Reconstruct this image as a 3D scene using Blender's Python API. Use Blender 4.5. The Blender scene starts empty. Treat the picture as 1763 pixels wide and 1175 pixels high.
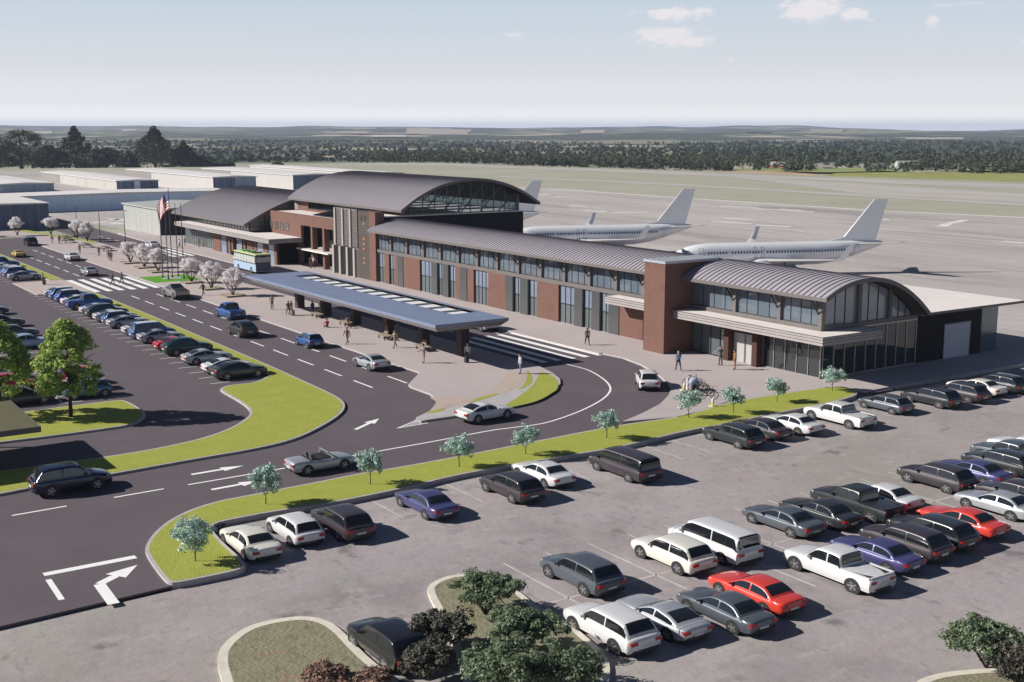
import bpy, math, random, numpy as np
from mathutils import Vector, Matrix
R = math.radians
C = bpy.context.scene.collection
random.seed(7)
DATA = {'az0': 2.55212,
 'benches': [(-129.76, 59.0, -8, 'timber bench nearest the blossom trees under the shelter'), (-122.4, 59.1, -8, 'timber bench second along the shelter'),
             (-112.0, 58.6, -8, 'timber bench third along the shelter'), (-104.0, 58.7, -8, 'timber bench nearest the last column of the shelter')],
 'big_trees': [(-94.37, 22.1, 0.155, 1.0, 'leafy green tree whose trunk stands on the lawn island'),
               (-97.59, 17.63, 0.155, 0.98, 'leafy green tree at the left edge above the olive roof')],
 'bikes': [(-76.02, 69.54, 62, (0.02, 0.02, 0.025), 'black bicycle nearest the white post'),
           (-74.38, 68.7, 55, (0.02, 0.025, 0.03), 'dark bicycle right of the cycle trailer'),
           (-73.54, 68.26, 70, (0.1, 0.08, 0.05), 'brown bicycle in the middle of the cluster'),
           (-72.49, 67.71, 48, (0.03, 0.03, 0.03), 'grey bicycle leaning towards the lawn'),
           (-71.43, 67.17, 58, (0.015, 0.015, 0.02), 'slate bicycle nearest the right bollard')],
 'blossoms': [(-266.42, 54.03, 0.16, 1.03, 'blossom tree at the far left before the navy hangar'),
              (-263.97, 60.21, 0.16, 1.03, 'blossom tree second from the left before the navy hangar'),
              (-251.65, 62.47, 0.16, 1.03, 'blossom tree left of the far tangled pair'), (-245.77, 62.91, 0.16, 1.03, 'blossom tree right of the far tangled pair'),
              (-200.45, 58.01, 0.16, 1.0, 'blossom tree next to the nearest picnic table'),
              (-192.54, 57.91, 0.16, 1.0, 'blossom tree third from the flag lawn towards the tables'),
              (-185.53, 57.91, 0.16, 1.0, 'blossom tree just left of the flag lawn'), (-169.69, 57.75, 0.16, 1.0, 'blossom tree just right of the flag lawn'),
              (-161.25, 57.63, 0.16, 1.0, 'blossom tree between the flag lawn and the last one'),
              (-152.76, 57.54, 0.16, 1.0, 'blossom tree nearest the kerbside shelter')],
 'bollards': [(-75.28, 67.99, 'small yellow based bollard left of the white post'), (-69.38, 65.75, 'small yellow based bollard at the lawn edge by the bicycles')],
 'booth': {'r': (-89.74, -80.44, 9.37, 16.87), 'x': -90.0, 'y': 14.0},
 'bus': (-175.6, 71.2, 0, 9.2, 'pale blue city bus with a yellow green roof seen from behind'),
 'cars': [('suv', 'navy', -243.8, 51.7, 180, 'dark blue car farthest along the main road', 'car', 'cars driving on the main road', 0, 'moving_car', None, (1, 1, 1)),
          ('sports', 'yellow', -223.3, 45.2, 180, 'low yellow sports car on the main road', 'car', 'cars driving on the main road', 0, 'moving_car', None, (1, 1, 1)),
          ('coupe', 'white', -212.2, 51.5, 180, 'white coupe passing the picnic tables', 'car', 'cars driving on the main road', 0, 'moving_car', None, (1, 1, 1)),
          ('coupe', 'silver', -188.6, 48.2, 180, 'silver coupe reaching the crosswalk', 'car', 'cars driving on the main road', 0, 'moving_car', None, (1, 1, 1)),
          ('pickup', 'blue', -136.0, 50.7, 180, 'bright blue pickup with open bed on the main road', 'pickup truck', 'cars driving on the main road', 0, 'moving_pickup',
           None, (1, 1, 1)),
          ('suvcoupe', 'charcoal', -123.3, 47.3, 180, 'dark sloping backed suv behind the blue pickup', 'car', 'cars driving on the main road', 0, 'moving_car', None,
           (1, 1, 1)),
          ('mini', 'blue', -113.2, 50.6, 180, 'small blue hatchback with a white roof beside the shelter', 'car', 'cars driving on the main road', 0, 'moving_car',
           ('white', 'blue'), (1, 1, 1)),
          ('coupe', 'silver', -99.4, 50.6, 180, 'silver coupe nearest the round island on the main road', 'car', 'cars driving on the main road', 0, 'moving_car', None,
           (1, 1, 1)),
          ('coupe', 'white', -226.0, 69.6, 180, 'white car crossing in front of the check-in wing', 'car', None, 0, 'moving_car', None, (1, 1, 1)),
          ('suv', 'silver', -112.3, 71.0, 180, 'silver car half hidden behind the kerbside shelter', 'car', None, 0, 'moving_car', None, (1, 1, 1)),
          ('coupe', 'white', -76.3, 48.6, 93, 'white coupe leaving the car park side onto the loop', 'car', None, 0, 'moving_car', None, (1, 1, 1)),
          ('hatch', 'white', -78.5, 66.6, 146, 'white estate car with roof rails driving round the loop', 'car', None, 0, 'moving_car', None, (1, 1, 1)),
          ('convertible', 'silver', -70.6, 32.1, 90, 'silver open topped convertible by the lawn verge', 'car', None, 0, 'moving_car', None, (1, 1, 1)),
          ('suv', 'navy', -75.0, 17.3, 90, 'very dark blue suv on the entry road', 'car', None, 0, 'moving_car', None, (1, 1, 1)),
          ('fastback', 'olive', -102.2, 38.75, 90, 'dark olive fastback at the near end of the row by the lawn', 'car', 'cars parked nose to the lawn strip', 0,
           'parked_car', None, (1, 1, 1)),
          ('coupe', 'white', -104.9, 38.75, 90, 'white coupe half hidden by the dark olive fastback', 'car', 'cars parked nose to the lawn strip', 0, 'parked_car', None,
           (1, 1, 1)),
          ('coupe', 'silver', -110.5, 38.75, 90, 'silver coupe between an empty bay and the green suv', 'car', 'cars parked nose to the lawn strip', 0, 'parked_car',
           None, (1, 1, 1)),
          ('suvcoupe', 'green', -116.1, 38.75, 90, 'dark green suv beside the red coupe near the end', 'car', 'cars parked nose to the lawn strip', 0, 'parked_car', None,
           (1, 1, 1)),
          ('coupe', 'red', -118.9, 38.75, 90, 'red coupe next to the dark green suv', 'car', 'cars parked nose to the lawn strip', 0, 'parked_car', None, (1, 1, 1)),
          ('coupe', 'silver', -124.5, 38.75, 90, 'silver coupe left of the red coupe', 'car', 'cars parked nose to the lawn strip', 0, 'parked_car', None, (1, 1, 1)),
          ('minivan', 'midblue', -127.2, 38.75, 90, 'blue minivan with a white roof between two silver coupes', 'car', 'cars parked nose to the lawn strip', 0,
           'parked_car', ('white', 'midblue'), (1, 1, 1)),
          ('coupe', 'pearl', -130.1, 38.75, 90, 'pale coupe left of the white roofed minivan', 'car', 'cars parked nose to the lawn strip', 0, 'parked_car', None,
           (1, 1, 1)),
          ('coupe', 'silver', -136.0, 38.75, 90, 'silver coupe with black wheels mid row', 'car', 'cars parked nose to the lawn strip', 0, 'parked_car', None, (1, 1, 1)),
          ('hatch', 'midblue', -138.7, 38.75, 90, 'blue hatchback with a white roof mid row', 'car', 'cars parked nose to the lawn strip', 0, 'parked_car',
           ('white', 'midblue'), (1, 1, 1)),
          ('coupe', 'pearl', -141.5, 38.75, 90, 'pale coupe beside the far dark green suv', 'car', 'cars parked nose to the lawn strip', 0, 'parked_car', None,
           (1, 1, 1)),
          ('suvcoupe', 'green', -144.6, 38.75, 90, 'far dark green suv by the blue pickup', 'car', 'cars parked nose to the lawn strip', 0, 'parked_car', None,
           (1, 1, 1)),
          ('coupe', 'pearl', -147.6, 38.75, 90, 'pale coupe just past the parked blue pickup', 'car', 'cars parked nose to the lawn strip', 0, 'parked_car', None,
           (1, 1, 1)),
          ('pickup', 'blue', -153.3, 39.0, 90, 'long blue pickup parked nose to the lawn', 'pickup truck', 'cars parked nose to the lawn strip', 0, 'parked_car', None,
           (1, 1, 1)),
          ('coupe', 'white', -156.6, 38.75, 90, 'white coupe behind the parked blue pickup', 'car', 'cars parked nose to the lawn strip', 0, 'parked_car', None,
           (1, 1, 1)),
          ('suv', 'blue', -159.6, 38.75, 90, 'blue suv third from the crosswalk pad', 'car', 'cars parked nose to the lawn strip', 0, 'parked_car', ('white', 'blue'),
           (1, 1, 1)),
          ('suv', 'midblue', -162.6, 38.75, 90, 'blue suv second from the crosswalk pad', 'car', 'cars parked nose to the lawn strip', 0, 'parked_car',
           ('white', 'midblue'), (1, 1, 1)),
          ('coupe', 'pearl', -165.8, 38.75, 90, 'pale coupe next to the crosswalk pad', 'car', 'cars parked nose to the lawn strip', 0, 'parked_car', None, (1, 1, 1)),
          ('coupe', 'silver', -188.1, 38.75, 90, 'silver coupe beside the pink pad, across from the walker', 'car', 'cars parked nose to the lawn strip', 0, 'parked_car',
           None, (1, 1, 1)),
          ('suv', 'midblue', -191.2, 38.75, 90, 'blue suv with white roof beyond the pink pad', 'car', 'cars parked nose to the lawn strip', 0, 'parked_car',
           ('white', 'midblue'), (1, 1, 1)),
          ('hatch', 'blue', -194.2, 38.75, 90, 'blue hatchback beyond the pink pad', 'car', 'cars parked nose to the lawn strip', 0, 'parked_car', ('white', 'blue'),
           (1, 1, 1)),
          ('coupe', 'white', -198.2, 38.75, 90, 'white coupe with black wheels far up the row', 'car', 'cars parked nose to the lawn strip', 0, 'parked_car', None,
           (1, 1, 1)),
          ('coupe', 'pearl', -201.5, 38.75, 90, 'pale coupe far up the row by the pickup', 'car', 'cars parked nose to the lawn strip', 0, 'parked_car', None, (1, 1, 1)),
          ('pickup', 'blue', -206.2, 39.0, 90, 'dark blue pickup far up the row', 'pickup truck', 'cars parked nose to the lawn strip', 0, 'parked_car', None, (1, 1, 1)),
          ('suv', 'midblue', -211.5, 38.75, 90, 'blue suv at the left edge of the far row', 'car', 'cars parked nose to the lawn strip', 0, 'parked_car', None,
           (1, 1, 1)),
          ('sedan', 'pearl', -214.6, 38.75, 90, 'pale sedan at the far end of the row', 'car', 'cars parked nose to the lawn strip', 0, 'parked_car', None, (1, 1, 1)),
          ('sedan', 'olive', -101.7, 20.2, 90, 'dark grey sedan beside the shelter under the left tree', 'car', 'cars parked round the leafy trees', 0, 'parked_car',
           None, (1, 1, 1)),
          ('mini', 'teal', -101.5, 25.2, -90, 'small blue green car with open roof by the tree trunk', 'car', 'cars parked round the leafy trees', 0, 'parked_car',
           ('skyblue', 'teal'), (1, 1, 1)),
          ('coupe', 'white', -104.4, 25.1, -90, 'white sports coupe behind the small blue green car', 'car', 'cars parked round the leafy trees', 0, 'parked_car', None,
           (1, 1, 1)),
          ('hatch', 'brightred', -107.4, 25.3, -90, 'red hatchback behind the white sports coupe', 'car', 'cars parked round the leafy trees', 0, 'parked_car', None,
           (1, 1, 1)),
          ('hatch', 'red', -107.6, 20.3, 90, 'red car seen through the leaves by the grey sedan', 'car', 'cars parked round the leafy trees', 0, 'parked_car', None,
           (1, 1, 1)),
          ('sedan', 'silver', -113.2, 20.2, 90, 'silver sedan seen between the two leafy trees', 'car', 'cars parked round the leafy trees', 0, 'parked_car', None,
           (1, 1, 1)),
          ('sedan', 'skyblue', -128.4, 26.4, 90, 'pale blue sedan just behind the leafy tree top', 'car', 'cars parked round the leafy trees', 0, 'parked_car', None,
           (1, 1, 1)),
          ('sedan', 'slate', -135.4, 26.5, 90, 'slate grey sedan second up from the leafy tree', 'car', 'cars parked round the leafy trees', 0, 'parked_car', None,
           (1, 1, 1)),
          ('sedan', 'charcoal', -143.6, 26.8, 90, 'dark sedan with boot out near the left edge', 'car', 'cars parked round the leafy trees', 0, 'parked_car', None,
           (1, 1, 1)),
          ('sedan', 'navy', -154.2, 27.2, 90, 'dark blue sedan cut by the left edge of the car park', 'car', 'cars parked round the leafy trees', 0, 'parked_car', None,
           (1, 1, 1)),
          ('sedan', 'cream', -59.09, 22.63, 180, 'cream car at the corner of the lawn tip', 'car', 'cars parked in the old lot', -0.165, 'parked_car', None,
           (1.06, 1.0, 0.84)),
          ('hatch', 'white', -59.72, 25.48, 180, 'white hatchback second from the lawn tip', 'car', 'cars parked in the old lot', -0.165, 'parked_car', None,
           (1.06, 1.0, 0.84)),
          ('suv', 'plum', -59.18, 28.08, 180, 'dark plum suv third from the lawn tip', 'car', 'cars parked in the old lot', -0.165, 'parked_car', None,
           (1.06, 1.0, 0.84)),
          ('sedan', 'violet', -59.72, 33.82, 180, 'violet blue sedan alone by the verge', 'car', 'cars parked in the old lot', -0.165, 'parked_car', None,
           (1.06, 1.0, 0.84)),
          ('suv', 'plum', -59.46, 39.7, 180, 'dark suv right of the violet sedan along the verge', 'car', 'cars parked in the old lot', -0.165, 'parked_car', None,
           (1.06, 1.0, 0.84)),
          ('sedan', 'white', -61.0, 43.15, 180, 'white car half hidden beyond the dark suv by the verge', 'car', 'cars parked in the old lot', -0.165, 'parked_car', None,
           (1.06, 1.0, 0.84)),
          ('van', 'plum', -59.15, 48.34, 180, 'dark van alone midway along the verge', 'van', 'cars parked in the old lot', -0.165, 'parked_car', None,
           (1.06, 1.0, 0.84)),
          ('suv', 'charcoal', -61.06, 59.93, 180, 'black suv at the left of three along the verge', 'car', 'cars parked in the old lot', -0.165, 'parked_car', None,
           (1.06, 1.0, 0.84)),
          ('sedan', 'plum', -61.69, 63.3, 180, 'dark sedan in the middle of three along the verge', 'car', 'cars parked in the old lot', -0.165, 'parked_car', None,
           (1.06, 1.0, 0.84)),
          ('sedan', 'white', -61.41, 66.29, 180, 'white sedan at the right of three along the verge', 'car', 'cars parked in the old lot', -0.165, 'parked_car', None,
           (1.06, 1.0, 0.84)),
          ('pickup', 'white', -60.98, 70.95, 180, 'white pickup with a dark bed along the verge', 'pickup truck', 'cars parked in the old lot', -0.165, 'parked_car',
           None, (1.06, 1.0, 0.84)),
          ('hatch', 'slate', -61.76, 77.3, 180, 'small dark hatchback parked alone in front of the end wing', 'car', 'cars parked in the old lot', -0.165, 'parked_car',
           None, (1.06, 1.0, 0.84)),
          ('suv', 'charcoal', -61.08, 82.15, 180, 'black suv by the kerb past the end wing', 'car', 'cars parked in the old lot', -0.165, 'parked_car', None,
           (1.06, 1.0, 0.84)),
          ('suv', 'plum', -61.03, 85.8, 180, 'plum suv by the kerb past the end wing', 'car', 'cars parked in the old lot', -0.165, 'parked_car', None,
           (1.06, 1.0, 0.84)),
          ('sedan', 'cream', -61.68, 88.98, 180, 'cream sedan by the kerb in the building shade', 'car', 'cars parked in the old lot', -0.165, 'parked_car', None,
           (1.06, 1.0, 0.84)),
          ('suv', 'charcoal', -61.39, 91.56, 180, 'black suv farthest along the kerb at the right edge', 'car', 'cars parked in the old lot', -0.165, 'parked_car', None,
           (1.06, 1.0, 0.84)),
          ('van', 'white', -45.02, 43.0, 180, 'long white van in the middle of the old lot', 'van', 'cars parked in the old lot', -0.165, 'parked_car', None,
           (1.06, 1.0, 0.84)),
          ('suv', 'cream', -45.01, 40.13, 180, 'cream suv beside the long white van', 'car', 'cars parked in the old lot', -0.165, 'parked_car', None, (1.06, 1.0, 0.84)),
          ('suv', 'slate', -45.39, 34.47, 180, 'dark slate suv with a bright windscreen left of the cream suv', 'car', 'cars parked in the old lot', -0.165, 'parked_car',
           None, (1.06, 1.0, 0.84)),
          ('sedan', 'brightred', -38.93, 39.99, 180, 'bright red sedan nearest the camera', 'car', 'cars parked in the old lot', -0.165, 'parked_car', None,
           (1.06, 1.0, 0.84)),
          ('sedan', 'slate', -38.18, 37.28, 180, 'dark slate sedan between the red and silver cars', 'car', 'cars parked in the old lot', -0.165, 'parked_car', None,
           (1.06, 1.0, 0.84)),
          ('coupe', 'silver', -39.17, 34.35, 180, 'silver coupe beside the white suv near the planted bed', 'car', 'cars parked in the old lot', -0.165, 'parked_car',
           None, (1.06, 1.0, 0.84)),
          ('suv', 'white', -39.45, 31.6, 180, 'white suv next to the planted bed', 'car', 'cars parked in the old lot', -0.165, 'parked_car', None, (1.06, 1.0, 0.84)),
          ('pickup', 'white', -38.84, 45.56, 180, 'white double cab pickup right of the red sedan', 'pickup truck', 'cars parked in the old lot', -0.165, 'parked_car',
           None, (1.06, 1.0, 0.84)),
          ('sedan', 'violet', -39.26, 49.04, 180, 'violet sedan right of the white pickup', 'car', 'cars parked in the old lot', -0.165, 'parked_car', None,
           (1.06, 1.0, 0.84)),
          ('suv', 'plum', -39.47, 51.63, 180, 'plum suv between two dark cars in the right hand block', 'car', 'cars parked in the old lot', -0.165, 'parked_car', None,
           (1.06, 1.0, 0.84)),
          ('suv', 'charcoal', -39.71, 54.17, 180, 'black suv beside the far red car', 'car', 'cars parked in the old lot', -0.165, 'parked_car', None, (1.06, 1.0, 0.84)),
          ('sedan', 'brightred', -40.06, 57.23, 180, 'red sedan in the right hand block', 'car', 'cars parked in the old lot', -0.165, 'parked_car', None,
           (1.06, 1.0, 0.84)),
          ('sedan', 'white', -45.71, 57.25, 180, 'white sedan nose to the far red car', 'car', 'cars parked in the old lot', -0.165, 'parked_car', None,
           (1.06, 1.0, 0.84)),
          ('sedan', 'slate', -45.8, 49.01, 180, 'slate sedan at the left end of the middle block', 'car', 'cars parked in the old lot', -0.165, 'parked_car', None,
           (1.06, 1.0, 0.84)),
          ('sedan', 'charcoal', -45.58, 51.8, 180, 'black sedan second in the middle block', 'car', 'cars parked in the old lot', -0.165, 'parked_car', None,
           (1.06, 1.0, 0.84)),
          ('pickup', 'charcoal', -45.45, 54.76, 180, 'black pickup with a white rear third in the middle block', 'pickup truck', 'cars parked in the old lot', -0.165,
           'parked_car', None, (1.06, 1.0, 0.84)),
          ('suv', 'plum', -46.2, 63.15, 180, 'plum suv leading the far right block', 'car', 'cars parked in the old lot', -0.165, 'parked_car', None, (1.06, 1.0, 0.84)),
          ('sedan', 'violet', -45.92, 66.41, 180, 'violet blue sedan in the far right block', 'car', 'cars parked in the old lot', -0.165, 'parked_car', None,
           (1.06, 1.0, 0.84)),
          ('suv', 'charcoal', -46.01, 69.49, 180, 'black suv in the far right block', 'car', 'cars parked in the old lot', -0.165, 'parked_car', None, (1.06, 1.0, 0.84)),
          ('pickup', 'slate', -46.56, 71.77, 180, 'slate pickup in the far right block by the edge', 'pickup truck', 'cars parked in the old lot', -0.165, 'parked_car',
           None, (1.06, 1.0, 0.84)),
          ('sedan', 'white', -47.68, 74.71, 180, 'white car cut by the right edge', 'car', 'cars parked in the old lot', -0.165, 'parked_car', None, (1.06, 1.0, 0.84)),
          ('sedan', 'silver', -40.81, 61.69, 180, 'silver sedan below the far right block', 'car', 'cars parked in the old lot', -0.165, 'parked_car', None,
           (1.06, 1.0, 0.84)),
          ('suv', 'plum', -41.2, 63.99, 180, 'dark suv cut by the right edge below the far block', 'car', 'cars parked in the old lot', -0.165, 'parked_car', None,
           (1.06, 1.0, 0.84)),
          ('suv', 'black', -43.39, 22.62, 180, 'black suv between the two planted beds', 'car', 'cars parked in the old lot', -0.165, 'parked_car', None,
           (1.06, 1.0, 0.84))],
 'cases': [(-95.93, 58.94, 0.156, 20, (0.03, 0.03, 0.035), 'black suitcase beside the person in white shirt'),
           (-132.44, 57.23, 0.156, 40, (0.1, 0.08, 0.07), 'brown suitcase pulled by the person in cream'),
           (-179.26, 39.57, 0.126, 60, (0.05, 0.035, 0.03), 'dark suitcase on the pink pad')],
 'clouds': [(2.4228, 0.0904, 0.0547, 0.0094, 0.62), (2.4091, 0.092, 0.0325, 0.0063, 0.5), (2.427, 0.0735, 0.0403, 0.015, 0.66), (2.4062, 0.0688, 0.0273, 0.0088, 0.6),
            (2.3213, 0.0922, 0.0325, 0.0163, 0.68), (2.3059, 0.0928, 0.026, 0.015, 0.66), (2.283, 0.0879, 0.026, 0.0113, 0.6), (2.2256, 0.0813, 0.0117, 0.0081, 0.58),
            (2.377, 0.0551, 0.0065, 0.005, 0.5), (2.7933, 0.0338, 0.0338, 0.0113, 0.42), (2.5458, 0.075, 0.0221, 0.0063, 0.45), (2.2949, 0.043, 0.0299, 0.0075, 0.42),
            (2.2121, 0.0927, 0.0325, 0.0063, 0.42), (2.1606, 0.0643, 0.0091, 0.005, 0.5), (2.846, 0.0325, 0.026, 0.0075, 0.38)],
 'cols': [-151.75, -147.1, -142.45, -137.9, -133.3, -128.65, -124.05, -119.4, -114.7, -110.05, -105.35, -100.65],
 'edge': [(2.0239, 510.5), (2.1531, 551.1), (2.3178, 600.1), (2.4105, 663.8), (2.4956, 712.9), (2.5528, 751.5), (2.61, 818.0), (2.6668, 822.1), (2.7043, 798.5),
          (2.746, 753.9), (2.8005, 745.6), (2.8666, 742.9), (2.9504, 744.1), (3.0658, 754.5)],
 'exposure': 0.4,
 'facade': [(-157.27, -153.68, 'g'), (-153.68, -152.27, 'b'), (-152.27, -150.67, 'g'), (-150.67, -149.6, 'b'), (-149.6, -148.04, 'f'), (-148.04, -143.37, 'b'),
            (-143.37, -140.08, 'g'), (-140.08, -138.59, 'f'), (-138.59, -137.04, 'g'), (-137.04, -135.71, 'f'), (-135.71, -133.96, 'g'), (-133.96, -132.74, 'b'),
            (-132.74, -131.05, 'f'), (-131.05, -129.47, 'b'), (-129.47, -126.01, 'g'), (-126.01, -122.05, 'b'), (-122.05, -120.45, 'f'), (-120.45, -118.81, 'g'),
            (-118.81, -117.22, 'f'), (-117.22, -115.4, 'g'), (-115.4, -111.07, 'b'), (-111.07, -107.94, 'g'), (-107.94, -106.47, 'f'), (-106.47, -104.74, 'g'),
            (-104.74, -103.32, 'f'), (-103.32, -101.72, 'g'), (-101.72, -99.96, 'f'), (-99.96, -96.02, 'b')],
 'far_trees': [(-762.4, 139.4, 24.5, 34.3, 'b', 'big dark broadleaf tree cut by the left edge'),
               (-766.4, 160.5, 25.2, 33.3, 'b', 'big dark broadleaf tree second from the left edge'),
               (-770.7, 178.1, 15.2, 21.4, 'b', 'lower broadleaf tree left of the pointed conifer'),
               (-775.0, 194.3, 26.7, 30.8, 'c', 'pointed dark conifer behind the hangars'),
               (-778.1, 213.9, 13.2, 22.9, 'r', 'russet brown tree between the two conifers'), (-743.9, 217.4, 11.3, 16.0, 'c', 'small conifer beside the russet tree'),
               (-747.0, 234.7, 26.7, 36.2, 'c', 'broad dark conifer, tallest on the right of the clump'),
               (-749.2, 253.7, 17.2, 22.8, 'c', 'dark conifer at the right end of the clump'), (-753.3, 266.4, 8.2, 14.9, 'b', 'small green tree outside the clump'),
               (-756.2, 281.7, 4.7, 14.4, 'b', 'low bush like tree far right of the clump'), (-714.1, 301.1, 4.2, 8.1, 'b', 'lone tiny tree at the airfield edge'),
               (-757.2, 199.5, 10.6, 17.8, 'b', 'broadleaf tree filling the gap by the pointed conifer')],
 'farbrick': [(-213.9, -210.13), (-206.63, -205.44), (-204.82, -204.03), (-199.2, -198.18), (-197.48, -194.95), (-194.56, -193.09), (-190.17, -188.25),
              (-185.66, -184.9)],
 'farglass': [(-210.13, -207.55), (-202.5, -200.06), (-192.99, -190.55), (-188.16, -185.81)],
 'farm': [(-532.59, 552.8, 10.88, 6.12, 2.72, 20, (0.36, 0.08639999999999999, 0.0648), (0.324, 0.3024, 0.288), 'red barn beyond the airfield'),
          (-483.92, 586.54, 9.520000000000001, 5.44, 2.72, 70, (0.3024, 0.2808, 0.2592), (0.216, 0.2016, 0.19440000000000002), 'grey farmhouse beyond the airfield'),
          (-495.41, 628.81, 13.600000000000001, 6.12, 3.06, 60, (0.504, 0.49679999999999996, 0.4752), (0.396, 0.38880000000000003, 0.3744),
           'long white farm shed beyond the airfield'),
          (-496.75, 557.94, 5.44, 4.08, 2.3800000000000003, 40, (0.432, 0.41759999999999997, 0.396), (0.252, 0.216, 0.2016), 'small white cottage beyond the red barn')],
 'flag': (-177.35, 57.46, 13.0),
 'hangars': [(-330, -285.9, 15, 65.0, 5.4, 'beige', 'navy', 'w', [(0.72, 0.86, 'navy', 'f')],
              'navy fronted hangar with a white roof nearest the car park, cut by the left edge'),
             (-362, -343.4, 66, 131, 4.0, 'beige', 'sky', 'w', [], 'long low pale blue hangar behind the flagpoles'),
             (-530, -449.5, 86, 104.6, 3.0, 'beige', 'slate', 'w', [], 'slate blue ended hangar at the far left behind the navy one'),
             (-560, -445, 125.4, 140.6, 3.4, 'beige', 'navy', 'w', [(0.42, 0.56, 'sky', 'f'), (0.0, 0.28, 'brown', 's')],
              'beige sided hangar with a pale blue stripe between navy doors'),
             (-520, -416, 151, 167, 5.1, 'white', 'slate', 'w', [(0.0, 0.32, 'brown', 's'), (0.0, 0.5, 'navy', 'f')],
              'white sided hangar with a slate blue end, third in the row'),
             (-520, -422, 184, 203, 5.0, 'white', 'navy', 'w', [(0.0, 0.35, 'brown', 's')], 'white hangar just behind the arched hall roof'),
             (-560, -432, 222, 236, 4.6, 'white', 'navy', 'w', [], 'farthest thin white hangar beyond the arched hall'),
             (-276, -250.1, 79, 98, 5.4, 'grey', 'black', 'g', [], 'plain grey hangar beside the check-in wing')],
 'hay': [(2.685, 2.6287, 3300, 3900, (0.34, 0.29, 0.21)), (2.6381, 2.5861, 4300, 5400, (0.38, 0.33, 0.25)), (2.6663, 2.6381, 2900, 3150, (0.5, 0.45, 0.4)),
         (2.7036, 2.6616, 5200, 6000, (0.33, 0.3, 0.22)), (2.541, 2.5267, 5600, 6300, (0.42, 0.36, 0.28)), (2.4959, 2.477, 5000, 5700, (0.4, 0.34, 0.25)),
         (2.3628, 2.3422, 3700, 4100, (0.26, 0.27, 0.17)), (2.2404, 2.198, 3000, 3350, (0.4, 0.37, 0.32)), (2.8608, 2.85, 5200, 5900, (0.42, 0.36, 0.32)),
         (2.9241, 2.9117, 3900, 4300, (0.38, 0.34, 0.28)), (2.3129, 2.2884, 4600, 5200, (0.3, 0.29, 0.2))],
 'haze': 0.00011,
 'hor': [(0.69, 0.695, 0.7), (0.55, 0.572, 0.6), (0.435, 0.505, 0.58), (0.3, 0.38, 0.5)],
 'lamps': [(-264.25, 65.61, 6.2, 0, 'street lamp behind the far pair of blossom trees'), (-242.5, 64.55, 6.3, 0, 'street lamp in the middle of the three'),
           (-241.02, 69.01, 6.2, 0, 'street lamp in front of the grey hangar')],
 'people': [(-173.69, 47.58, 0.006, 60, 'walk', (0.03, 0.03, 0.035), (0.12, 0.12, 0.13), 1, 0, 1.78, 'person in black on the near side of the crosswalk'),
            (-175.03, 49.24, 0.006, 60, 'walk', (0.12, 0.12, 0.13), (0.03, 0.03, 0.035), 1, 0, 1.76, 'person in dark grey on the far side of the crosswalk'),
            (-179.54, 39.39, 0.126, 100, 'stand', (0.33, 0.25, 0.18), (0.14, 0.08, 0.05), 1, 1, 1.7, 'person in a tan coat with a case on the pink pad'),
            (-243.13, 55.57, 0.156, 0, 'stand', (0.12, 0.12, 0.13), (0.55, 0.56, 0.6), 0, 1, 1.75, 'person in pale trousers at the end of the picnic plaza'),
            (-242.22, 56.7, 0.156, 20, 'stand', (0.14, 0.08, 0.05), (0.03, 0.03, 0.035), 1, 0, 1.74, 'person in brown beside the farthest picnic table'),
            (-221.17, 55.15, 0.156, 200, 'stand', (0.35, 0.14, 0.06), (0.2, 0.17, 0.11), 0, 1, 1.66, 'person in orange behind the white coupe'),
            (-214.69, 56.76, 0.156, 180, 'hold', (0.12, 0.12, 0.13), (0.03, 0.045, 0.1), 0, 2, 1.78, 'grey haired person next to the nearest picnic table'),
            (-208.23, 56.63, 0.156, -30, 'stand', (0.35, 0.14, 0.06), (0.14, 0.08, 0.05), 1, 0, 1.72, 'person in rust clothes by the first blossom tree'),
            (-204.92, 56.14, 0.156, 150, 'stand', (0.03, 0.045, 0.1), (0.03, 0.045, 0.1), 0, 1, 1.77, 'person in navy facing the one in rust'),
            (-155.63, 54.48, 0.156, -60, 'walk', (0.03, 0.03, 0.035), (0.03, 0.03, 0.035), 1, 0, 1.76, 'person in black stepping off beside the angular pickup'),
            (-221.1, 73.29, 0.156, -90, 'walk', (0.55, 0.56, 0.6), (0.03, 0.03, 0.035), 1, 0, 1.75, 'person in a pale shirt nearest the flagpoles at the far wing'),
            (-224.7, 75.49, 0.156, 90, 'stand', (0.12, 0.12, 0.13), (0.03, 0.03, 0.035), 0, 1, 1.74, 'person in grey at the corner of the far wing'),
            (-220.95, 76.96, 0.156, -90, 'stand', (0.14, 0.08, 0.05), (0.1, 0.1, 0.06), 1, 0, 1.79, 'person in brown by the far wing doors'),
            (-177.19, 79.82, 0.156, -60, 'stand', (0.03, 0.03, 0.035), (0.14, 0.08, 0.05), 1, 0, 1.73, 'person in black at the hall doors'),
            (-177.44, 80.49, 0.156, 120, 'hold', (0.55, 0.56, 0.6), (0.03, 0.03, 0.035), 0, 1, 1.76, 'person in white with a bag at the hall doors'),
            (-138.34, 57.03, 0.156, -30, 'hold', (0.2, 0.17, 0.11), (0.1, 0.1, 0.06), 1, 0, 1.78, 'person in khaki nearest the blossom trees'),
            (-132.98, 56.84, 0.156, 0, 'walk', (0.14, 0.08, 0.05), (0.14, 0.08, 0.05), 1, 0, 1.76, 'person in brown walking beside one in cream'),
            (-132.92, 57.17, 0.156, 10, 'walk', (0.45, 0.4, 0.33), (0.2, 0.17, 0.11), 0, 1, 1.77, 'person in cream pulling a case by the shelter'),
            (-131.31, 59.25, 0.156, 200, 'stand', (0.03, 0.045, 0.1), (0.03, 0.045, 0.1), 1, 0, 1.72, 'person in navy behind the first bench'),
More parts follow.
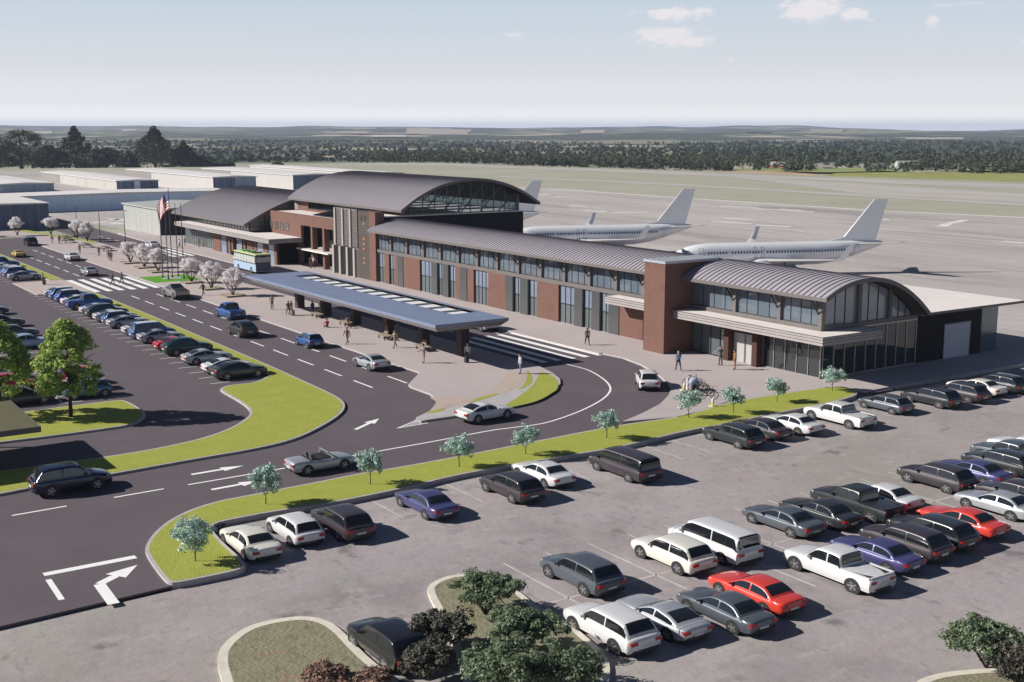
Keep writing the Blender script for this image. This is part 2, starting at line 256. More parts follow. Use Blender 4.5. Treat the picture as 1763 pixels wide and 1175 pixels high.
            (-130.17, 59.82, 0.156, 180, 'stand', (0.1, 0.1, 0.06), (0.2, 0.17, 0.11), 1, 1, 1.8, 'person in olive against the second shelter column'),
            (-122.07, 56.77, -0.16, 180, 'sit', (0.42, 0.03, 0.03), (0.03, 0.03, 0.035), 0, 0, 1.72, 'person in red crouched at the kerb'),
            (-111.35, 54.02, 0.156, -60, 'walk', (0.14, 0.08, 0.05), (0.2, 0.17, 0.11), 1, 0, 1.78, 'person in brown walking to the kerb past the second bench'),
            (-120.68, 58.61, 0.17, 0, 'sit', (0.33, 0.25, 0.18), (0.14, 0.08, 0.05), 1, 1, 1.72, 'person seated on the second bench'),
            (-114.2, 60.11, 0.156, -100, 'stand', (0.14, 0.08, 0.05), (0.33, 0.25, 0.18), 1, 0, 1.79, 'person in brown leaning at the fourth column'),
            (-106.7, 57.09, 0.156, -70, 'walk', (0.33, 0.25, 0.18), (0.2, 0.17, 0.11), 0, 1, 1.8, 'person in tan walking past the third bench'),
            (-110.12, 59.22, 0.156, 90, 'stand', (0.1, 0.1, 0.06), (0.1, 0.1, 0.06), 1, 0, 1.82, 'person in olive behind the third bench'),
            (-98.03, 55.49, 0.156, -90, 'hold', (0.3, 0.27, 0.25), (0.33, 0.25, 0.18), 1, 0, 1.82, 'person in taupe standing in front of the last bench'),
            (-96.02, 59.13, 0.156, -60, 'stand', (0.55, 0.56, 0.6), (0.03, 0.045, 0.1), 0, 2, 1.82, 'person in white shirt and navy trousers by the last column'),
            (-88.68, 60.23, 0.156, -100, 'stand', (0.55, 0.56, 0.6), (0.14, 0.2, 0.32), 0, 1, 1.8, 'person in pale clothes at the lawn end of the crossing'),
            (-97.15, 74.27, 0.156, -20, 'walk', (0.12, 0.12, 0.13), (0.03, 0.03, 0.035), 2, 0, 1.82, 'dark suited person walking along the long wing'),
            (-81.81, 73.11, 0.156, 160, 'walk', (0.14, 0.2, 0.32), (0.03, 0.045, 0.1), 0, 2, 1.84, 'person in a blue shirt in front of the brick tower'),
            (-81.51, 78.09, 0.156, 180, 'hold', (0.1, 0.12, 0.1), (0.1, 0.1, 0.06), 0, 1, 1.8, 'person in dark green with a bag near the portal'),
            (-79.24, 77.73, 0.156, -120, 'stand', (0.35, 0.14, 0.06), (0.25, 0.13, 0.08), 1, 0, 1.84, 'person in orange brown right in front of the portal')],
 'planes': [(-138.2, 121.0, -1.945, 0.917, 'white airliner nearest the end wing with its whole fuselage in view'),
            (-179.79999999999998, 118.5, -1.945, 0.917, 'white airliner in the middle with its nose hidden by the curved roof'),
            (-224.2, 115.4, -1.945, 0.917, 'white airliner of which only the tail shows behind the arched hall')],
 'planters': [(-200.45, 58.01, 'low square planter under the blossom tree next to the nearest picnic table'),
              (-192.54, 57.91, 'low square planter under the blossom tree third from the flag lawn towards the tables'),
              (-185.53, 57.91, 'low square planter under the blossom tree just left of the flag lawn'),
              (-169.69, 57.75, 'low square planter under the blossom tree just right of the flag lawn'),
              (-161.25, 57.63, 'low square planter under the blossom tree between the flag lawn and the last one'),
              (-152.76, 57.54, 'low square planter under the blossom tree nearest the kerbside shelter')],
 'poles': [(-177.58, 56.09, 11.2, 'flagpole at the left end of the group'), (-175.17, 56.14, 11.2, 'flagpole second from the left'),
           (-177.35, 57.46, 13.1, 'tall flagpole carrying the flag'), (-178.29, 58.66, 10.8, 'flagpole right of the flag pole'),
           (-174.99, 58.43, 11.0, 'flagpole at the right end of the group')],
 'poly': {'apron': [(60, 109), (-236, 109), (-262, 80), (-300, 75), (-330, 60), (-560, 40), (-640, 120), (-679.43, 131.39), (-655.33, 216.2), (-620.04, 268.97),
                    (-476.36, 273.97), (-393.13, 267.99), (-284.51, 267.74), (-222.81, 269.97), (-183.78, 280.16), (-135.07, 279.14), (60, 240)],
          'apronlines': [[(-374.86, 267.57), (-284.84, 268.2), (-223.0, 270.23), (-183.89, 280.36)], [(-218.01, 204.52), (-207.82, 208.15)],
                         [(-225.82, 215.82), (-217.35, 217.64)], [(-204.23, 205.52), (-196.63, 209.14)], [(-260.99, 248.13), (-250.03, 252.52)],
                         [(-248.15, 248.34), (-228.28, 251.6)], [(-242.21, 252.66), (-235.08, 254.38)], [(-256.87, 204.66), (-253.41, 214.03)],
                         [(-267.88, 203.14), (-260.51, 205.53)], [(-287.85, 212.88), (-282.8, 215.51)], [(-340.84, 237.18), (-344.22, 245.71)],
                         [(-329.6, 237.68), (-325.81, 243.35)], [(-200.64, 244.4), (-197.72, 245.23)], [(-181.93, 246.86), (-186.64, 260.03)],
                         [(-177.14, 238.29), (-181.36, 246.09)], [(-146.81, 217.22), (-142.16, 217.36)], [(-297.07, 76.79), (-300.95, 83.12)],
                         [(-309.13, 84.89), (-300.14, 85.58)], [(-303.9, 84.98), (-307.28, 87.64)], [(-292.87, 78.38), (-290.92, 81.3)],
                         [(-296.47, 81.86), (-289.94, 82.75)]],
          'arrows': [((-74.12, 24.62), (-74.24, 28.24)), ((-70.18, 24.53), (-70.36, 27.88)), ((-78.92, 38.77), (-81.04, 41.86))],
          'beds': [([(-40.78, 14.75), (-44.18, 15.56), (-46.71, 16.19), (-48.07, 17.01), (-49.25, 18.56), (-49.25, 20.02), (-48.84, 21.27), (-47.74, 21.88),
                     (-46.31, 21.91), (-44.6, 21.71), (-42.64, 21.58), (-40.89, 21.64), (-39.22, 21.33), (-36.44, 19.46), (-36.34, 16.25)],
                    0.42),
                   ([(-48.16, 27.24), (-49.13, 27.94), (-49.59, 29.35), (-49.05, 30.57), (-47.59, 31.2), (-45.79, 31.08), (-43.52, 30.66), (-42.19, 30.99),
                     (-39.99, 30.6), (-38.1, 30.23), (-36.61, 29.47), (-34.37, 27.18), (-34.3, 23.53), (-36.7, 22.72), (-43.53, 25.8)],
                    0.34),
                   ([(-28.72, 38.18), (-29.04, 40.05), (-28.05, 42.51), (-26.71, 44.51), (-23.83, 41.54), (-24.85, 34.56)], 0.4)],
          'blossom': [(-186, 53.2), (-146, 53.2), (-144, 55.5), (-141.5, 63.7), (-214, 63.7), (-214, 53.2)],
          'crosspad': [(-184.0, 43.35), (-168.9, 43.35), (-168.9, 36.2), (-184.0, 36.2)],
          'dashes': [((-71.68, 13.16), (-71.77, 16.24)), ((-71.91, 19.04), (-72.01, 22.13)), ((-113.43, 70.95), (-108.67, 71.04))],
          'farlawn': [[(-246, 63.7), (-268, 60.3), (-300, 55.7), (-300, 53.5), (-268, 58.6), (-246, 62.3), (-240, 62.6), (-240, 63.7)]],
          'fields': [([(-497.84, 446.49), (-474.16, 458.25), (-423.67, 461.25), (-435.06, 486.6), (-487.96, 502.87), (-516.99, 485.84)], (0.42, 0.3, 0.2)),
                     ([(-415.27, 460.37), (-316.04, 479.97), (-260.01, 487.72), (-342.11, 640.44), (-392.71, 595.7), (-432.8, 568.37), (-449.1, 511.38)],
                      (0.26, 0.27, 0.08)),
                     ([(-440.84, 599.71), (-356.12, 666.49), (-412.29, 770.99), (-475.76, 721.08), (-489.56, 677.59)], (0.36, 0.33, 0.17)),
                     ([(-520.71, 489.33), (-458.76, 513.03), (-452.46, 573.41), (-495.13, 594.7), (-540.88, 557.27)], (0.24, 0.27, 0.1))],
          'flaglawn': [(-180.3, 53.3), (-172.2, 53.3), (-172.6, 60.3), (-180.3, 60.3)],
          'hatch': [(-77.53, 41.49), (-78.94, 43.97), (-77.69, 44.33)],
          'lot': [(-54, -80), (-55.6, 17.2), (-63.5, 20), (-66, 80), (-66, 119), (140, 119), (140, -80)],
          'lotisland': [(-90.2, -10), (-89.23, 15.95), (-89.01, 18.94), (-88.99, 22.34), (-89.16, 25.38), (-90.86, 26.74), (-92.24, 27.27), (-94.7, 27.38),
                        (-97.55, 27.26), (-98.22, 26.84), (-98.2, 22.15), (-98.02, 19.53), (-98.8, -10)],
          'lotlines': [((-63.620000000000005, 21.0), (-58.92, 21.0)), ((-63.675000000000004, 23.75), (-58.975, 23.75)), ((-63.730000000000004, 26.5), (-59.03, 26.5)),
                       ((-63.785000000000004, 29.25), (-59.085, 29.25)), ((-63.84, 32.0), (-59.14, 32.0)), ((-63.895, 34.75), (-59.195, 34.75)),
                       ((-63.95, 37.5), (-59.25, 37.5)), ((-64.005, 40.25), (-59.305, 40.25)), ((-64.06, 43.0), (-59.36, 43.0)), ((-64.115, 45.75), (-59.415, 45.75)),
                       ((-64.17, 48.5), (-59.47, 48.5)), ((-64.225, 51.25), (-59.525, 51.25)), ((-64.28, 54.0), (-59.58, 54.0)),
                       ((-64.33500000000001, 56.75), (-59.635, 56.75)), ((-64.39, 59.5), (-59.69, 59.5)), ((-64.44500000000001, 62.25), (-59.745, 62.25)),
                       ((-64.5, 65.0), (-59.8, 65.0)), ((-64.555, 67.75), (-59.855, 67.75)), ((-64.61, 70.5), (-59.91, 70.5)),
                       ((-64.665, 73.25), (-59.964999999999996, 73.25)), ((-64.72, 76.0), (-60.019999999999996, 76.0)), ((-64.775, 78.75), (-60.074999999999996, 78.75)),
                       ((-64.83, 81.5), (-60.129999999999995, 81.5)), ((-64.885, 84.25), (-60.184999999999995, 84.25)), ((-64.94, 87.0), (-60.24, 87.0)),
                       ((-64.995, 89.75), (-60.295, 89.75)), ((-65.05, 92.5), (-60.35, 92.5)), ((-65.105, 95.25), (-60.405, 95.25)), ((-65.16, 98.0), (-60.46, 98.0)),
                       ((-65.215, 100.75), (-60.515, 100.75)), ((-49.8, 30.0), (-38.5, 30.0)), ((-49.8, 32.75), (-38.5, 32.75)), ((-49.8, 35.5), (-38.5, 35.5)),
                       ((-49.8, 38.25), (-38.5, 38.25)), ((-49.8, 41.0), (-38.5, 41.0)), ((-49.8, 43.75), (-38.5, 43.75)), ((-49.8, 46.5), (-38.5, 46.5)),
                       ((-49.8, 49.25), (-38.5, 49.25)), ((-49.8, 52.0), (-38.5, 52.0)), ((-49.8, 54.75), (-38.5, 54.75)), ((-49.8, 57.5), (-38.5, 57.5)),
                       ((-49.8, 60.25), (-38.5, 60.25)), ((-49.8, 63.0), (-38.5, 63.0)), ((-49.8, 65.75), (-38.5, 65.75)), ((-49.8, 68.5), (-38.5, 68.5)),
                       ((-49.8, 71.25), (-38.5, 71.25)), ((-49.8, 74.0), (-38.5, 74.0)), ((-49.8, 76.75), (-38.5, 76.75)), ((-49.8, 79.5), (-38.5, 79.5)),
                       ((-49.8, 82.25), (-38.5, 82.25)), ((-49.8, 85.0), (-38.5, 85.0)), ((-49.8, 87.75), (-38.5, 87.75)), ((-49.8, 90.5), (-38.5, 90.5)),
                       ((-49.8, 93.25), (-38.5, 93.25)), ((-44.1, 30), (-44.1, 96)), ((-31, 44.0), (-20, 44.0)), ((-31, 46.75), (-20, 46.75)), ((-31, 49.5), (-20, 49.5)),
                       ((-31, 52.25), (-20, 52.25)), ((-31, 55.0), (-20, 55.0)), ((-31, 57.75), (-20, 57.75)), ((-31, 60.5), (-20, 60.5)), ((-31, 63.25), (-20, 63.25)),
                       ((-31, 66.0), (-20, 66.0)), ((-31, 68.75), (-20, 68.75)), ((-31, 71.5), (-20, 71.5)), ((-31, 74.25), (-20, 74.25)), ((-31, 77.0), (-20, 77.0)),
                       ((-31, 79.75), (-20, 79.75)), ((-31, 82.5), (-20, 82.5)), ((-31, 85.25), (-20, 85.25)), ((-31, 88.0), (-20, 88.0)), ((-31, 90.75), (-20, 90.75)),
                       ((-31, 93.5), (-20, 93.5)), ((-31, 96.25), (-20, 96.25))],
          'median': [(-262, 57), (-258, 54.2), (-240, 53), (-94.8, 53), (-94.17, 52.83), (-92.79, 51.63), (-90.3, 49.54), (-89.45, 49.27), (-87.66, 49.26),
                     (-86.03, 49.24), (-83.72, 48.51), (-82.57, 47.8), (-80.55, 46.08), (-79.27, 44.16), (-78.66, 43.72), (-78.01, 43.86), (-78.11, 44.68),
                     (-78.04, 47.02), (-78.2, 52.11), (-78.9, 54.91), (-81.42, 58.8), (-83.33, 60.83), (-84.96, 61.96), (-87.41, 62.95), (-89.92, 63.56), (-92.4, 63.95),
                     (-232, 63.95), (-246, 63.95), (-268, 60.6), (-300, 56), (-300, 40), (-272, 40), (-270, 47), (-268, 52)],
          'road': [(-263, -60), (-55.3, -60), (-55.3, 9.3), (-55.8, 17.3), (-63, 22.3), (-66, 26), (-66, 84), (-232, 84), (-232, 72.4), (-245, 72.4), (-245, 62),
                   (-263, 60)],
          'road2': [(-245, 64.3), (-245, 72.5), (-420, 76), (-420, 66)],
          'runway': [(-717.33, 360.22), (-691.27, 406.5), (-613.53, 409.69), (-559.28, 421.63), (-482.69, 432.9), (-401.62, 433.7), (-297.44, 451.75), (-219.74, 451.35),
                     (-200.06, 411.33), (-272.62, 414.29), (-362.88, 409.73), (-451.74, 405.19), (-587.68, 392.43), (-661.96, 389.26), (-685.95, 344.44)],
          'sidewalk': [(-262, 73.5), (-240, 72.4), (-92.8, 72.4), (-92.6, 72.77), (-89.83, 73.04), (-86.14, 72.23), (-81.54, 70.45), (-78.39, 68.79), (-76.17, 67.27),
                       (-74.46, 65.53), (-72.33, 62.74), (-70.65, 59.46), (-69.37, 56.45), (-68.08, 61.62), (-69.85, 67.53), (-69.72, 74.44), (-69.4, 78.43),
                       (-68.6, 79.5), (-66.35, 80.3), (-66.2, 116), (-232, 116), (-262, 80)],
          'solid': [(-72.02, 23.68), (-72.07, 26.6), (-72.18, 30.42), (-72.43, 34.58), (-72.69, 41.55), (-73.08, 46.73), (-72.93, 48.69), (-72.72, 51.28),
                    (-73.44, 53.91), (-74.85, 57.12), (-76.68, 60.2), (-78.55, 62.47), (-80.44, 64.03), (-83.21, 65.49), (-86.8, 66.74), (-89.01, 66.92),
                    (-90.98, 66.81)],
          'stop': [(-60.87, 12.44), (-60.86, 17.06), (-60.05, 12.48), (-56.96, 12.38)],
          'strip': [(-76.9, -30), (-76.02, 13.36), (-76.36, 15.07), (-76.56, 19.73), (-77.18, 25.79), (-77.38, 30.32), (-78.29, 33.76), (-81.34, 37.63), (-83.81, 40.06),
                    (-85.97, 41.43), (-88.12, 42.14), (-91.31, 42.45), (-105.5, 42.9), (-145, 43.3), (-167, 43.3), (-168.8, 43.2), (-168.8, 41.3), (-145, 41.3),
                    (-110, 41.2), (-101.5, 41.3), (-100.6, 40.9), (-98.4, 38.79), (-98.79, 36.46), (-98.0, 35.49), (-97.17, 35.06), (-92.8, 34.95), (-89.83, 34.67),
                    (-87.98, 34.18), (-86.45, 33.33), (-83.98, 31.08), (-82.11, 28.05), (-81.18, 24.02), (-81.07, 19.97), (-81.37, 14.41), (-80.2, -30)],
          'strip2': [(-184.1, 41.3), (-184.1, 43.3), (-262, 43.3), (-262, 41.3)],
          'tanband': [(-83.08, 48.14), (-84.73, 48.49), (-83.8, 50.07), (-82.71, 52.0), (-84.89, 55.03), (-88.61, 58.56), (-90.62, 60.18), (-89.69, 60.58),
                      (-89.68, 61.59), (-87.26, 59.98), (-84.7, 57.51), (-82.94, 54.96), (-82.48, 51.85), (-81.02, 49.8), (-80.73, 47.96), (-80.3, 46.2),
                      (-80.21, 46.15)],
          'taxiways': [[(-493.42, 322.71), (-374.79, 336.29), (-271.55, 336.07), (-220.54, 335.67), (-161.37, 332.65), (-153.89, 317.43), (-211.25, 321.64),
                        (-261.12, 323.23), (-363.16, 325.88), (-479.54, 313.63)],
                       [(-443.02, 418.36), (-367.15, 403.47), (-252.77, 384.33), (-197.14, 370.59), (-174.72, 328.88), (-221.41, 336.97), (-284.71, 336.58),
                        (-368.65, 380.15)]],
          'tippath': [(-79.21, 44.52), (-79.79, 45.25), (-80.04, 46.86), (-80.93, 49.75), (-81.12, 50.71), (-81.91, 52.51), (-82.6, 54.43), (-83.08, 56.03),
                      (-83.87, 58.19), (-80.87, 54.76), (-78.54, 51.61), (-78.69, 51.01), (-77.98, 46.98), (-78.08, 44.66), (-78.16, 43.93)],
          'tips': [[(-78.52, 51.63), (-80.87, 54.76), (-83.51, 57.97), (-85.98, 60.14), (-88.64, 62.4), (-87.17, 62.28), (-85.29, 61.75), (-83.35, 60.64),
                    (-81.42, 59.14), (-80.6, 58.05), (-79.09, 55.92), (-78.44, 54.43), (-78.16, 52.93), (-78.01, 51.83)],
                   [(-90.23, 62.02), (-87.55, 60.74), (-84.86, 58.96), (-83.48, 57.15), (-83.12, 56.06), (-84.69, 57.97), (-87.23, 60.03)],
                   [(-80.99, 49.85), (-82.55, 52.05), (-82.77, 53.35), (-82.67, 54.33), (-82.0, 52.57), (-81.21, 50.77)],
                   [(-80.1, 45.42), (-80.61, 46.66), (-80.64, 47.9), (-80.04, 46.86), (-79.62, 45.68)]],
          'turn': [(-55.08, 14.29), (-58.01, 14.41), (-59.62, 16.77)],
          'verge': [(-67.55, 28.14), (-67.34, 24.8), (-67.41, 24.35), (-66.79, 22.18), (-65.41, 20.29), (-63.59, 18.81), (-61.77, 17.83), (-60.78, 17.54),
                    (-58.49, 17.29), (-56.46, 17.15), (-55.9, 17.23), (-55.71, 17.51), (-55.65, 20.37), (-55.93, 21.12), (-56.46, 21.37), (-61.4, 21.56), (-63.4, 22.01),
                    (-63.59, 23.37), (-63.58, 26.19), (-63.18, 28.69), (-63.42, 34.31), (-64.07, 38.35), (-64.07, 41.5), (-63.87, 46.4), (-63.66, 51.89), (-64.6, 58.5),
                    (-64.44, 62.37), (-64.87, 68.03), (-64.95, 74.87), (-65.96, 79.65), (-68.87, 80.76), (-69.4, 78.43), (-69.72, 74.44), (-69.85, 67.53),
                    (-68.08, 61.62), (-68.73, 55.82), (-68.34, 48.2), (-67.95, 42.44), (-67.74, 36.12), (-67.95, 33.63), (-67.66, 30.65)]},
 'post': (-74.71, 67.81, 'plain white post beside the bicycles'),
 'shrubs': [(-44.34, 28.19, 1.9, 2.0, 'g', 'small_tree', 'low green tree at the rounded end of the planted bed'),
            (-39.83, 27.34, 1.9, 2.1, 'g', 'small_tree', 'low green tree in the middle of the planted bed'),
            (-37.31, 24.36, 2.0, 2.2, 'g', 'small_tree', 'low green tree at the bottom edge of the bed'),
            (-36.19, 26.8, 1.5, 1.8, 'g', 'small_tree', 'low green tree at the right of the bed by the pale kerb'),
            (-42.12, 24.54, 1.5, 1.8, 'p', 'shrub', 'dark shrub standing in for tree shadow beside the black suv'),
            (-39.95, 22.71, 1.2, 1.5, 'p', 'shrub', 'dark shrub standing in for tree shadow at the bottom edge'), (-42.07, 19.07, 1.1, 0.5, 'r', 'shrub', 'reddish shrub in the left bed'),
            (-40.96, 20.59, 0.8, 0.42, 'r', 'shrub', 'small reddish shrub at the foot of the left bed'),
            (-28.16, 42.56, 1.9, 2.0, 'g', 'small_tree', 'low green tree at the lower right corner'),
            (-26.53, 42.21, 1.5, 1.8, 'p', 'shrub', 'dark shrub at the lower right corner')],
 'sky': 0.05,
 'sun': 5.0,
 'tables': [(-251.77, 60.18, 8, 'dark picnic table farthest from the flagpoles'), (-244.32, 58.8, 5, 'dark picnic table in front of the farthest one'),
            (-232.69, 59.21, 5, 'dark picnic table in the middle of the plaza'), (-223.91, 60.45, 8, 'dark picnic table nearest the blossom trees')],
 'trailer': (-74.72, 68.61, 60, 'grey blue covered bicycle trailer among the bicycles'),
 'truck': (-156.4, 51.0, 180, 'angular bare metal pickup truck beside the blossom trees'),
 'verge_trees': [(-58.13, 19.29, 0.155, 1.08, 'young tree alone on the rounded tip of the lawn'),
                 (-65.12, 26.02, 0.155, 1.05, 'young tree by the second arrow, next to the lawn tip'),
                 (-65.32, 33.03, 0.155, 1.02, 'young tree in front of the silver convertible'),
                 (-65.57, 39.69, 0.155, 1.0, 'young tree left of the white coupe on the loop'),
                 (-65.77, 45.13, 0.155, 1.0, 'young tree right of the white coupe on the loop'), (-66.03, 52.33, 0.155, 1.0, 'young tree at the near bend of the loop'),
                 (-67.57, 61.55, 0.155, 0.98, 'young tree in front of the bicycles'), (-66.77, 65.46, 0.155, 1.0, 'young tree right of the bicycles'),
                 (-67.62, 71.16, 0.155, 1.0, 'young tree second from the end wing'), (-68.03, 78.21, 0.155, 1.0, 'young tree at the corner of the end wing')]}

# ------------------------------------------------------------------ materials
MATS = {}
def nodes_of(name):
    m = bpy.data.materials.new(name); m.use_nodes = True
    nt = m.node_tree; b = nt.nodes['Principled BSDF']
    return m, nt, b
def N(nt, t, **kw):
    n = nt.nodes.new(t)
    for k, v in kw.items():
        if k in n.inputs: n.inputs[k].default_value = v
        else: setattr(n, k, v)
    return n
def ramp(nt, stops):
    r = nt.nodes.new('ShaderNodeValToRGB'); e = r.color_ramp.elements
    while len(e) < len(stops): e.new(0.5)
    for i, (p, c) in enumerate(stops):
        e[i].position = p; e[i].color = (*c, 1)
    return r
def scaled(c, k): return tuple(min(1, x*k) for x in c)
def mat(name, col, rough=.6, metal=0., var=0., vscale=1., bump=0., bscale=20., spec=.5, coat=0., emit=None, col2=None, detail=4.):
    """plain procedural paint/stone: base colour broken by world-scale noise, small bump"""
    if name in MATS: return MATS[name]
    m, nt, b = nodes_of(name)
    b.inputs['Base Color'].default_value = (*col, 1)
    b.inputs['Roughness'].default_value = rough; b.inputs['Metallic'].default_value = metal
    b.inputs['Specular IOR Level'].default_value = spec; b.inputs['Coat Weight'].default_value = coat
    if var or col2:
        geo = N(nt, 'ShaderNodeNewGeometry')
        n = N(nt, 'ShaderNodeTexNoise', Scale=vscale, Detail=detail, Roughness=.6)
        nt.links.new(geo.outputs['Position'], n.inputs['Vector'])
        r = ramp(nt, [(.3, scaled(col, 1-var)), (.7, col2 or scaled(col, 1+var))])
        nt.links.new(n.outputs['Fac'], r.inputs['Fac']); nt.links.new(r.outputs['Color'], b.inputs['Base Color'])
    if bump:
        geo = N(nt, 'ShaderNodeNewGeometry')
        n = N(nt, 'ShaderNodeTexNoise', Scale=bscale, Detail=3.)
        bp = N(nt, 'ShaderNodeBump', Strength=bump, Distance=.05)
        nt.links.new(geo.outputs['Position'], n.inputs['Vector'])
        nt.links.new(n.outputs['Fac'], bp.inputs['Height']); nt.links.new(bp.outputs['Normal'], b.inputs['Normal'])
    if emit:
        b.inputs['Emission Color'].default_value = (*emit[0], 1); b.inputs['Emission Strength'].default_value = emit[1]
    MATS[name] = m; return m
def mix_noise(nt, a, c2, scale, lo, hi, stretch=(1, 1, 1), detail=5.):
    """returns a Mix colour node: socket/colour a -> c2 where noise is high"""
    geo = N(nt, 'ShaderNodeNewGeometry'); mp = N(nt, 'ShaderNodeMapping'); mp.inputs['Scale'].default_value = stretch
    n = N(nt, 'ShaderNodeTexNoise', Scale=scale, Detail=detail, Roughness=.62)
    mr = N(nt, 'ShaderNodeMapRange'); mr.inputs['From Min'].default_value = lo; mr.inputs['From Max'].default_value = hi
    mx = N(nt, 'ShaderNodeMix', data_type='RGBA')
    nt.links.new(geo.outputs['Position'], mp.inputs['Vector']); nt.links.new(mp.outputs['Vector'], n.inputs['Vector'])
    nt.links.new(n.outputs['Fac'], mr.inputs['Value']); nt.links.new(mr.outputs['Result'], mx.inputs[0])
    if isinstance(a, tuple): mx.inputs[6].default_value = (*a, 1)
    else: nt.links.new(a, mx.inputs[6])
    mx.inputs[7].default_value = (*c2, 1)
    return mx
def layered(name, base, layers, rough=.85, bump=.0, bscale=8.):
    m, nt, b = nodes_of(name); cur = base
    for (c, s, lo, hi, st) in layers:
        cur = mix_noise(nt, cur, c, s, lo, hi, st).outputs[2]
    nt.links.new(cur, b.inputs['Base Color']); b.inputs['Roughness'].default_value = rough; b.inputs['Specular IOR Level'].default_value = .25
    if bump:
        geo = N(nt, 'ShaderNodeNewGeometry'); n = N(nt, 'ShaderNodeTexNoise', Scale=bscale, Detail=4.)
        bp = N(nt, 'ShaderNodeBump', Strength=bump, Distance=.06)
        nt.links.new(geo.outputs['Position'], n.inputs['Vector']); nt.links.new(n.outputs['Fac'], bp.inputs['Height']); nt.links.new(bp.outputs['Normal'], b.inputs['Normal'])
    MATS[name] = m; return m
def brick_mat(name, c1, c2, mortar, w=.24, h=.08, rough=.85, horiz=False, msize=.012):
    m, nt, b = nodes_of(name)
    geo = N(nt, 'ShaderNodeNewGeometry'); sp = N(nt, 'ShaderNodeSeparateXYZ'); nt.links.new(geo.outputs['Position'], sp.inputs[0])
    cb = N(nt, 'ShaderNodeCombineXYZ')
    if horiz:
        nt.links.new(sp.outputs['X'], cb.inputs[0]); nt.links.new(sp.outputs['Y'], cb.inputs[1])
    else:
        ad = N(nt, 'ShaderNodeMath', operation='ADD'); nt.links.new(sp.outputs['X'], ad.inputs[0]); nt.links.new(sp.outputs['Y'], ad.inputs[1])
        nt.links.new(ad.outputs[0], cb.inputs[0]); nt.links.new(sp.outputs['Z'], cb.inputs[1])
    br = N(nt, 'ShaderNodeTexBrick'); br.inputs['Color1'].default_value = (*c1, 1); br.inputs['Color2'].default_value = (*c2, 1); br.inputs['Mortar'].default_value = (*mortar, 1)
    br.inputs['Scale'].default_value = 1.; br.inputs['Mortar Size'].default_value = msize; br.inputs['Brick Width'].default_value = w; br.inputs['Row Height'].default_value = h
    nt.links.new(cb.outputs[0], br.inputs['Vector'])
    mx = mix_noise(nt, br.outputs['Color'], scaled(c1, .75), .9, .5, .9)
    nt.links.new(mx.outputs[2], b.inputs['Base Color']); b.inputs['Roughness'].default_value = rough; b.inputs['Specular IOR Level'].default_value = .2
    MATS[name] = m; return m
def ribbed(name, cols, width, rough=.45, metal=0., depth=.05, axis='xy'):
    """profiled sheet cladding: vertical ribs, sheets of slightly different tone"""
    m, nt, b = nodes_of(name)
    geo = N(nt, 'ShaderNodeNewGeometry'); sp = N(nt, 'ShaderNodeSeparateXYZ'); nt.links.new(geo.outputs['Position'], sp.inputs[0])
    ad = N(nt, 'ShaderNodeMath', operation='ADD'); nt.links.new(sp.outputs['X'], ad.inputs[0]); nt.links.new(sp.outputs['Y'], ad.inputs[1])
    src = ad.outputs[0] if axis == 'xy' else sp.outputs['Z']
    n = N(nt, 'ShaderNodeTexNoise', noise_dimensions='1D', Scale=1./width, Detail=2.); nt.links.new(src, n.inputs['W'])
    r = ramp(nt, [(.25+.5*i/(len(cols)-1), c) for i, c in enumerate(cols)]); nt.links.new(n.outputs['Fac'], r.inputs['Fac'])
    nt.links.new(r.outputs['Color'], b.inputs['Base Color'])
    ml = N(nt, 'ShaderNodeMath', operation='MULTIPLY'); ml.inputs[1].default_value = 2*math.pi/(width*.35); nt.links.new(src, ml.inputs[0])
    sn = N(nt, 'ShaderNodeMath', operation='SINE'); nt.links.new(ml.outputs[0], sn.inputs[0])
    bp = N(nt, 'ShaderNodeBump', Strength=.6, Distance=depth); nt.links.new(sn.outputs[0], bp.inputs['Height']); nt.links.new(bp.outputs['Normal'], b.inputs['Normal'])
    b.inputs['Roughness'].default_value = rough; b.inputs['Metallic'].default_value = metal
    MATS[name] = m; return m
def glass(name, col, through=.0, rough=.03, spec=.8):
    m, nt, b = nodes_of(name)
    b.inputs['Base Color'].default_value = (*col, 1); b.inputs['Roughness'].default_value = rough; b.inputs['Specular IOR Level'].default_value = spec
    if through:
        tr = N(nt, 'ShaderNodeBsdfTransparent'); tr.inputs[0].default_value = (.72, .82, .85, 1); mx = N(nt, 'ShaderNodeMixShader'); mx.inputs[0].default_value = through
        out = nt.nodes['Material Output']
        nt.links.new(b.outputs[0], mx.inputs[1]); nt.links.new(tr.outputs[0], mx.inputs[2]); nt.links.new(mx.outputs[0], out.inputs[0])
    MATS[name] = m; return m
def leaf_mat(name, cols, rough=.65, trans=.25):
    m, nt, b = nodes_of(name)
    geo = N(nt, 'ShaderNodeNewGeometry')
    r = ramp(nt, [(i/(len(cols)-1), c) for i, c in enumerate(cols)])
    nt.links.new(geo.outputs['Random Per Island'], r.inputs['Fac']); nt.links.new(r.outputs['Color'], b.inputs['Base Color'])
    b.inputs['Roughness'].default_value = rough; b.inputs['Specular IOR Level'].default_value = .25
    if trans:
        tl = N(nt, 'ShaderNodeBsdfTranslucent'); nt.links.new(r.outputs['Color'], tl.inputs[0])
        mx = N(nt, 'ShaderNodeMixShader'); mx.inputs[0].default_value = trans; out = nt.nodes['Material Output']
        nt.links.new(b.outputs[0], mx.inputs[1]); nt.links.new(tl.outputs[0], mx.inputs[2]); nt.links.new(mx.outputs[0], out.inputs[0])
    MATS[name] = m; return m

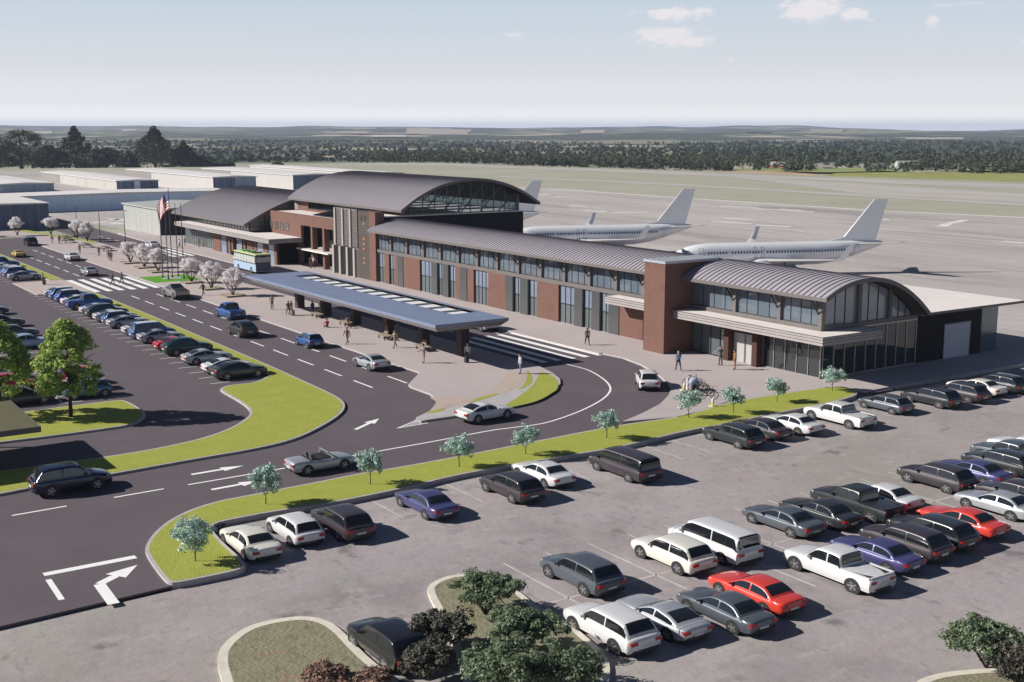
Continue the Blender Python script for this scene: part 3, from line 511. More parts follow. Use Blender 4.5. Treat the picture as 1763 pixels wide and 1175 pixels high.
# ------------------------------------------------------------------ mesh builder
class MB:
    def __init__(s): s.v, s.f, s.m = [], [], []
    def add(s, vs, fs, m=0):
        o = len(s.v); s.v += [tuple(p) for p in vs]
        for f in fs: s.f.append([i+o for i in f]); s.m.append(m)
    def hexa(s, p, m=0):          # p: 4 bottom, 4 top (ccw)
        s.add(p, [(3,2,1,0),(4,5,6,7),(0,1,5,4),(1,2,6,5),(2,3,7,6),(3,0,4,7)], m)
    def box(s, x0, x1, y0, y1, z0, z1, m=0):
        s.hexa([(x0,y0,z0),(x1,y0,z0),(x1,y1,z0),(x0,y1,z0),(x0,y0,z1),(x1,y0,z1),(x1,y1,z1),(x0,y1,z1)], m)
    def quad(s, a, b, c, d, m=0): s.add([a,b,c,d], [(0,1,2,3)], m)
    def poly(s, pts, m=0): s.add(pts, [tuple(range(len(pts)))], m)
    def prism(s, pts, z0, z1, m=0, mside=None, bottom=True):
        n = len(pts); a = sum(pts[i][0]*pts[(i+1)%n][1]-pts[(i+1)%n][0]*pts[i][1] for i in range(n))
        if a < 0: pts = pts[::-1]
        vs = [(x,y,z0) for x,y in pts]+[(x,y,z1) for x,y in pts]
        s.add(vs, [tuple(range(n,2*n))], m)
        o = len(s.v)-2*n
        for i in range(n):
            j=(i+1)%n; s.f.append([o+i,o+j,o+n+j,o+n+i]); s.m.append(m if mside is None else mside)
        if bottom: s.f.append([o+i for i in reversed(range(n))]); s.m.append(m if mside is None else mside)
    def tube(s, p, q, r0, r1=None, n=8, m=0, cap=True):
        if r1 is None: r1 = r0
        p, q = Vector(p), Vector(q); d = (q-p)
        if d.length < 1e-6: return
        d.normalize(); a = d.orthogonal().normalized(); b = d.cross(a); vs = []
        for c, r in ((p, r0), (q, r1)):
            for i in range(n):
                t = 2*math.pi*i/n; vs.append(c+a*(r*math.cos(t))+b*(r*math.sin(t)))
        fs = [(i,(i+1)%n,n+(i+1)%n,n+i) for i in range(n)]
        if cap: fs += [tuple(reversed(range(n))), tuple(range(n,2*n))]
        s.add(vs, fs, m)
    def bar(s, p, q, w, h=None, m=0):
        h = h or w; p, q = Vector(p), Vector(q); d = (q-p).normalized()
        up = Vector((0,0,1)) if abs(d.z) < .95 else Vector((0,1,0))
        a = d.cross(up).normalized()*(w/2); b = a.cross(d).normalized()*(h/2)
        s.hexa([p-a-b,p+a-b,p+a+b,p-a+b,q-a-b,q+a-b,q+a+b,q-a+b], m)
    def loft(s, rings, m=0, cap=True, closed=True):
        n = len(rings[0]); o = len(s.v)
        for r in rings: s.v += [tuple(p) for p in r]
        for k in range(len(rings)-1):
            for i in range(n if closed else n-1):
                j = (i+1)%n; s.f.append([o+k*n+i,o+k*n+j,o+(k+1)*n+j,o+(k+1)*n+i]); s.m.append(m)
        if cap:
            s.f.append([o+i for i in reversed(range(n))]); s.m.append(m)
            s.f.append([o+(len(rings)-1)*n+i for i in range(n)]); s.m.append(m)
    def mesh(s, name, mats, smooth=False, org=(0,0,0), angle=35):
        me = bpy.data.meshes.new(name)
        me.from_pydata([(x-org[0],y-org[1],z-org[2]) for x,y,z in s.v], [], s.f)
        for mm in mats: me.materials.append(mm)
        if len(mats) > 1: me.polygons.foreach_set('material_index', s.m)
        if smooth:
            me.polygons.foreach_set('use_smooth', [True]*len(s.f)); me.set_sharp_from_angle(angle=R(angle))
        me.update(); return me
    def build(s, name, mats, parent=None, smooth=False, kind=None, angle=35):
        """world coordinates; under a parent the mesh is stored relative to the parent's place"""
        mats = mats if isinstance(mats, (list, tuple)) else [mats]
        org = (0,0,0)
        p = parent
        while p is not None: org = tuple(a+b for a,b in zip(org, p.location)); p = p.parent
        o = bpy.data.objects.new(name, s.mesh(name, mats, smooth, org, angle)); C.objects.link(o); o.parent = parent
        if kind: o['kind'] = kind
        return o
def put(name, me, parent=None, loc=(0,0,0), rot=(0,0,0), scale=(1,1,1)):
    o = bpy.data.objects.new(name, me); C.objects.link(o); o.parent = parent; o.location = loc; o.rotation_euler = rot; o.scale = scale; return o
def tag(o, label, cat, group=None):
    o['label'] = label; o['category'] = cat
    if group: o['group'] = group
    return o
def thing(name, label, cat, loc=(0,0,0), rz=0, group=None):
    o = bpy.data.objects.new(name, None); C.objects.link(o); o.location = loc; o.rotation_euler = (0,0,rz); o.empty_display_size = .3
    return tag(o, label, cat, group)
def struct(name, mb, mats, smooth=False): return mb.build(name, mats, None, smooth, 'structure')
def copy_tree(o, parent=None):
    c = o.copy(); C.objects.link(c); c.parent = parent
    for ch in [k for k in KIDS.get(o.name, [])]: copy_tree(ch, c)
    return c
KIDS = {}
def index_kids():
    KIDS.clear()
    for o in bpy.data.objects:
        if o.parent: KIDS.setdefault(o.parent.name, []).append(o)
def smooth_closed(pts, n=2):
    for _ in range(2 if n > 1 else n):      # corner cutting: never overshoots
        out = []
        for i in range(len(pts)):
            p, q = pts[i], pts[(i+1)%len(pts)]; L = math.hypot(q[0]-p[0], q[1]-p[1]); k = min(.25, 1.5/max(L, .01))
            out += [(p[0]+(q[0]-p[0])*k, p[1]+(q[1]-p[1])*k), (q[0]+(p[0]-q[0])*k, q[1]+(p[1]-q[1])*k)]
        pts = out
    out = [pts[0]]
    for p in pts[1:]:
        if math.hypot(p[0]-out[-1][0], p[1]-out[-1][1]) > .12: out.append(p)
    return out
def smooth_open(pts, n=5):
    P = [pts[0]]+list(pts)+[pts[-1]]; out = []
    for i in range(1, len(P)-2):
        p0,p1,p2,p3 = P[i-1:i+3]
        for j in range(n):
            t = j/n
            out.append(tuple(.5*((2*p1[a])+(-p0[a]+p2[a])*t+(2*p0[a]-5*p1[a]+4*p2[a]-p3[a])*t*t+(-p0[a]+3*p1[a]-3*p2[a]+p3[a])*t**3) for a in range(len(p1))))
    return out+[tuple(pts[-1])]
def inset(pts, d):
    n = len(pts); a = sum(pts[i][0]*pts[(i+1)%n][1]-pts[(i+1)%n][0]*pts[i][1] for i in range(n)); sg = 1 if a > 0 else -1; out = []
    for i in range(n):
        p, q, r = Vector(pts[i-1]), Vector(pts[i]), Vector(pts[(i+1)%n])
        e1 = (q-p); e2 = (r-q)
        if e1.length < 1e-6 or e2.length < 1e-6: out.append(tuple(q)); continue
        n1 = Vector((-e1.y, e1.x)).normalized()*sg; n2 = Vector((-e2.y, e2.x)).normalized()*sg
        b = (n1+n2)
        if b.length < .2: b = n1
        b.normalize(); k = d/max(.5, b.dot(n1)); out.append((q.x+b.x*k, q.y+b.y*k))
    return out

# ------------------------------------------------------------------ world, sun, camera
scn = bpy.context.scene
FW = Vector((-0.83123, 0.55592, 0)); RT = Vector((0.55592, 0.83123, 0))
SUN_EL = R(30.5)
w = bpy.data.worlds.new('World'); scn.world = w; w.use_nodes = True
nt = w.node_tree; bg = nt.nodes['Background']
sky = N(nt, 'ShaderNodeTexSky', sky_type='NISHITA', sun_disc=False, sun_elevation=SUN_EL, sun_rotation=R(213.8), altitude=1500., air_density=.6, dust_density=.3, ozone_density=1.6)
# small fair-weather clouds, placed by compass direction on the sky itself
tc = N(nt, 'ShaderNodeTexCoord'); sp = N(nt, 'ShaderNodeSeparateXYZ'); nt.links.new(tc.outputs['Generated'], sp.inputs[0])
az = N(nt, 'ShaderNodeMath', operation='ARCTAN2'); nt.links.new(sp.outputs['Y'], az.inputs[0]); nt.links.new(sp.outputs['X'], az.inputs[1])
cb = N(nt, 'ShaderNodeCombineXYZ'); nt.links.new(az.outputs[0], cb.inputs[0]); nt.links.new(sp.outputs['Z'], cb.inputs[1])
nz = N(nt, 'ShaderNodeTexNoise', Scale=75., Detail=7., Roughness=.62); mpn = N(nt, 'ShaderNodeMapping'); mpn.inputs['Scale'].default_value = (1, 2.2, 1)
nt.links.new(cb.outputs[0], mpn.inputs['Vector']); nt.links.new(mpn.outputs[0], nz.inputs['Vector'])
prev = None
for (a, z, ra, rz, amp) in DATA['clouds']:
    sb = N(nt, 'ShaderNodeVectorMath', operation='SUBTRACT'); sb.inputs[1].default_value = (a, z, 0); nt.links.new(cb.outputs[0], sb.inputs[0])
    dv = N(nt, 'ShaderNodeVectorMath', operation='DIVIDE'); dv.inputs[1].default_value = (ra, rz, 1); nt.links.new(sb.outputs[0], dv.inputs[0])
    ln = N(nt, 'ShaderNodeVectorMath', operation='LENGTH'); nt.links.new(dv.outputs[0], ln.inputs[0])
    mr = N(nt, 'ShaderNodeMapRange'); mr.inputs['From Min'].default_value = 1.25; mr.inputs['From Max'].default_value = .1; mr.inputs['To Max'].default_value = amp
    nt.links.new(ln.outputs['Value'], mr.inputs['Value'])
    if prev is None: prev = mr.outputs[0]
    else:
        mxm = N(nt, 'ShaderNodeMath', operation='MAXIMUM'); nt.links.new(prev, mxm.inputs[0]); nt.links.new(mr.outputs[0], mxm.inputs[1]); prev = mxm.outputs[0]
ad = N(nt, 'ShaderNodeMath', operation='ADD'); nt.links.new(prev, ad.inputs[0]); nt.links.new(nz.outputs['Fac'], ad.inputs[1])
cm = N(nt, 'ShaderNodeMapRange', interpolation_type='SMOOTHSTEP'); cm.inputs['From Min'].default_value = .80; cm.inputs['From Max'].default_value = 1.08; cm.inputs['To Max'].default_value = .95
nt.links.new(ad.outputs[0], cm.inputs['Value'])
# bright hazy air low over the horizon, easing into the clear sky above
hr = ramp(nt, [(0, (1.15,1.13,1.11)), (.036, (.98,.965,.95)), (.1, DATA['hor'][0]), (.25, DATA['hor'][1]), (.5, DATA['hor'][2]), (1, DATA['hor'][3])]); zf = N(nt, 'ShaderNodeMapRange'); zf.inputs['From Max'].default_value = .2; nt.links.new(sp.outputs['Z'], zf.inputs['Value']); nt.links.new(zf.outputs[0], hr.inputs['Fac'])
gain = N(nt, 'ShaderNodeVectorMath', operation='SCALE'); gain.inputs['Scale'].default_value = 20.; nt.links.new(hr.outputs['Color'], gain.inputs[0])
hf = N(nt, 'ShaderNodeMapRange', interpolation_type='SMOOTHSTEP'); hf.inputs['From Min'].default_value = .10; hf.inputs['From Max'].default_value = .21; hf.inputs['To Min'].default_value = 1.; hf.inputs['To Max'].default_value = 0.; nt.links.new(sp.outputs['Z'], hf.inputs['Value'])
hm = N(nt, 'ShaderNodeMix', data_type='RGBA'); nt.links.new(hf.outputs[0], hm.inputs[0]); nt.links.new(sky.outputs[0], hm.inputs[6]); nt.links.new(gain.outputs[0], hm.inputs[7])
hs = N(nt, 'ShaderNodeMix', data_type='RGBA'); nt.links.new(cm.outputs[0], hs.inputs[0]); nt.links.new(hm.outputs[2], hs.inputs[6])
hs.inputs[7].default_value = (13.0, 12.5, 12.9, 1)
nt.links.new(hs.outputs[2], bg.inputs['Color']); bg.inputs['Strength'].default_value = DATA['sky']
sl = bpy.data.lights.new('sun', 'SUN'); sl.energy = DATA['sun']; sl.angle = R(.5); sl.color = (1., .95, .88)
so = bpy.data.objects.new('sun', sl); C.objects.link(so)
so.rotation_euler = (RT*math.cos(SUN_EL)+Vector((0,0,-math.sin(SUN_EL)))).to_track_quat('-Z', 'Y').to_euler(); so.location = (-120, -40, 200)
cd = bpy.data.cameras.new('camera'); co = bpy.data.objects.new('camera', cd); C.objects.link(co); scn.camera = co
co.location = (0,0,22); co.rotation_euler = (R(90-9.9631), 0, math.atan2(.83123,.55592)); cd.sensor_width = 36; cd.lens = 2075/1763*36; cd.clip_end = 40000; cd.clip_start = .5
vs = scn.view_settings; vs.view_transform = 'Standard'; vs.look = 'None'; vs.exposure = DATA['exposure']; vs.gamma = 1
cy = scn.cycles; cy.use_adaptive_sampling = True; cy.max_bounces = 6; cy.transparent_max_bounces = 12; cy.volume_bounces = 0; cy.use_denoising = True; cy.caustics_reflective = False; cy.caustics_refractive = False

# ------------------------------------------------------------------ setting materials
M_ASPH = layered('asphalt', (.107,.089,.102), [((.117,.098,.111), .25, .42, .62, (1,1,1)), ((.09,.075,.086), 1.6, .58, .85, (1,.35,1)), ((.127,.108,.12), 14., .5, .95, (1,1,1))], .88, .15, 30.)
M_LAWN = layered('lawn_turf', (.325,.355,.055), [((.375,.395,.075), .5, .4, .7, (1,1,1)), ((.28,.315,.05), 3.5, .45, .75, (1,1,1)), ((.38,.385,.10), 22., .5, .8, (1,1,1)), ((.20,.235,.035), 40., .52, .75, (1,1,1))], .9, .9, 14.)
M_LAWN2 = layered('bright_turf', (.10,.33,.018), [((.07,.25,.014), 4., .4, .7, (1,1,1)), ((.16,.42,.03), 30., .5, .8, (1,1,1))], .9, .8, 14.)
M_KERB = mat('kerb_concrete', (.42,.395,.39), .85, var=.12, vscale=1.3, bump=.1)
M_PLAZA = layered('plaza_concrete', (.43,.375,.37), [((.46,.405,.40), .15, .4, .65, (1,1,1)), ((.39,.342,.338), 1.3, .55, .85, (1,1,1))], .85, .08, 20.)
M_PAVER = brick_mat('pink_paving', (.52,.44,.42), (.47,.39,.37), (.40,.34,.33), .42, .21, horiz=True)
M_TAN = brick_mat('tan_paving', (.50,.41,.35), (.44,.355,.31), (.36,.30,.27), .3, .15, horiz=True)
M_PATH = mat('path_concrete', (.40,.385,.385), .85, var=.1, vscale=.8)
M_WHITE = mat('road_paint', (.84,.84,.83), .7, var=.05, vscale=2.5)
M_LOT = layered('old_lot_asphalt', (.335,.297,.308), [((.40,.36,.365), .07, .4, .66, (1,1,1)), ((.255,.23,.235), .17, .48, .68, (1,1,1)), ((.30,.275,.245), .045, .5, .7, (1,.6,1)), ((.335,.335,.30), .3, .54, .75, (.5,1.4,1)), ((.35,.30,.295), .45, .52, .72, (1.2,.4,1)), ((.40,.375,.36), 1.1, .56, .8, (1,.35,1)), ((.2,.19,.195), .8, .62, .85, (.5,1,1)), ((.27,.25,.25), 3.2, .52, .8, (1,.5,1)), ((.43,.40,.385), .06, .60, .74, (.25,1,1)), ((.19,.172,.175), .35, .60, .70, (1,1,1)), ((.23,.21,.205), 1.7, .6, .75, (.35,1,1)), ((.42,.39,.385), 6., .6, .85, (1,1,1))], .92, .4, 3.)
M_APRON = layered('apron_concrete', (.41,.375,.36), [((.475,.44,.425), .012, .4, .62, (1,2.5,1)), ((.32,.292,.288), .02, .52, .7, (.5,3,1)), ((.48,.445,.425), .05, .6, .78, (.3,3,1)), ((.285,.262,.258), .09, .55, .7, (.25,2.6,1)), ((.50,.47,.455), .035, .6, .7, (.2,3.5,1)), ((.27,.25,.245), .016, .56, .66, (.4,2,1)), ((.36,.33,.315), .5, .5, .75, (1,1,1))], .9, .1, 3.)
M_GROUND = layered('airfield_turf', (.30,.31,.20), [((.36,.345,.245), .012, .4, .66, (1,3,1)), ((.24,.27,.165), .03, .45, .7, (1,4,1)), ((.40,.36,.28), .06, .58, .8, (.4,3,1)), ((.26,.27,.18), .6, .5, .8, (1,1,1))], .95, .2, 2.)
M_RUNWAY = layered('runway_concrete', (.43,.40,.37), [((.49,.46,.43), .02, .45, .7, (1,3,1)), ((.38,.35,.325), .05, .5, .75, (.4,2,1))], .9)

# terrain: one sheet from under the camera to beyond the horizon
ED = DATA['edge']
def edge_r(a):
    if a <= ED[0][0]: return ED[0][1]
    for (a0,r0),(a1,r1) in zip(ED, ED[1:]):
        if a <= a1: return r0+(r1-r0)*(a-a0)/(a1-a0)
    return ED[-1][1]
from mathutils import noise as mn
def ridge_top(a):
    d = math.degrees(a-DATA['az0'])      # degrees left (+) of the view centre
    return 35+d*.6+15*mn.noise(Vector((d*.13, 3.3, 0)))+5*mn.noise(Vector((d*.5, 7, 0)))
def ground_z(x, y):
    r = math.hypot(x, y); a = math.atan2(y, x) % (2*math.pi); re = edge_r(a)
    if r < re+4: return -.25
    t = min(1, (r-re-4)/(70)); z = -.25-2.0*t*t*(3-2*t)
    far = min(1, max(0, (r-1300)/1500)); n = mn.noise(Vector((x*.0011, y*.0011, 1.7)))*7+mn.noise(Vector((x*.004, y*.004, 4)))*2.5
    z += far*n*.7-far*4; f2 = min(1, max(0, (r-1400)/3500)); z += f2*(mn.noise(Vector((x*.0009, y*.0009, 6)))*22+mn.noise(Vector((x*.0024, y*.0024, 8)))*6)
    t = min(1, max(0, (r-1500)/7300))**1.15
    h = ridge_top(a)+6
    z += t*h
    t2 = min(1, max(0, (r-8800)/3000)); z -= t2*40
    return z
gm = MB(); rs = [0.01,40,90,160,240,320]
r = 360.
while r < 1100: rs.append(r); r *= 1.03
while r < 11800: rs.append(r); r *= 1.045
na = 300; ang = [2*math.pi*i/na for i in range(na)]
ctr = DATA['az0']; ang = sorted(set([ctr+R(-30)+R(60)*i/240 for i in range(241)]+[ctr+R(30)+R(300)*i/60 for i in range(1,60)]))
gv = []; nA = len(ang)
for r in rs:
    for a in ang: x, y = r*math.cos(a), r*math.sin(a); gv.append((x, y, ground_z(x, y)))
gf = []
for k in range(len(rs)-1):
    for i in range(nA):
        j = (i+1)%nA; gf.append((k*nA+i, (k+1)*nA+i, (k+1)*nA+j, k*nA+j))
gm.v = gv; gm.f = gf; gm.m = [0]*len(gf)
# ground material: turf on the airfield, woodland green with paler fields beyond
m, nt, b = nodes_of('countryside')
geo = N(nt, 'ShaderNodeNewGeometry'); ln = N(nt, 'ShaderNodeVectorMath', operation='LENGTH'); nt.links.new(geo.outputs['Position'], ln.inputs[0])
wood = mix_noise(nt, (.050,.065,.042), (.080,.096,.060), .012, .35, .7, detail=8.)
wood = mix_noise(nt, wood.outputs[2], (.040,.054,.036), .004, .52, .75, detail=6.)
wood = mix_noise(nt, wood.outputs[2], (.24,.24,.15), .0021, .53, .58, (1,1,1), 3.)
wood = mix_noise(nt, wood.outputs[2], (.46,.39,.32), .0030, .595, .63, (1,1,1), 3.)
turf = mix_noise(nt, (.355,.355,.275), (.405,.385,.32), .012, .4, .66)
turf = mix_noise(nt, turf.outputs[2], (.32,.33,.25), .03, .45, .7, (1,3,1))
fm = N(nt, 'ShaderNodeMapRange'); fm.inputs['From Min'].default_value = 860; fm.inputs['From Max'].default_value = 960; nt.links.new(ln.outputs['Value'], fm.inputs['Value'])
mx = N(nt, 'ShaderNodeMix', data_type='RGBA'); nt.links.new(fm.outputs[0], mx.inputs[0]); nt.links.new(turf.outputs[2], mx.inputs[6]); nt.links.new(wood.outputs[2], mx.inputs[7])
nt.links.new(mx.outputs[2], b.inputs['Base Color']); b.inputs['Roughness'].default_value = .95; b.inputs['Specular IOR Level'].default_value = .1
struct('ground', gm, m, smooth=False).data.polygons.foreach_set('use_smooth', [True]*len(gf))

def sheet(name, pts, z, m, kind='structure'):
    s = MB(); s.prism(pts, z-.12, z, 0, bottom=False); o = s.build(name, m); o['kind'] = kind; return o
def island(name, pts, m, z=.15, kerb=.2, sm=3, base=-.2):
    """a raised bed: kerb ring as a real step, surface sheet laid 6 mm proud of the kerb's core"""
    if sm: pts = smooth_closed(pts, sm)
    k = MB(); k.prism(pts, base, z, 0, bottom=False); ko = k.build('kerb', M_KERB); ko['kind'] = 'structure'
    return sheet_top(name, inset(pts, kerb), z+.006, m)
def sheet_top(name, pts, z, m):
    s = MB(); n = len(pts); a = sum(pts[i][0]*pts[(i+1)%n][1]-pts[(i+1)%n][0]*pts[i][1] for i in range(n))
    s.poly([(x,y,z) for x,y in (pts if a > 0 else pts[::-1])]); o = s.build(name, m); o['kind'] = 'structure'; return o
G = DATA['poly']
sheet_top('apron', G['apron'], -.20, M_APRON)
for p in G['taxiways']: sheet_top('taxiway', p, -.195, M_RUNWAY)
sheet_top('runway', G['runway'], -.19, M_RUNWAY)
sheet_top('parking_lot', G['lot'], -.17, M_LOT)
sheet('road', G['road'], 0., M_ASPH)
sheet('access_road', G['road2'], -.002, M_ASPH)
# terminal forecourt slab with kerb edge
island('pavement', G['sidewalk'], M_PLAZA, .15, .18, 0)
island('plaza', G['median'], M_PLAZA, .15, .18, 0)
sheet_top('paving', G['blossom'], .162, M_PAVER)
sheet_top('paving', G['tanband'], .162, M_TAN)
for p in G['tips']: sheet_top('lawn', smooth_closed(p, 3), .164, M_LAWN)
sheet_top('path', G['tippath'], .160, M_PATH)
island('verge', G['verge'], M_LAWN, .15, .2, 3, -.2)
island('verge', G['strip'], M_LAWN, .15, .2, 2)
island('verge', G['strip2'], M_LAWN, .15, .2, 0)
island('verge', G['lotisland'], M_LAWN, .15, .2, 3)
island('plaza', G['crosspad'], M_PAVER, .12, .1, 0)
sheet_top('lawn', G['flaglawn'], .163, M_LAWN2)
for p in G['farlawn']: sheet_top('lawn', p, .163, M_LAWN)
# field strips beyond the airfield edge
for p, c in G['fields']:
    sheet_top('field', p, -1.2, layered('field_%d' % len(MATS), c, [(scaled(c,1.25), .03, .4, .7, (1,2,1)), (scaled(c,.75), .08, .5, .75, (1,1,1))], .95))
# pale hay fields on the far slopes, draped over the terrain
for k, (p0, p1, r0, r1, c) in enumerate(DATA['hay']):
    s = MB(); na_, nr_ = 14, 10
    for i in range(nr_+1):
        for j in range(na_+1):
            wob = .12*mn.noise(Vector((i*.5, j*.4, k))); a = p0+(p1-p0)*(j/na_+wob*.5); r = r0+(r1-r0)*(i/nr_+wob); x, y = r*math.cos(a), r*math.sin(a); s.v.append((x, y, ground_z(x, y)+2.2))
    s.f = [[i*(na_+1)+j, (i+1)*(na_+1)+j, (i+1)*(na_+1)+j+1, i*(na_+1)+j+1] for i in range(nr_) for j in range(na_)]; s.m = [0]*len(s.f)
    struct('field', s, layered('hay_%d' % k, c, [(scaled(c, 1.2), .012, .4, .65, (1,1,1)), (scaled(c, .6), .02, .58, .72, (1,1,1))], .95))
# beds in the old lot
M_BED = layered('dry_bed', (.22,.205,.13), [((.27,.25,.18), .9, .4, .7, (1,1,1)), ((.13,.14,.08), 1.8, .5, .7, (1,1,1)), ((.30,.18,.14), .8, .58, .72, (1,1,1))], .95, .9, 5.)
M_SAND = mat('pale_kerb', (.62,.575,.49), .9, var=.12, vscale=1.5, bump=.2)
for p, wd in G['beds']:
    q = smooth_closed(p, 4); k = MB(); k.prism(q, -.3, -.02, 0, bottom=False); ko = k.build('kerb', M_SAND); ko['kind'] = 'structure'
    sheet_top('planting_bed', inset(q, wd), -.012, M_BED)

# ------------------------------------------------------------------ road markings
def ribbon(s, pts, wd, z):
    for i in range(len(pts)-1):
        p, q = Vector(pts[i]), Vector(pts[i+1]); d = (q-p)
        if d.length < 1e-5: continue
        d.normalize(); n = Vector((-d.y, d.x))*(wd/2)
        s.quad((p.x-n.x,p.y-n.y,z),(q.x-n.x,q.y-n.y,z),(q.x+n.x,q.y+n.y,z),(p.x+n.x,p.y+n.y,z))
ln = MB()
for k in range(-12, 16):
    x0 = -161.6+6.05*k
    for yy in (46.65, 50.05):
        if x0 > -262 and x0+3.6 < -90 and not (-186 < x0 < -166): ln.box(x0, x0+3.6, yy-.09, yy+.09, .001, .006)
for k in range(0, 14):
    x0 = -258+6.05*k
    if not (-236 < x0 < -214): ln.box(x0, x0+3.2, 68.3, 68.48, .001, .006)
ln.box(-190, -108.6, 72.05, 72.15, .001, .006); 
for k in range(0, 11): ln.box(-176+6.05*k, -172.8+6.05*k, 67.3, 67.45, .001, .006)
for a, b2 in G['dashes']: ribbon(ln, [a, b2], .17, .006)
ribbon(ln, smooth_open(G['solid'], 5), .17, .006)
ribbon(ln, [G['stop'][0], G['stop'][1]], .5, .006)
ribbon(ln, [G['stop'][2], G['stop'][3]], .28, .006)
struct('lane_marking', ln, M_WHITE)
cw = MB()
for k in range(6): yy = 44.0+1.66*k; cw.box(-183.7, -168.1, yy-.42, yy+.42, .001, .007)
for k in range(6): yy = 63.95+1.68*k; cw.box(-108.3, -92.5, yy-.42+.15, yy+.42, .001, .007)
for k in range(5): yy = 64.9+1.6*k; cw.box(-226, -208, yy-.4, yy+.4, .001, .007)
struct('crosswalk', cw, M_WHITE)
pk = MB()
for k in range(-1, 37):
    x0 = -100.75-2.8*k
    if not (-184 < x0 < -171): pk.box(x0-.05, x0+.05, 35.5, 41.1, .001, .006)
for k in range(22):
    x0 = -100.1-2.8*k; pk.box(x0-.05, x0+.05, 17.6, 28.2, .001, .006)
pk.box(-160, -100.1, 22.85, 22.95, .001, .0065)
struct('parking_marking', pk, M_WHITE)
ar = MB()
def arrow(p, q, w=.32, hw=.95, hl=None):
    p, q = Vector(p), Vector(q); L = (q-p).length; d = (q-p)/L; n = Vector((-d.y, d.x)); hl = hl or L*.42; m = q-d*hl
    f = lambda v, k: (v.x+n.x*k, v.y+n.y*k, .007)
    ar.quad(f(p,-w/2), f(m,-w/2), f(m,w/2), f(p,w/2)); ar.add([f(m,-hw/2), f(q,0), f(m,hw/2)], [(0,1,2)])
for a, b2 in G['arrows']: arrow(a, b2)
t0, t1, t2 = G['turn']
ribbon(ar, [t0, t1], .55, .0075); ribbon(ar, [t1, tuple(Vector(t1).lerp(Vector(t2), .4))], .5, .008); arrow(tuple(Vector(t1).lerp(Vector(t2), .3)), t2, .4, 1.25, (Vector(t2)-Vector(t1)).length*.58)
struct('arrow_marking', ar, M_WHITE)
ht = MB()
h0, h1, h2 = [Vector(p) for p in G['hatch']]
for i in range(8):
    t = .12+i*.11; ribbon(ht, [tuple(h0.lerp(h1, t)), tuple(h0.lerp(h2, t+.05))], .11, .006)
ribbon(ht, [tuple(h0), tuple(h1)], .1, .0065); ribbon(ht, [tuple(h0), tuple(h2)], .1, .0065)
struct('hatch_marking', ht, M_WHITE)
ls = MB()
for a, b2 in G['lotlines']: ribbon(ls, [a, b2], .12, -.164)
struct('lot_marking', ls, mat('worn_paint', (.50,.47,.45), .9, var=.25, vscale=1.2))
am = MB()
for pl in G['apronlines']: ribbon(am, pl, 2.3, -.186)
struct('apron_marking', am, mat('apron_paint', (.66,.64,.62), .9, var=.15, vscale=.3))

# ------------------------------------------------------------------ terminal building
M_BRICK = brick_mat('red_brick', (.178,.082,.062), (.138,.065,.050), (.185,.125,.105))
M_BRICKD = brick_mat('dark_brick', (.085,.036,.029), (.07,.03,.025), (.075,.05,.042))
M_ROOF = mat('roof_sheet', (.345,.32,.36), .5, .0, var=.06, vscale=.6)
M_SEAM = mat('roof_seam', (.12,.105,.12), .6)
M_FASCIA = mat('fascia_metal', (.15,.132,.125), .6, .1, var=.08, vscale=.8)
M_SOFFIT = mat('soffit', (.09,.078,.07), .7)
M_PALE = mat('pale_membrane', (.72,.67,.64), .8, var=.06, vscale=.5)
M_BOARD = mat('canopy_board', (.35,.32,.31), .6, var=.07, vscale=.9)
M_GROOVE = mat('groove', (.05,.045,.045), .8)
M_FRAME = mat('window_frame', (.030,.031,.035), .45, .3)
M_MULL = mat('bright_mullion', (.40,.40,.40), .35, .6)
M_GLASS = glass('reflection_tint_glass', (.115,.145,.18), spec=1.)  # clerestory glass, bluish sky reflection put into the base colour
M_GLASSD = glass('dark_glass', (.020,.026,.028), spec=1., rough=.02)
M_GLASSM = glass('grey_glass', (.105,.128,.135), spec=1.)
M_GLASSB = glass('pale_reflection_glass', (.20,.24,.31), spec=1.)  # pale blue imitates reflected sky, painted into the pane colour
M_CLEAR = glass('clear_glass', (.03,.04,.045), through=.78, spec=1.)
M_FIN = mat('fin_panel', (.095,.098,.102), .25, .2)
M_DARK = mat('shade_dark_wall', (.016,.015,.019), .8, spec=.2)  # near-black tone has the shade of the end walls put into it
M_STEEL = mat('dark_steel', (.045,.045,.05), .45, .6)
M_DOORW = ribbed('roller_door_sheet', [(.55,.58,.66), (.62,.64,.70)], .33, .5, axis='z')
M_SCREEN = mat('ribbed_screen', (.20,.175,.165), .6, .1, var=.25, vscale=6.)
M_SCREENL = mat('pale_screen', (.34,.315,.30), .6, .1, var=.1, vscale=4.)
M_BROWN = mat('brown_panel', (.085,.068,.060), .5, .2, var=.15, vscale=2.)
M_AMBER = mat('amber_lamp', (.30,.15,.06), .4, emit=((.9,.42,.12), .12))
M_ROSE = mat('rose_lamp', (.28,.12,.09), .4, emit=((.85,.3,.2), .10))

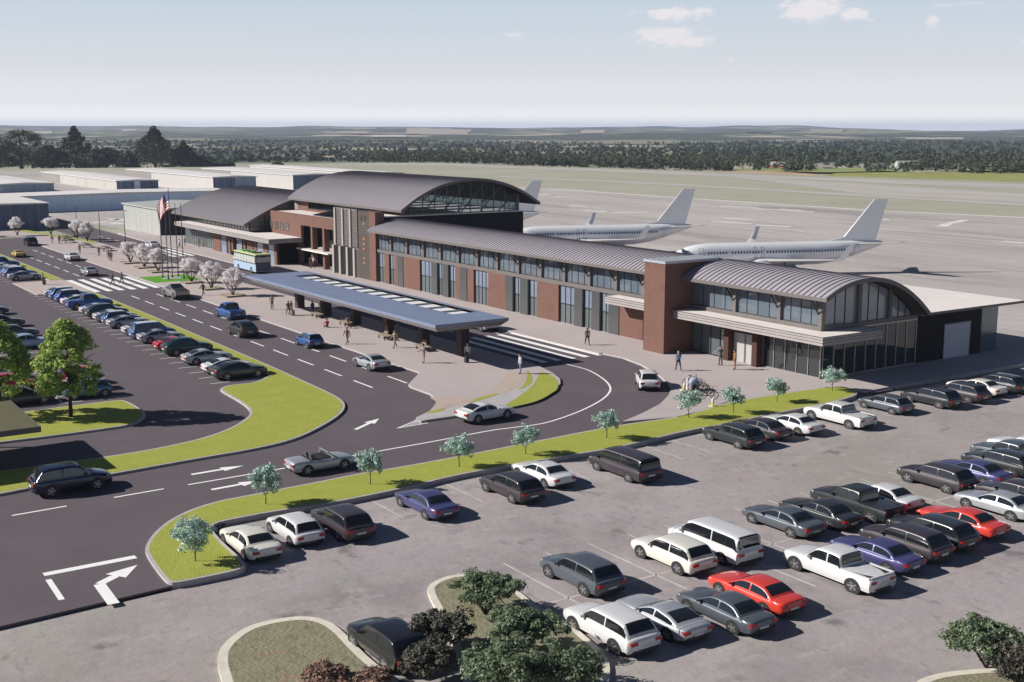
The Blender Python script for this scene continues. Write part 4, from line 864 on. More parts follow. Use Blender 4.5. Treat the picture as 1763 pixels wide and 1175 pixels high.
T = thing('terminal_building', 'long brick and glass airport terminal with curved seamed metal roofs and a taller arched hall', 'building', (-125,81,.15))
def part(name, mb, mats, parent=None, smooth=False): return mb.build(name, mats, parent or T, smooth)
def arc_roof(name, x0, x1, prof, th, pitch, parent=None):
    P = smooth_open(prof, 4); n = len(P); s = MB(); nr = []
    for i in range(n):
        a = Vector(P[max(0,i-1)]); c = Vector(P[min(n-1,i+1)]); d = (c-a).normalized(); nr.append(Vector((-d.y, d.x)))
    low = [(P[i][0]-nr[i].x*th, P[i][1]-nr[i].y*th) for i in range(n)]
    low[0] = (P[0][0], P[0][1]-th); low[-1] = (P[-1][0], P[-1][1]-th)
    for i in range(n-1):
        a, b2, c, d = P[i], P[i+1], low[i], low[i+1]
        s.quad((x0,*a),(x1,*a),(x1,*b2),(x0,*b2), 0)
        s.quad((x0,*d),(x1,*d),(x1,*c),(x0,*c), 3)
        s.quad((x1,*c),(x1,*d),(x1,*b2),(x1,*a), 2); s.quad((x0,*a),(x0,*b2),(x0,*d),(x0,*c), 2)
    s.quad((x0,*low[0]),(x1,*low[0]),(x1,*P[0]),(x0,*P[0]), 2); s.quad((x1,*low[-1]),(x0,*low[-1]),(x0,*P[-1]),(x1,*P[-1]), 2)
    o = part(name, s, [M_ROOF, M_SEAM, M_FASCIA, M_SOFFIT], parent, True)
    r = MB(); k = int((x1-x0)/pitch)
    for j in range(k+1):
        xx = x0+.03+j*(x1-x0-.06)/k; hw = pitch*.075
        up = [(P[i][0]+nr[i].x*.05, P[i][1]+nr[i].y*.05) for i in range(n)]
        for i in range(n-1):
            a, b2, c, d = P[i], P[i+1], up[i], up[i+1]
            r.quad((xx-hw,*c),(xx+hw,*c),(xx+hw,*d),(xx-hw,*d)); r.quad((xx+hw,*a),(xx+hw,*b2),(xx+hw,*d),(xx+hw,*c)); r.quad((xx-hw,*b2),(xx-hw,*a),(xx-hw,*c),(xx-hw,*d))
    part('seams', r, M_SEAM, o)
    for xx in (x1, x0-.06):      # verge trim round the open ends, a little proud
        e = MB()
        for i in range(n-1):
            a, b2 = up[i], up[i+1]; c, d = low[i], low[i+1]
            e.hexa([(xx,*c),(xx+.06,*c),(xx+.06,*d),(xx,*d),(xx,*a),(xx+.06,*a),(xx+.06,*b2),(xx,*b2)])
        part('verge_trim', e, M_FASCIA, o)
    return o, P, low
def prof_z(P, y):
    for a, b2 in zip(P, P[1:]):
        if a[0] <= y <= b2[0]: return a[1]+(b2[1]-a[1])*(y-a[0])/max(1e-6, b2[0]-a[0])
    return P[0][1] if y < P[0][0] else P[-1][1]
Z0 = .15
# ---- long wing and end wing roofs
PW = [(79.4,7.69),(80.7,8.30),(82.2,8.77),(83.8,9.03),(85.6,9.05),(87.7,8.71),(89.9,7.85),(91.6,6.82),(92.7,6.0),(93.5,5.3)]
roofL, PWs, PWl = arc_roof('roof', -156.4, -91.86, PW, .33, .62)
roofR, _, _ = arc_roof('roof', -88.75, -70.2, PW, .33, .64)
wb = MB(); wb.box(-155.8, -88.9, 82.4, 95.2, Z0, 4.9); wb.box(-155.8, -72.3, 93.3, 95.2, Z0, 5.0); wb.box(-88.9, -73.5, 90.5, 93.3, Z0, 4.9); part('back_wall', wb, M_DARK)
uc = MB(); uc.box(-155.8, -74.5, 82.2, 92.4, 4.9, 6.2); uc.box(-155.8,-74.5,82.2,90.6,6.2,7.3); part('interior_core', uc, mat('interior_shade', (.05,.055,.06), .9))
# facade of the long wing, bay by bay
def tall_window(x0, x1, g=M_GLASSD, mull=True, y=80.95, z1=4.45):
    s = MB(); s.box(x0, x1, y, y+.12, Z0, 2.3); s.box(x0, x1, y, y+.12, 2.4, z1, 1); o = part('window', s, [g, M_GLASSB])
    f = MB(); n = max(1, round((x1-x0)/.95))
    for i in range(n+1): xx = x0+.04+(x1-x0-.08)*i/n; f.box(xx-.035, xx+.035, y-.06, y, Z0, z1)
    for zz in (2.35,): f.box(x0+.08, x1-.08, y-.045, y, zz-.04, zz+.04)
    part('frame', f, M_FRAME, o); return o
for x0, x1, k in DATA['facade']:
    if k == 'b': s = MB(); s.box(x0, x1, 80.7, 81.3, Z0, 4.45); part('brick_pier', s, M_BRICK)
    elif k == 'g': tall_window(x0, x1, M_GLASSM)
    elif k == 'f':
        s = MB(); s.box(x0, x1, 80.62, 81.02, Z0, 4.452); part('fin_panel', s, M_FIN)
    elif k == 'd': s = MB(); s.box(x0, x1, 80.62, 81.2, Z0, 4.451); part('dark_jamb', s, M_FRAME)
s = MB(); s.box(-155.9, -91.9, 80.72, 81.25, 4.455, 4.9); s.box(-88.7, -71.8, 80.72, 81.25, 4.5, 4.88); s.box(-72.25, -71.8, 81.26, 93.9, 4.5, 4.88); part('band', s, M_FASCIA)
cols = DATA['cols']
def bay(x0, x1, strut=True, z0=4.9, yy=80.98):
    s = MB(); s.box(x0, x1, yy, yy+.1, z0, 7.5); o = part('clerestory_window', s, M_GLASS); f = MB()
    for i in range(1, 4): xx = x0+(x1-x0)*i/4; f.box(xx-.03, xx+.03, yy-.04, yy, z0, 7.5)
    f.box(x0, x1, yy-.05, yy, z0, z0+.07); f.box(x0, x1, yy-.05, yy, 7.3, 7.5); part('frame', f, M_FRAME, o)
    c = MB(); c.box(x1-.2, x1+.2, 80.7, 81.15, z0, 7.7); part('column', c, M_FASCIA)
    if strut:
        q = MB(); q.bar((x1-.15,80.72,5.95),(x1-.15,79.62,7.3), .09, .09); q.bar((x1-.15,80.72,6.6),(x1-.15,80.15,7.4), .06, .06); q.bar((x1-.25,80.72,6.),(x1-1.3,80.72,7.4), .08, .08); part('roof_strut', q, M_STEEL)
prev = -155.9
for i, xx in enumerate(cols): bay(prev, xx, True); prev = xx
bay(prev, -96.1); bay(-96.1, -91.9)
for a, c in ((-88.7,-82.65),(-82.65,-76.9),(-76.9,-72.0)): bay(a, c, True, 4.88)
# brick tower
tw = MB(); tw.box(-91.85, -88.75, 77.3, 84.2, Z0, 9.08); tw_o = part('brick_tower', tw, M_BRICK)
cp = MB(); cp.box(-91.95, -88.65, 77.2, 84.3, 9.08, 9.33); part('coping', cp, mat('coping_metal', (.40,.42,.45), .5, .3), tw_o)
# canopies with boarded fascia
def canopy(name, pts, z0, z1):
    s = MB(); s.prism(pts, z0, z1, 0, 1); o = part(name, s, [M_PALE, M_BOARD])
    g = MB(); q = inset(pts, -.012); n = len(q)
    for k in (1, 2):
        zz = z0+(z1-z0)*k/3
        for i in range(n):
            a, b2 = Vector(q[i]), Vector(q[(i+1)%n]); g.bar((a.x,a.y,zz),(b2.x,b2.y,zz), .02, .035)
    g2 = MB()
    for i in range(n):
        a, b2 = Vector(q[i]), Vector(q[(i+1)%n]); g2.bar((a.x,a.y,z1-.01),(b2.x,b2.y,z1-.01), .05, .06)
    part('board_joint', g, M_GROOVE, o); part('drip_edge', g2, M_FASCIA, o); return o
canopy('entrance_canopy', [(-88.72,78.4),(-69.5,78.4),(-69.5,86.2),(-71.75,86.2),(-71.75,80.7),(-88.72,80.7)], 3.72, 4.48)
canopy('side_canopy', [(-99.7,78.5),(-91.87,78.5),(-91.87,80.34),(-99.7,80.34)], 3.85, 4.6)
# end wing ground floor
def glazing(name, p, q, z0, z1, n, g, nrm, mull=M_MULL):
    """glass run from p to q (xy) with n panes; nrm points outwards"""
    p, q, nrm = Vector(p), Vector(q), Vector(nrm); s = MB(); a, b2 = p, q; e = nrm*.05
    s.hexa([(a.x-e.x,a.y-e.y,z0),(b2.x-e.x,b2.y-e.y,z0),(b2.x+e.x,b2.y+e.y,z0),(a.x+e.x,a.y+e.y,z0),(a.x-e.x,a.y-e.y,z1),(b2.x-e.x,b2.y-e.y,z1),(b2.x+e.x,b2.y+e.y,z1),(a.x+e.x,a.y+e.y,z1)])
    o = part(name, s, g); f = MB()
    for i in range(n+1):
        c = p.lerp(q, i/n)+nrm*.09; f.bar((c.x,c.y,z0),(c.x,c.y,z1), .075, .075)
    c0, c1 = p+nrm*.088, q+nrm*.088
    for zz in (z0+.06, z1-.06): f.bar((c0.x,c0.y,zz),(c1.x,c1.y,zz), .07, .1)
    part('mullion', f, mull, o); return o
glazing('window', (-88.7,81.1), (-83.4,81.1), Z0, 3.72, 4, M_GLASSM, (0,-1), M_FRAME)
glazing('window', (-79.0,81.1), (-72.0,81.1), Z0, 3.72, 5, M_GLASSD, (0,-1))
glazing('window', (-72.0,81.2), (-72.0,93.9), Z0, 4.48, 9, M_GLASSD, (1,0))
pt = MB(); pt.box(-83.4,-82.75,80.2,81.3,Z0,3.1); pt.box(-79.65,-79.0,80.2,81.3,Z0,3.1); pt.box(-83.4,-79.0,80.2,81.3,3.1,3.62); po = part('entrance_portal', pt, M_BRICKD)
for a, c in ((-82.73,-81.22),(-81.18,-79.67)):
    d = MB(); d.box(a, c, 80.9, 80.96, Z0, 3.0); do = part('door', d, mat('door_glass', (.42,.41,.40), .25))
    f = MB(); f.box(a,a+.08,80.86,80.9,Z0,3.0); f.box(c-.08,c,80.86,80.9,Z0,3.0); f.box(a+.08,c-.08,80.86,80.9,2.9,3.0); part('frame', f, mat('door_frame', (.22,.21,.20), .4, .4), do)
# gable glazing of the end wing
s = MB(); ys = [81.2+(93.0-81.2)*i/24 for i in range(25)]
s.poly([(-72.0,81.2,4.88)]+[(-72.0,93.0,4.88)]+[(-72.0,y,prof_z(PWl,y)+.02) for y in reversed(ys)])
gb = part('gable_window', s, glass('gable_glass', (.27,.31,.35), spec=1.)); f = MB()  # lightened tint stands in for light seen through the gable
for y in (82.6,83.9,87.,88.3,91.2,92.2): f.box(-72.0,-71.94,y-.03,y+.03,4.88,prof_z(PWl,y)+.03)
for i in range(24): f.bar((-71.95,ys[i],prof_z(PWl,ys[i])-.06),(-71.95,ys[i+1],prof_z(PWl,ys[i+1])-.06), .1, .14)
part('frame', f, M_FRAME, gb); 
for y in (85.6,89.8): f = MB(); f.box(-72.1,-71.7,y-.22,y+.22,4.88,prof_z(PWl,y)+.04); part('gable_column', f, M_FASCIA)
f = MB(); f.box(-72.2,-71.75,80.72,81.18,4.88,7.65); part('gable_column', f, M_FASCIA)
# end block with roller door, flat roof and glazed screen
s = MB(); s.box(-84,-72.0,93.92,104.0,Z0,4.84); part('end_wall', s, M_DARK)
s = MB(); s.box(-71.99,-71.93,98.15,102.15,Z0,3.5); ro = part('roller_door', s, M_DOORW)
f = MB(); f.box(-71.99,-71.9,98.03,98.15,Z0,3.62); f.box(-71.99,-71.9,102.15,102.27,Z0,3.62); f.box(-71.99,-71.9,98.15,102.15,3.5,3.62); part('frame', f, M_FRAME, ro)
s = MB(); s.prism([(-100,93.3),(-70.9,93.3),(-70.9,109.3),(-85,109.3),(-100,109.3)], 4.86, 5.12, 0, 1); part('flat_roof', s, [M_PALE, M_FASCIA])
s = MB(); s.box(-72.5,-72.42,104.02,107.2,Z0,4.84); part('glass_screen', s, glass('screen_glass', (.12,.17,.19), through=.35))

# ---- arrivals hall
PH = [(84.7,10.34),(86.6,11.6),(88.6,12.68),(91.4,13.8),(95.0,14.5),(98.8,14.62),(102.6,13.95),(106.0,12.7),(109.5,10.7)]
hroof, PHs, PHl = arc_roof('roof', -196.8, -155.8, PH, .36, .55)
hw = MB()
hw.box(-195.5,-182.98,80.9,81.4,Z0,8.3); hw.box(-182.98,-170.9,80.9,81.4,6.6,8.3); hw.box(-170.9,-169.9,80.9,81.4,Z0,8.3)
hw.box(-195.5,-195.0,81.4,86.0,Z0,8.3)
ho = part('hall_front_wall', hw, M_BRICK)
for a, c in ((-179.2,-178.55),(-174.8,-174.1)): s = MB(); s.box(a,c,80.88,81.75,Z0,6.6); part('brick_pier', s, M_BRICK)
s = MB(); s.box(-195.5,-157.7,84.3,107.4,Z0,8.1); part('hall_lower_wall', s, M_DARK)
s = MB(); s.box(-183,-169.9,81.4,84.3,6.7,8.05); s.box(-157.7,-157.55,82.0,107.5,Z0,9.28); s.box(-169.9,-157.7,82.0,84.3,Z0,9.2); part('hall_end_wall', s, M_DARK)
s = MB(); s.box(-182.9,-170.95,79.9,84.2,2.78,2.98); part('door_canopy', s, M_PALE)
glazing('window', (-182.9,84.1), (-171,84.1), Z0, 2.77, 8, M_GLASSM, (0,-1), M_FRAME)
s = MB(); s.box(-195.0,-169.95,81.4,86.3,8.12,8.22); s.box(-169.9,-157.5,81.55,86.1,9.29,9.42); s.box(-157.7,-157.3,81.5,106.5,9.285,9.45); part('flat_roof', s, [M_PALE])
s = MB()
for a in (-181.,-176.2): s.hexa([(a,82.2,8.25),(a+4.2,82.2,8.25),(a+4.2,85.6,8.25),(a,85.6,8.25),(a,82.2,8.4),(a+4.2,82.2,8.4),(a+4.2,85.6,8.9),(a,85.6,8.9)])
part('roof_light', s, M_GLASSD)
hu = MB(); hu.box(-195.2,-191.2,86.0,86.35,8.22,10.3); hu.box(-165.9,-157.62,86.0,86.35,9.42,10.75); hu.box(-191.2,-169.9,86.0,86.35,8.22,8.62)
eps = [(y, prof_z(PHl,y)-.03) for y in [86.0+20.5*i/20 for i in range(21)]]
for (ya,za),(yb,zb2) in zip(eps, eps[1:]): hu.hexa([(-195.5,ya,8.1),(-195.2,ya,8.1),(-195.2,yb,8.1),(-195.5,yb,8.1),(-195.5,ya,za),(-195.2,ya,za),(-195.2,yb,zb2),(-195.5,yb,zb2)])
part('hall_upper_wall', hu, M_BRICK)
glazing('clerestory_window', (-191.2,86.2), (-165.9,86.2), 8.62, 10.3, 20, M_CLEAR, (0,-1), M_FRAME)
glazing('clerestory_window', (-195,106.4), (-157.7,106.4), 9.5, 12.1, 16, M_CLEAR, (0,1), M_FRAME)
s = MB(); s.box(-195.2,-157.8,86.4,106.3,8.2,8.3); part('hall_deck', s, mat('hall_floor', (.22,.23,.24), .7))
s = MB(); ys = [86.0+(106.5-86.0)*i/30 for i in range(31)]
s.poly([(-157.6,86.0,9.46),(-157.6,106.5,9.46)]+[(-157.6,y,prof_z(PHl,y)+.02) for y in reversed(ys)])
gb = part('gable_window', s, M_CLEAR); f = MB()
for i in range(10):
    y = 87.2+i*2.1; zt = prof_z(PHl,y); f.box(-157.6,-157.48,y-.06,y+.06,9.46,zt)
for i in range(5):
    y = 89.3+i*3.4; f.bar((-157.75,y,9.5),(-157.75,min(106.2,y+3.9),min(prof_z(PHl,min(106.2,y+3.9)),9.5+3.9)), .14, .14)
f.bar((-157.55,86.0,9.5),(-157.55,106.5,9.5), .1, .16); f.bar((-157.55,86.,10.15),(-157.55,106.5,10.15), .05, .07); f.box(-157.62,-157.4,106.3,106.6,9.46,12.4); f.bar((-157.6,86.,9.46),(-157.6,86.,10.9), .16, .16)
part('frame', f, mat('gable_frame', (.12,.125,.135), .4, .5), gb)
for k in range(5):
    x = -163.5-k*6.2; f = MB(); tz = [prof_z(PHl,y)-.1 for y in ys]
    for i in range(0, 30): f.bar((x,ys[i],tz[i]),(x,ys[i+1],tz[i+1]), .2, .22)
    for i in range(2, 29, 4):
        f.bar((x,ys[i],9.8 if False else max(9.6,tz[i]-2.6)),(x,ys[i],tz[i]), .12, .12)
        if i+4 < 31: f.bar((x,ys[i],max(9.6,tz[i]-2.6)),(x,ys[min(30,i+4)],tz[min(30,i+4)]), .12, .12)
    f.bar((x,86.4,9.6),(x,106.2,9.6), .16, .2); part('roof_truss', f, M_STEEL)
# feature screen: two tiers of folded ribbed panels, then a brown panel with lamps and a brick pier
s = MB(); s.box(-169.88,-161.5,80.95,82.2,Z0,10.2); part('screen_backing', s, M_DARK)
def screen_panel(x, wl, wh, z0, z1, hatch):
    """pale upright blade, then a ribbed leaf folded back towards the dark slot beside it"""
    q = MB(); q.box(x, x+wl, 80.15, 80.93, z0, z1, 1)
    q.hexa([(x+wl,80.3,z0),(x+wl+wh,80.72,z0),(x+wl+wh,80.93,z0),(x+wl,80.93,z0),(x+wl,80.3,z1),(x+wl+wh,80.72,z1),(x+wl+wh,80.93,z1),(x+wl,80.93,z1)], 0)
    if hatch:
        n = int((z1-z0)/.34)
        for j in range(n): zz = z0+.08+j*.34; q.bar((x+wl+.03,80.29,zz),(x+wl+wh-.03,80.70,zz+.22), .03, .07, 2)
    else:
        for j in range(4): xx = x+wl+wh*(j+.5)/4; yy = 80.3+.42*(j+.5)/4; q.bar((xx,yy-.02,z0),(xx,yy-.02,z1), .05, .05, 2)
    part('screen_panel', q, [M_SCREEN, M_SCREENL, M_GROOVE])
for k in range(3): screen_panel(-169.0+k*2.6, .5, 1.15, 4.6, 10.25, True)
for x, hch in ((-169.85,False),(-167.55,False),(-165.1,False),(-162.75,True)): screen_panel(x, .62, .62 if not hch else .75, Z0, 4.5, hch)
s = MB(); s.box(-161.45,-157.85,80.55,82.2,Z0,10.15); bp_o = part('brown_panel', s, M_BROWN)
for zz, mm in ((8.3,M_AMBER),(6.1,M_AMBER),(5.35,M_AMBER),(4.6,M_ROSE),(3.25,M_ROSE),(2.55,M_AMBER)):
    s = MB(); s.box(-159.95,-159.3,80.47,80.55,zz-.12,zz+.12); part('panel_lamp', s, mm, bp_o)
s = MB(); s.box(-160.7,-160.3,80.48,80.55,8.8,9.5); s.box(-159.5,-159.1,80.48,80.55,8.8,9.5); part('panel_slot', s, M_GROOVE, bp_o)
s = MB(); s.box(-157.84,-155.92,80.5,82.0,Z0,10.2); part('brick_pier', s, M_BRICK)
f = MB()
for zz in (10.3,): f.bar((-169.7,80.75,zz+.25),(-161.6,80.75,zz+.25), .06, .06)
for xx in (-169.6,-166.9,-164.2,-161.6): f.bar((xx,80.9,10.2),(xx,80.75,10.58), .06, .06)
part('screen_rail', f, M_FASCIA)

# ---- check-in wing at the far end
PL = [(76.6,6.0),(78.4,6.95),(80.3,7.9),(82.3,8.78),(84.4,9.55),(86.3,10.05),(88.5,10.45),(92,10.75),(96,10.2),(100,8.8),(104,6.6)]
lroof, PLs, PLl = arc_roof('roof', -235.2, -196.9, PL, .34, .6)
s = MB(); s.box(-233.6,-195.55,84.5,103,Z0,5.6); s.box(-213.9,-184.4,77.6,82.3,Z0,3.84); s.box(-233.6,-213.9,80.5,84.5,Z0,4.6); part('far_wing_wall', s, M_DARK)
for a, c in DATA['farbrick']: s = MB(); s.box(a,c,77.2,77.6,Z0,3.84); part('brick_pier', s, M_BRICK)
s = MB(); s.box(-184.9,-184.4,77.2,82.3,Z0,3.84); part('brick_pier', s, M_BRICKD)
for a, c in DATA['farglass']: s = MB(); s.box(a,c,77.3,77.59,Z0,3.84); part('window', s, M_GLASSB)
glazing('window', (-230.2,77.7), (-213.95,77.7), Z0, 3.84, 14, M_GLASSM, (0,-1), M_MULL)
glazing('clerestory_window', (-233.6,78.0), (-198.1,78.0), 4.6, 6.3, 26, M_GLASSM, (0,-1), M_FRAME)
s = MB(); ys = [78.0+(86.5-78.0)*i/12 for i in range(13)]
s.poly([(-198.05,78.0,4.6),(-198.05,86.5,4.6)]+[(-198.05,y,prof_z(PLl,y)+.02) for y in reversed(ys)]); gb = part('gable_window', s, M_GLASSM)
f = MB()
for y in (78.05,80.8,83.5): f.box(-198.05,-197.95,y-.06,y+.06,4.6,prof_z(PLl,y))
f.bar((-198,78.,5.4),(-198,86.5,5.4),.05,.06); part('frame', f, M_FRAME, gb)
s = MB()
for i in range(3): x = -193.0+i*2.3; s.box(x-.55,x+.5,80.86,80.9,5.4,6.45)
s.box(-195.6,-194.9,80.86,80.9,5.4,6.45); wo = part('window', s, M_GLASSM)
f = MB()
for x0, x1 in [(-193.55+i*2.3,-192.5+i*2.3) for i in range(3)]+[(-195.6,-194.9)]:
    f.box(x0-.06,x0,80.84,80.9,5.34,6.51); f.box(x1,x1+.06,80.84,80.9,5.34,6.51); f.box(x0,x1,80.84,80.9,6.45,6.51); f.box(x0,x1,80.84,80.9,5.34,5.4)
part('frame', f, M_FRAME, wo)
canopy('entrance_canopy', [(-228.75,75.0),(-182.4,75.0),(-182.4,80.85),(-196,80.85),(-196,77.95),(-228.75,77.95)], 3.86, 4.58)

# ------------------------------------------------------------------ kerbside shelter
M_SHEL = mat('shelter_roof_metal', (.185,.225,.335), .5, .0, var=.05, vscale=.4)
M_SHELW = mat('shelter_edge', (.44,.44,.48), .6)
S = thing('kerbside_shelter', 'long blue grey flat roofed kerbside shelter on dark square columns', 'shelter', (-117.7,58.8,.15))
s = MB(); X0,X1,Y0,Y1 = -140.8,-94.6,54.8,62.9
hx0,hx1,hy0,hy1 = -137.2,-99.5,59.6,62.3
s.box(X0,X1,Y0,hy0,4.05,4.3); s.box(X0,X1,hy1,Y1,4.05,4.3); s.box(X0,hx0,hy0,hy1,4.05,4.3); s.box(hx1,X1,hy0,hy1,4.05,4.3)
part('roof', s, M_SHEL, S)
f = MB(); ins = .55; zb, zt = 3.55, 4.04
top = [(X0,Y0),(X1,Y0),(X1,Y1),(X0,Y1)]; bot = [(X0+ins,Y0+ins),(X1-ins,Y0+ins),(X1-ins,Y1-ins),(X0+ins,Y1-ins)]
for i in range(4):
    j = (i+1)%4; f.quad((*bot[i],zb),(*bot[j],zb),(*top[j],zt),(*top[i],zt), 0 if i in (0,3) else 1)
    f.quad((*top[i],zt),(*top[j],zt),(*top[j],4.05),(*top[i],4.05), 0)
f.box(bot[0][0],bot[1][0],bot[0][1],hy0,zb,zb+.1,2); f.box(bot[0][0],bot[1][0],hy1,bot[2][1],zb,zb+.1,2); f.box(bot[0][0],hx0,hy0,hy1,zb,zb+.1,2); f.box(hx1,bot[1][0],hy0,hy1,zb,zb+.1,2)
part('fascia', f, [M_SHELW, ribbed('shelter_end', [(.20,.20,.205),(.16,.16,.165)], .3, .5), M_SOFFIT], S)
f = MB(); nb = 13
for i in range(nb+1): x = hx0+(hx1-hx0)*i/nb; f.box(x-.27,x+.27,hy0,hy1,3.9,4.16)
f.box(hx0,hx1,hy0-.06,hy0,3.62,4.04); f.box(hx0,hx1,hy1,hy1+.06,3.62,4.34); part('roof_light_beam', f, mat('beam_metal', (.17,.18,.21), .5, .2), S)
s = MB(); s.box(hx0,hx1,hy0,hy1,4.0,4.06); part('roof_light_pane', s, mat('opal_pane', (.78,.78,.80), .5), S)
for i in range(6):
    s = MB(); x = -138+7.76*i; s.box(x-.48,x+.48,60.1,61.0,Z0,3.56); part('column', s, mat('shade_brown_column', (.034,.020,.018), .7, var=.2, vscale=3.), S)  # very dark brown, the roof's shade is painted into the column colour

# ------------------------------------------------------------------ hangars
M_HG = {'navy': ribbed('navy_cladding', [(.05,.07,.12),(.11,.16,.26),(.07,.10,.17),(.15,.21,.32)], 2.2, .5),
        'slate': ribbed('slate_cladding', [(.20,.26,.35),(.28,.36,.46),(.23,.30,.39)], 2.5, .5),
        'sky': ribbed('pale_blue_cladding', [(.56,.70,.88),(.64,.77,.92),(.60,.73,.90)], 5., .5),
        'beige': ribbed('beige_cladding', [(.38,.36,.335),(.48,.46,.44),(.40,.38,.355)], 2.5, .6),
        'white': ribbed('white_cladding', [(.46,.44,.43),(.50,.48,.465)], 3., .6),
        'brown': ribbed('brown_cladding', [(.24,.215,.20),(.29,.265,.25)], 2., .6),
        'grey': ribbed('grey_cladding', [(.36,.37,.355),(.41,.42,.40)], 1.6, .55),
        'black': mat('shade_black_side', (.02,.022,.03), .7)}  # grey hangar's side away from the sun, shade put into its colour
M_HR = mat('hangar_roof', (.66,.64,.625), .7, var=.06, vscale=.05)
M_HR2 = mat('hangar_roof_grey', (.40,.42,.40), .6, var=.06, vscale=.1)
for (x0,x1,y0,y1,h,side,front,roofm,seg,label) in DATA['hangars']:
    o = thing('hangar', label, 'hangar', ((x0+x1)/2,(y0+y1)/2,-.2), 0, 'hangars along the far apron')
    s = MB(); z = -.2
    s.quad((x0,y0,z),(x1,y0,z),(x1,y0,h),(x0,y0,h), 0); s.quad((x1,y0,z),(x1,y1,z),(x1,y1,h),(x1,y0,h), 1)
    s.quad((x1,y1,z),(x0,y1,z),(x0,y1,h),(x1,y1,h), 0); s.quad((x0,y1,z),(x0,y0,z),(x0,y0,h),(x0,y1,h), 1)
    s.build('wall', [M_HG[side], M_HG[front]], o)
    s = MB(); ym = (y0+y1)/2; e = .35; rz = h+.02
    s.add([(x0-e,y0-e,rz),(x1+e,y0-e,rz),(x1+e,y1+e,rz),(x0-e,y1+e,rz),(x0-e,y0-e,rz+.25),(x1+e,y0-e,rz+.25),(x1+e,y1+e,rz+.25),(x0-e,y1+e,rz+.25),(x0-e,ym,rz+.6),(x1+e,ym,rz+.6)],
          [(3,2,1,0),(0,1,5,4),(2,3,7,6),(4,5,9,8),(6,7,8,9),(1,2,6,9,5),(3,0,4,8,7)]); s.build('roof', M_HR if roofm == 'w' else M_HR2, o)
    for (a, b2, c2, face) in seg:      # differently clad bays / doors, a few cm proud of the wall
        s = MB()
        if face == 'f': s.box(x1+.02, x1+.1, y0+(y1-y0)*a, y0+(y1-y0)*b2, -.2, h-.02)
        else: s.box(x0+(x1-x0)*a, x0+(x1-x0)*b2, y0-.1, y0-.02, -.2, h-.02)
        s.build('door_panel', M_HG[c2], o)

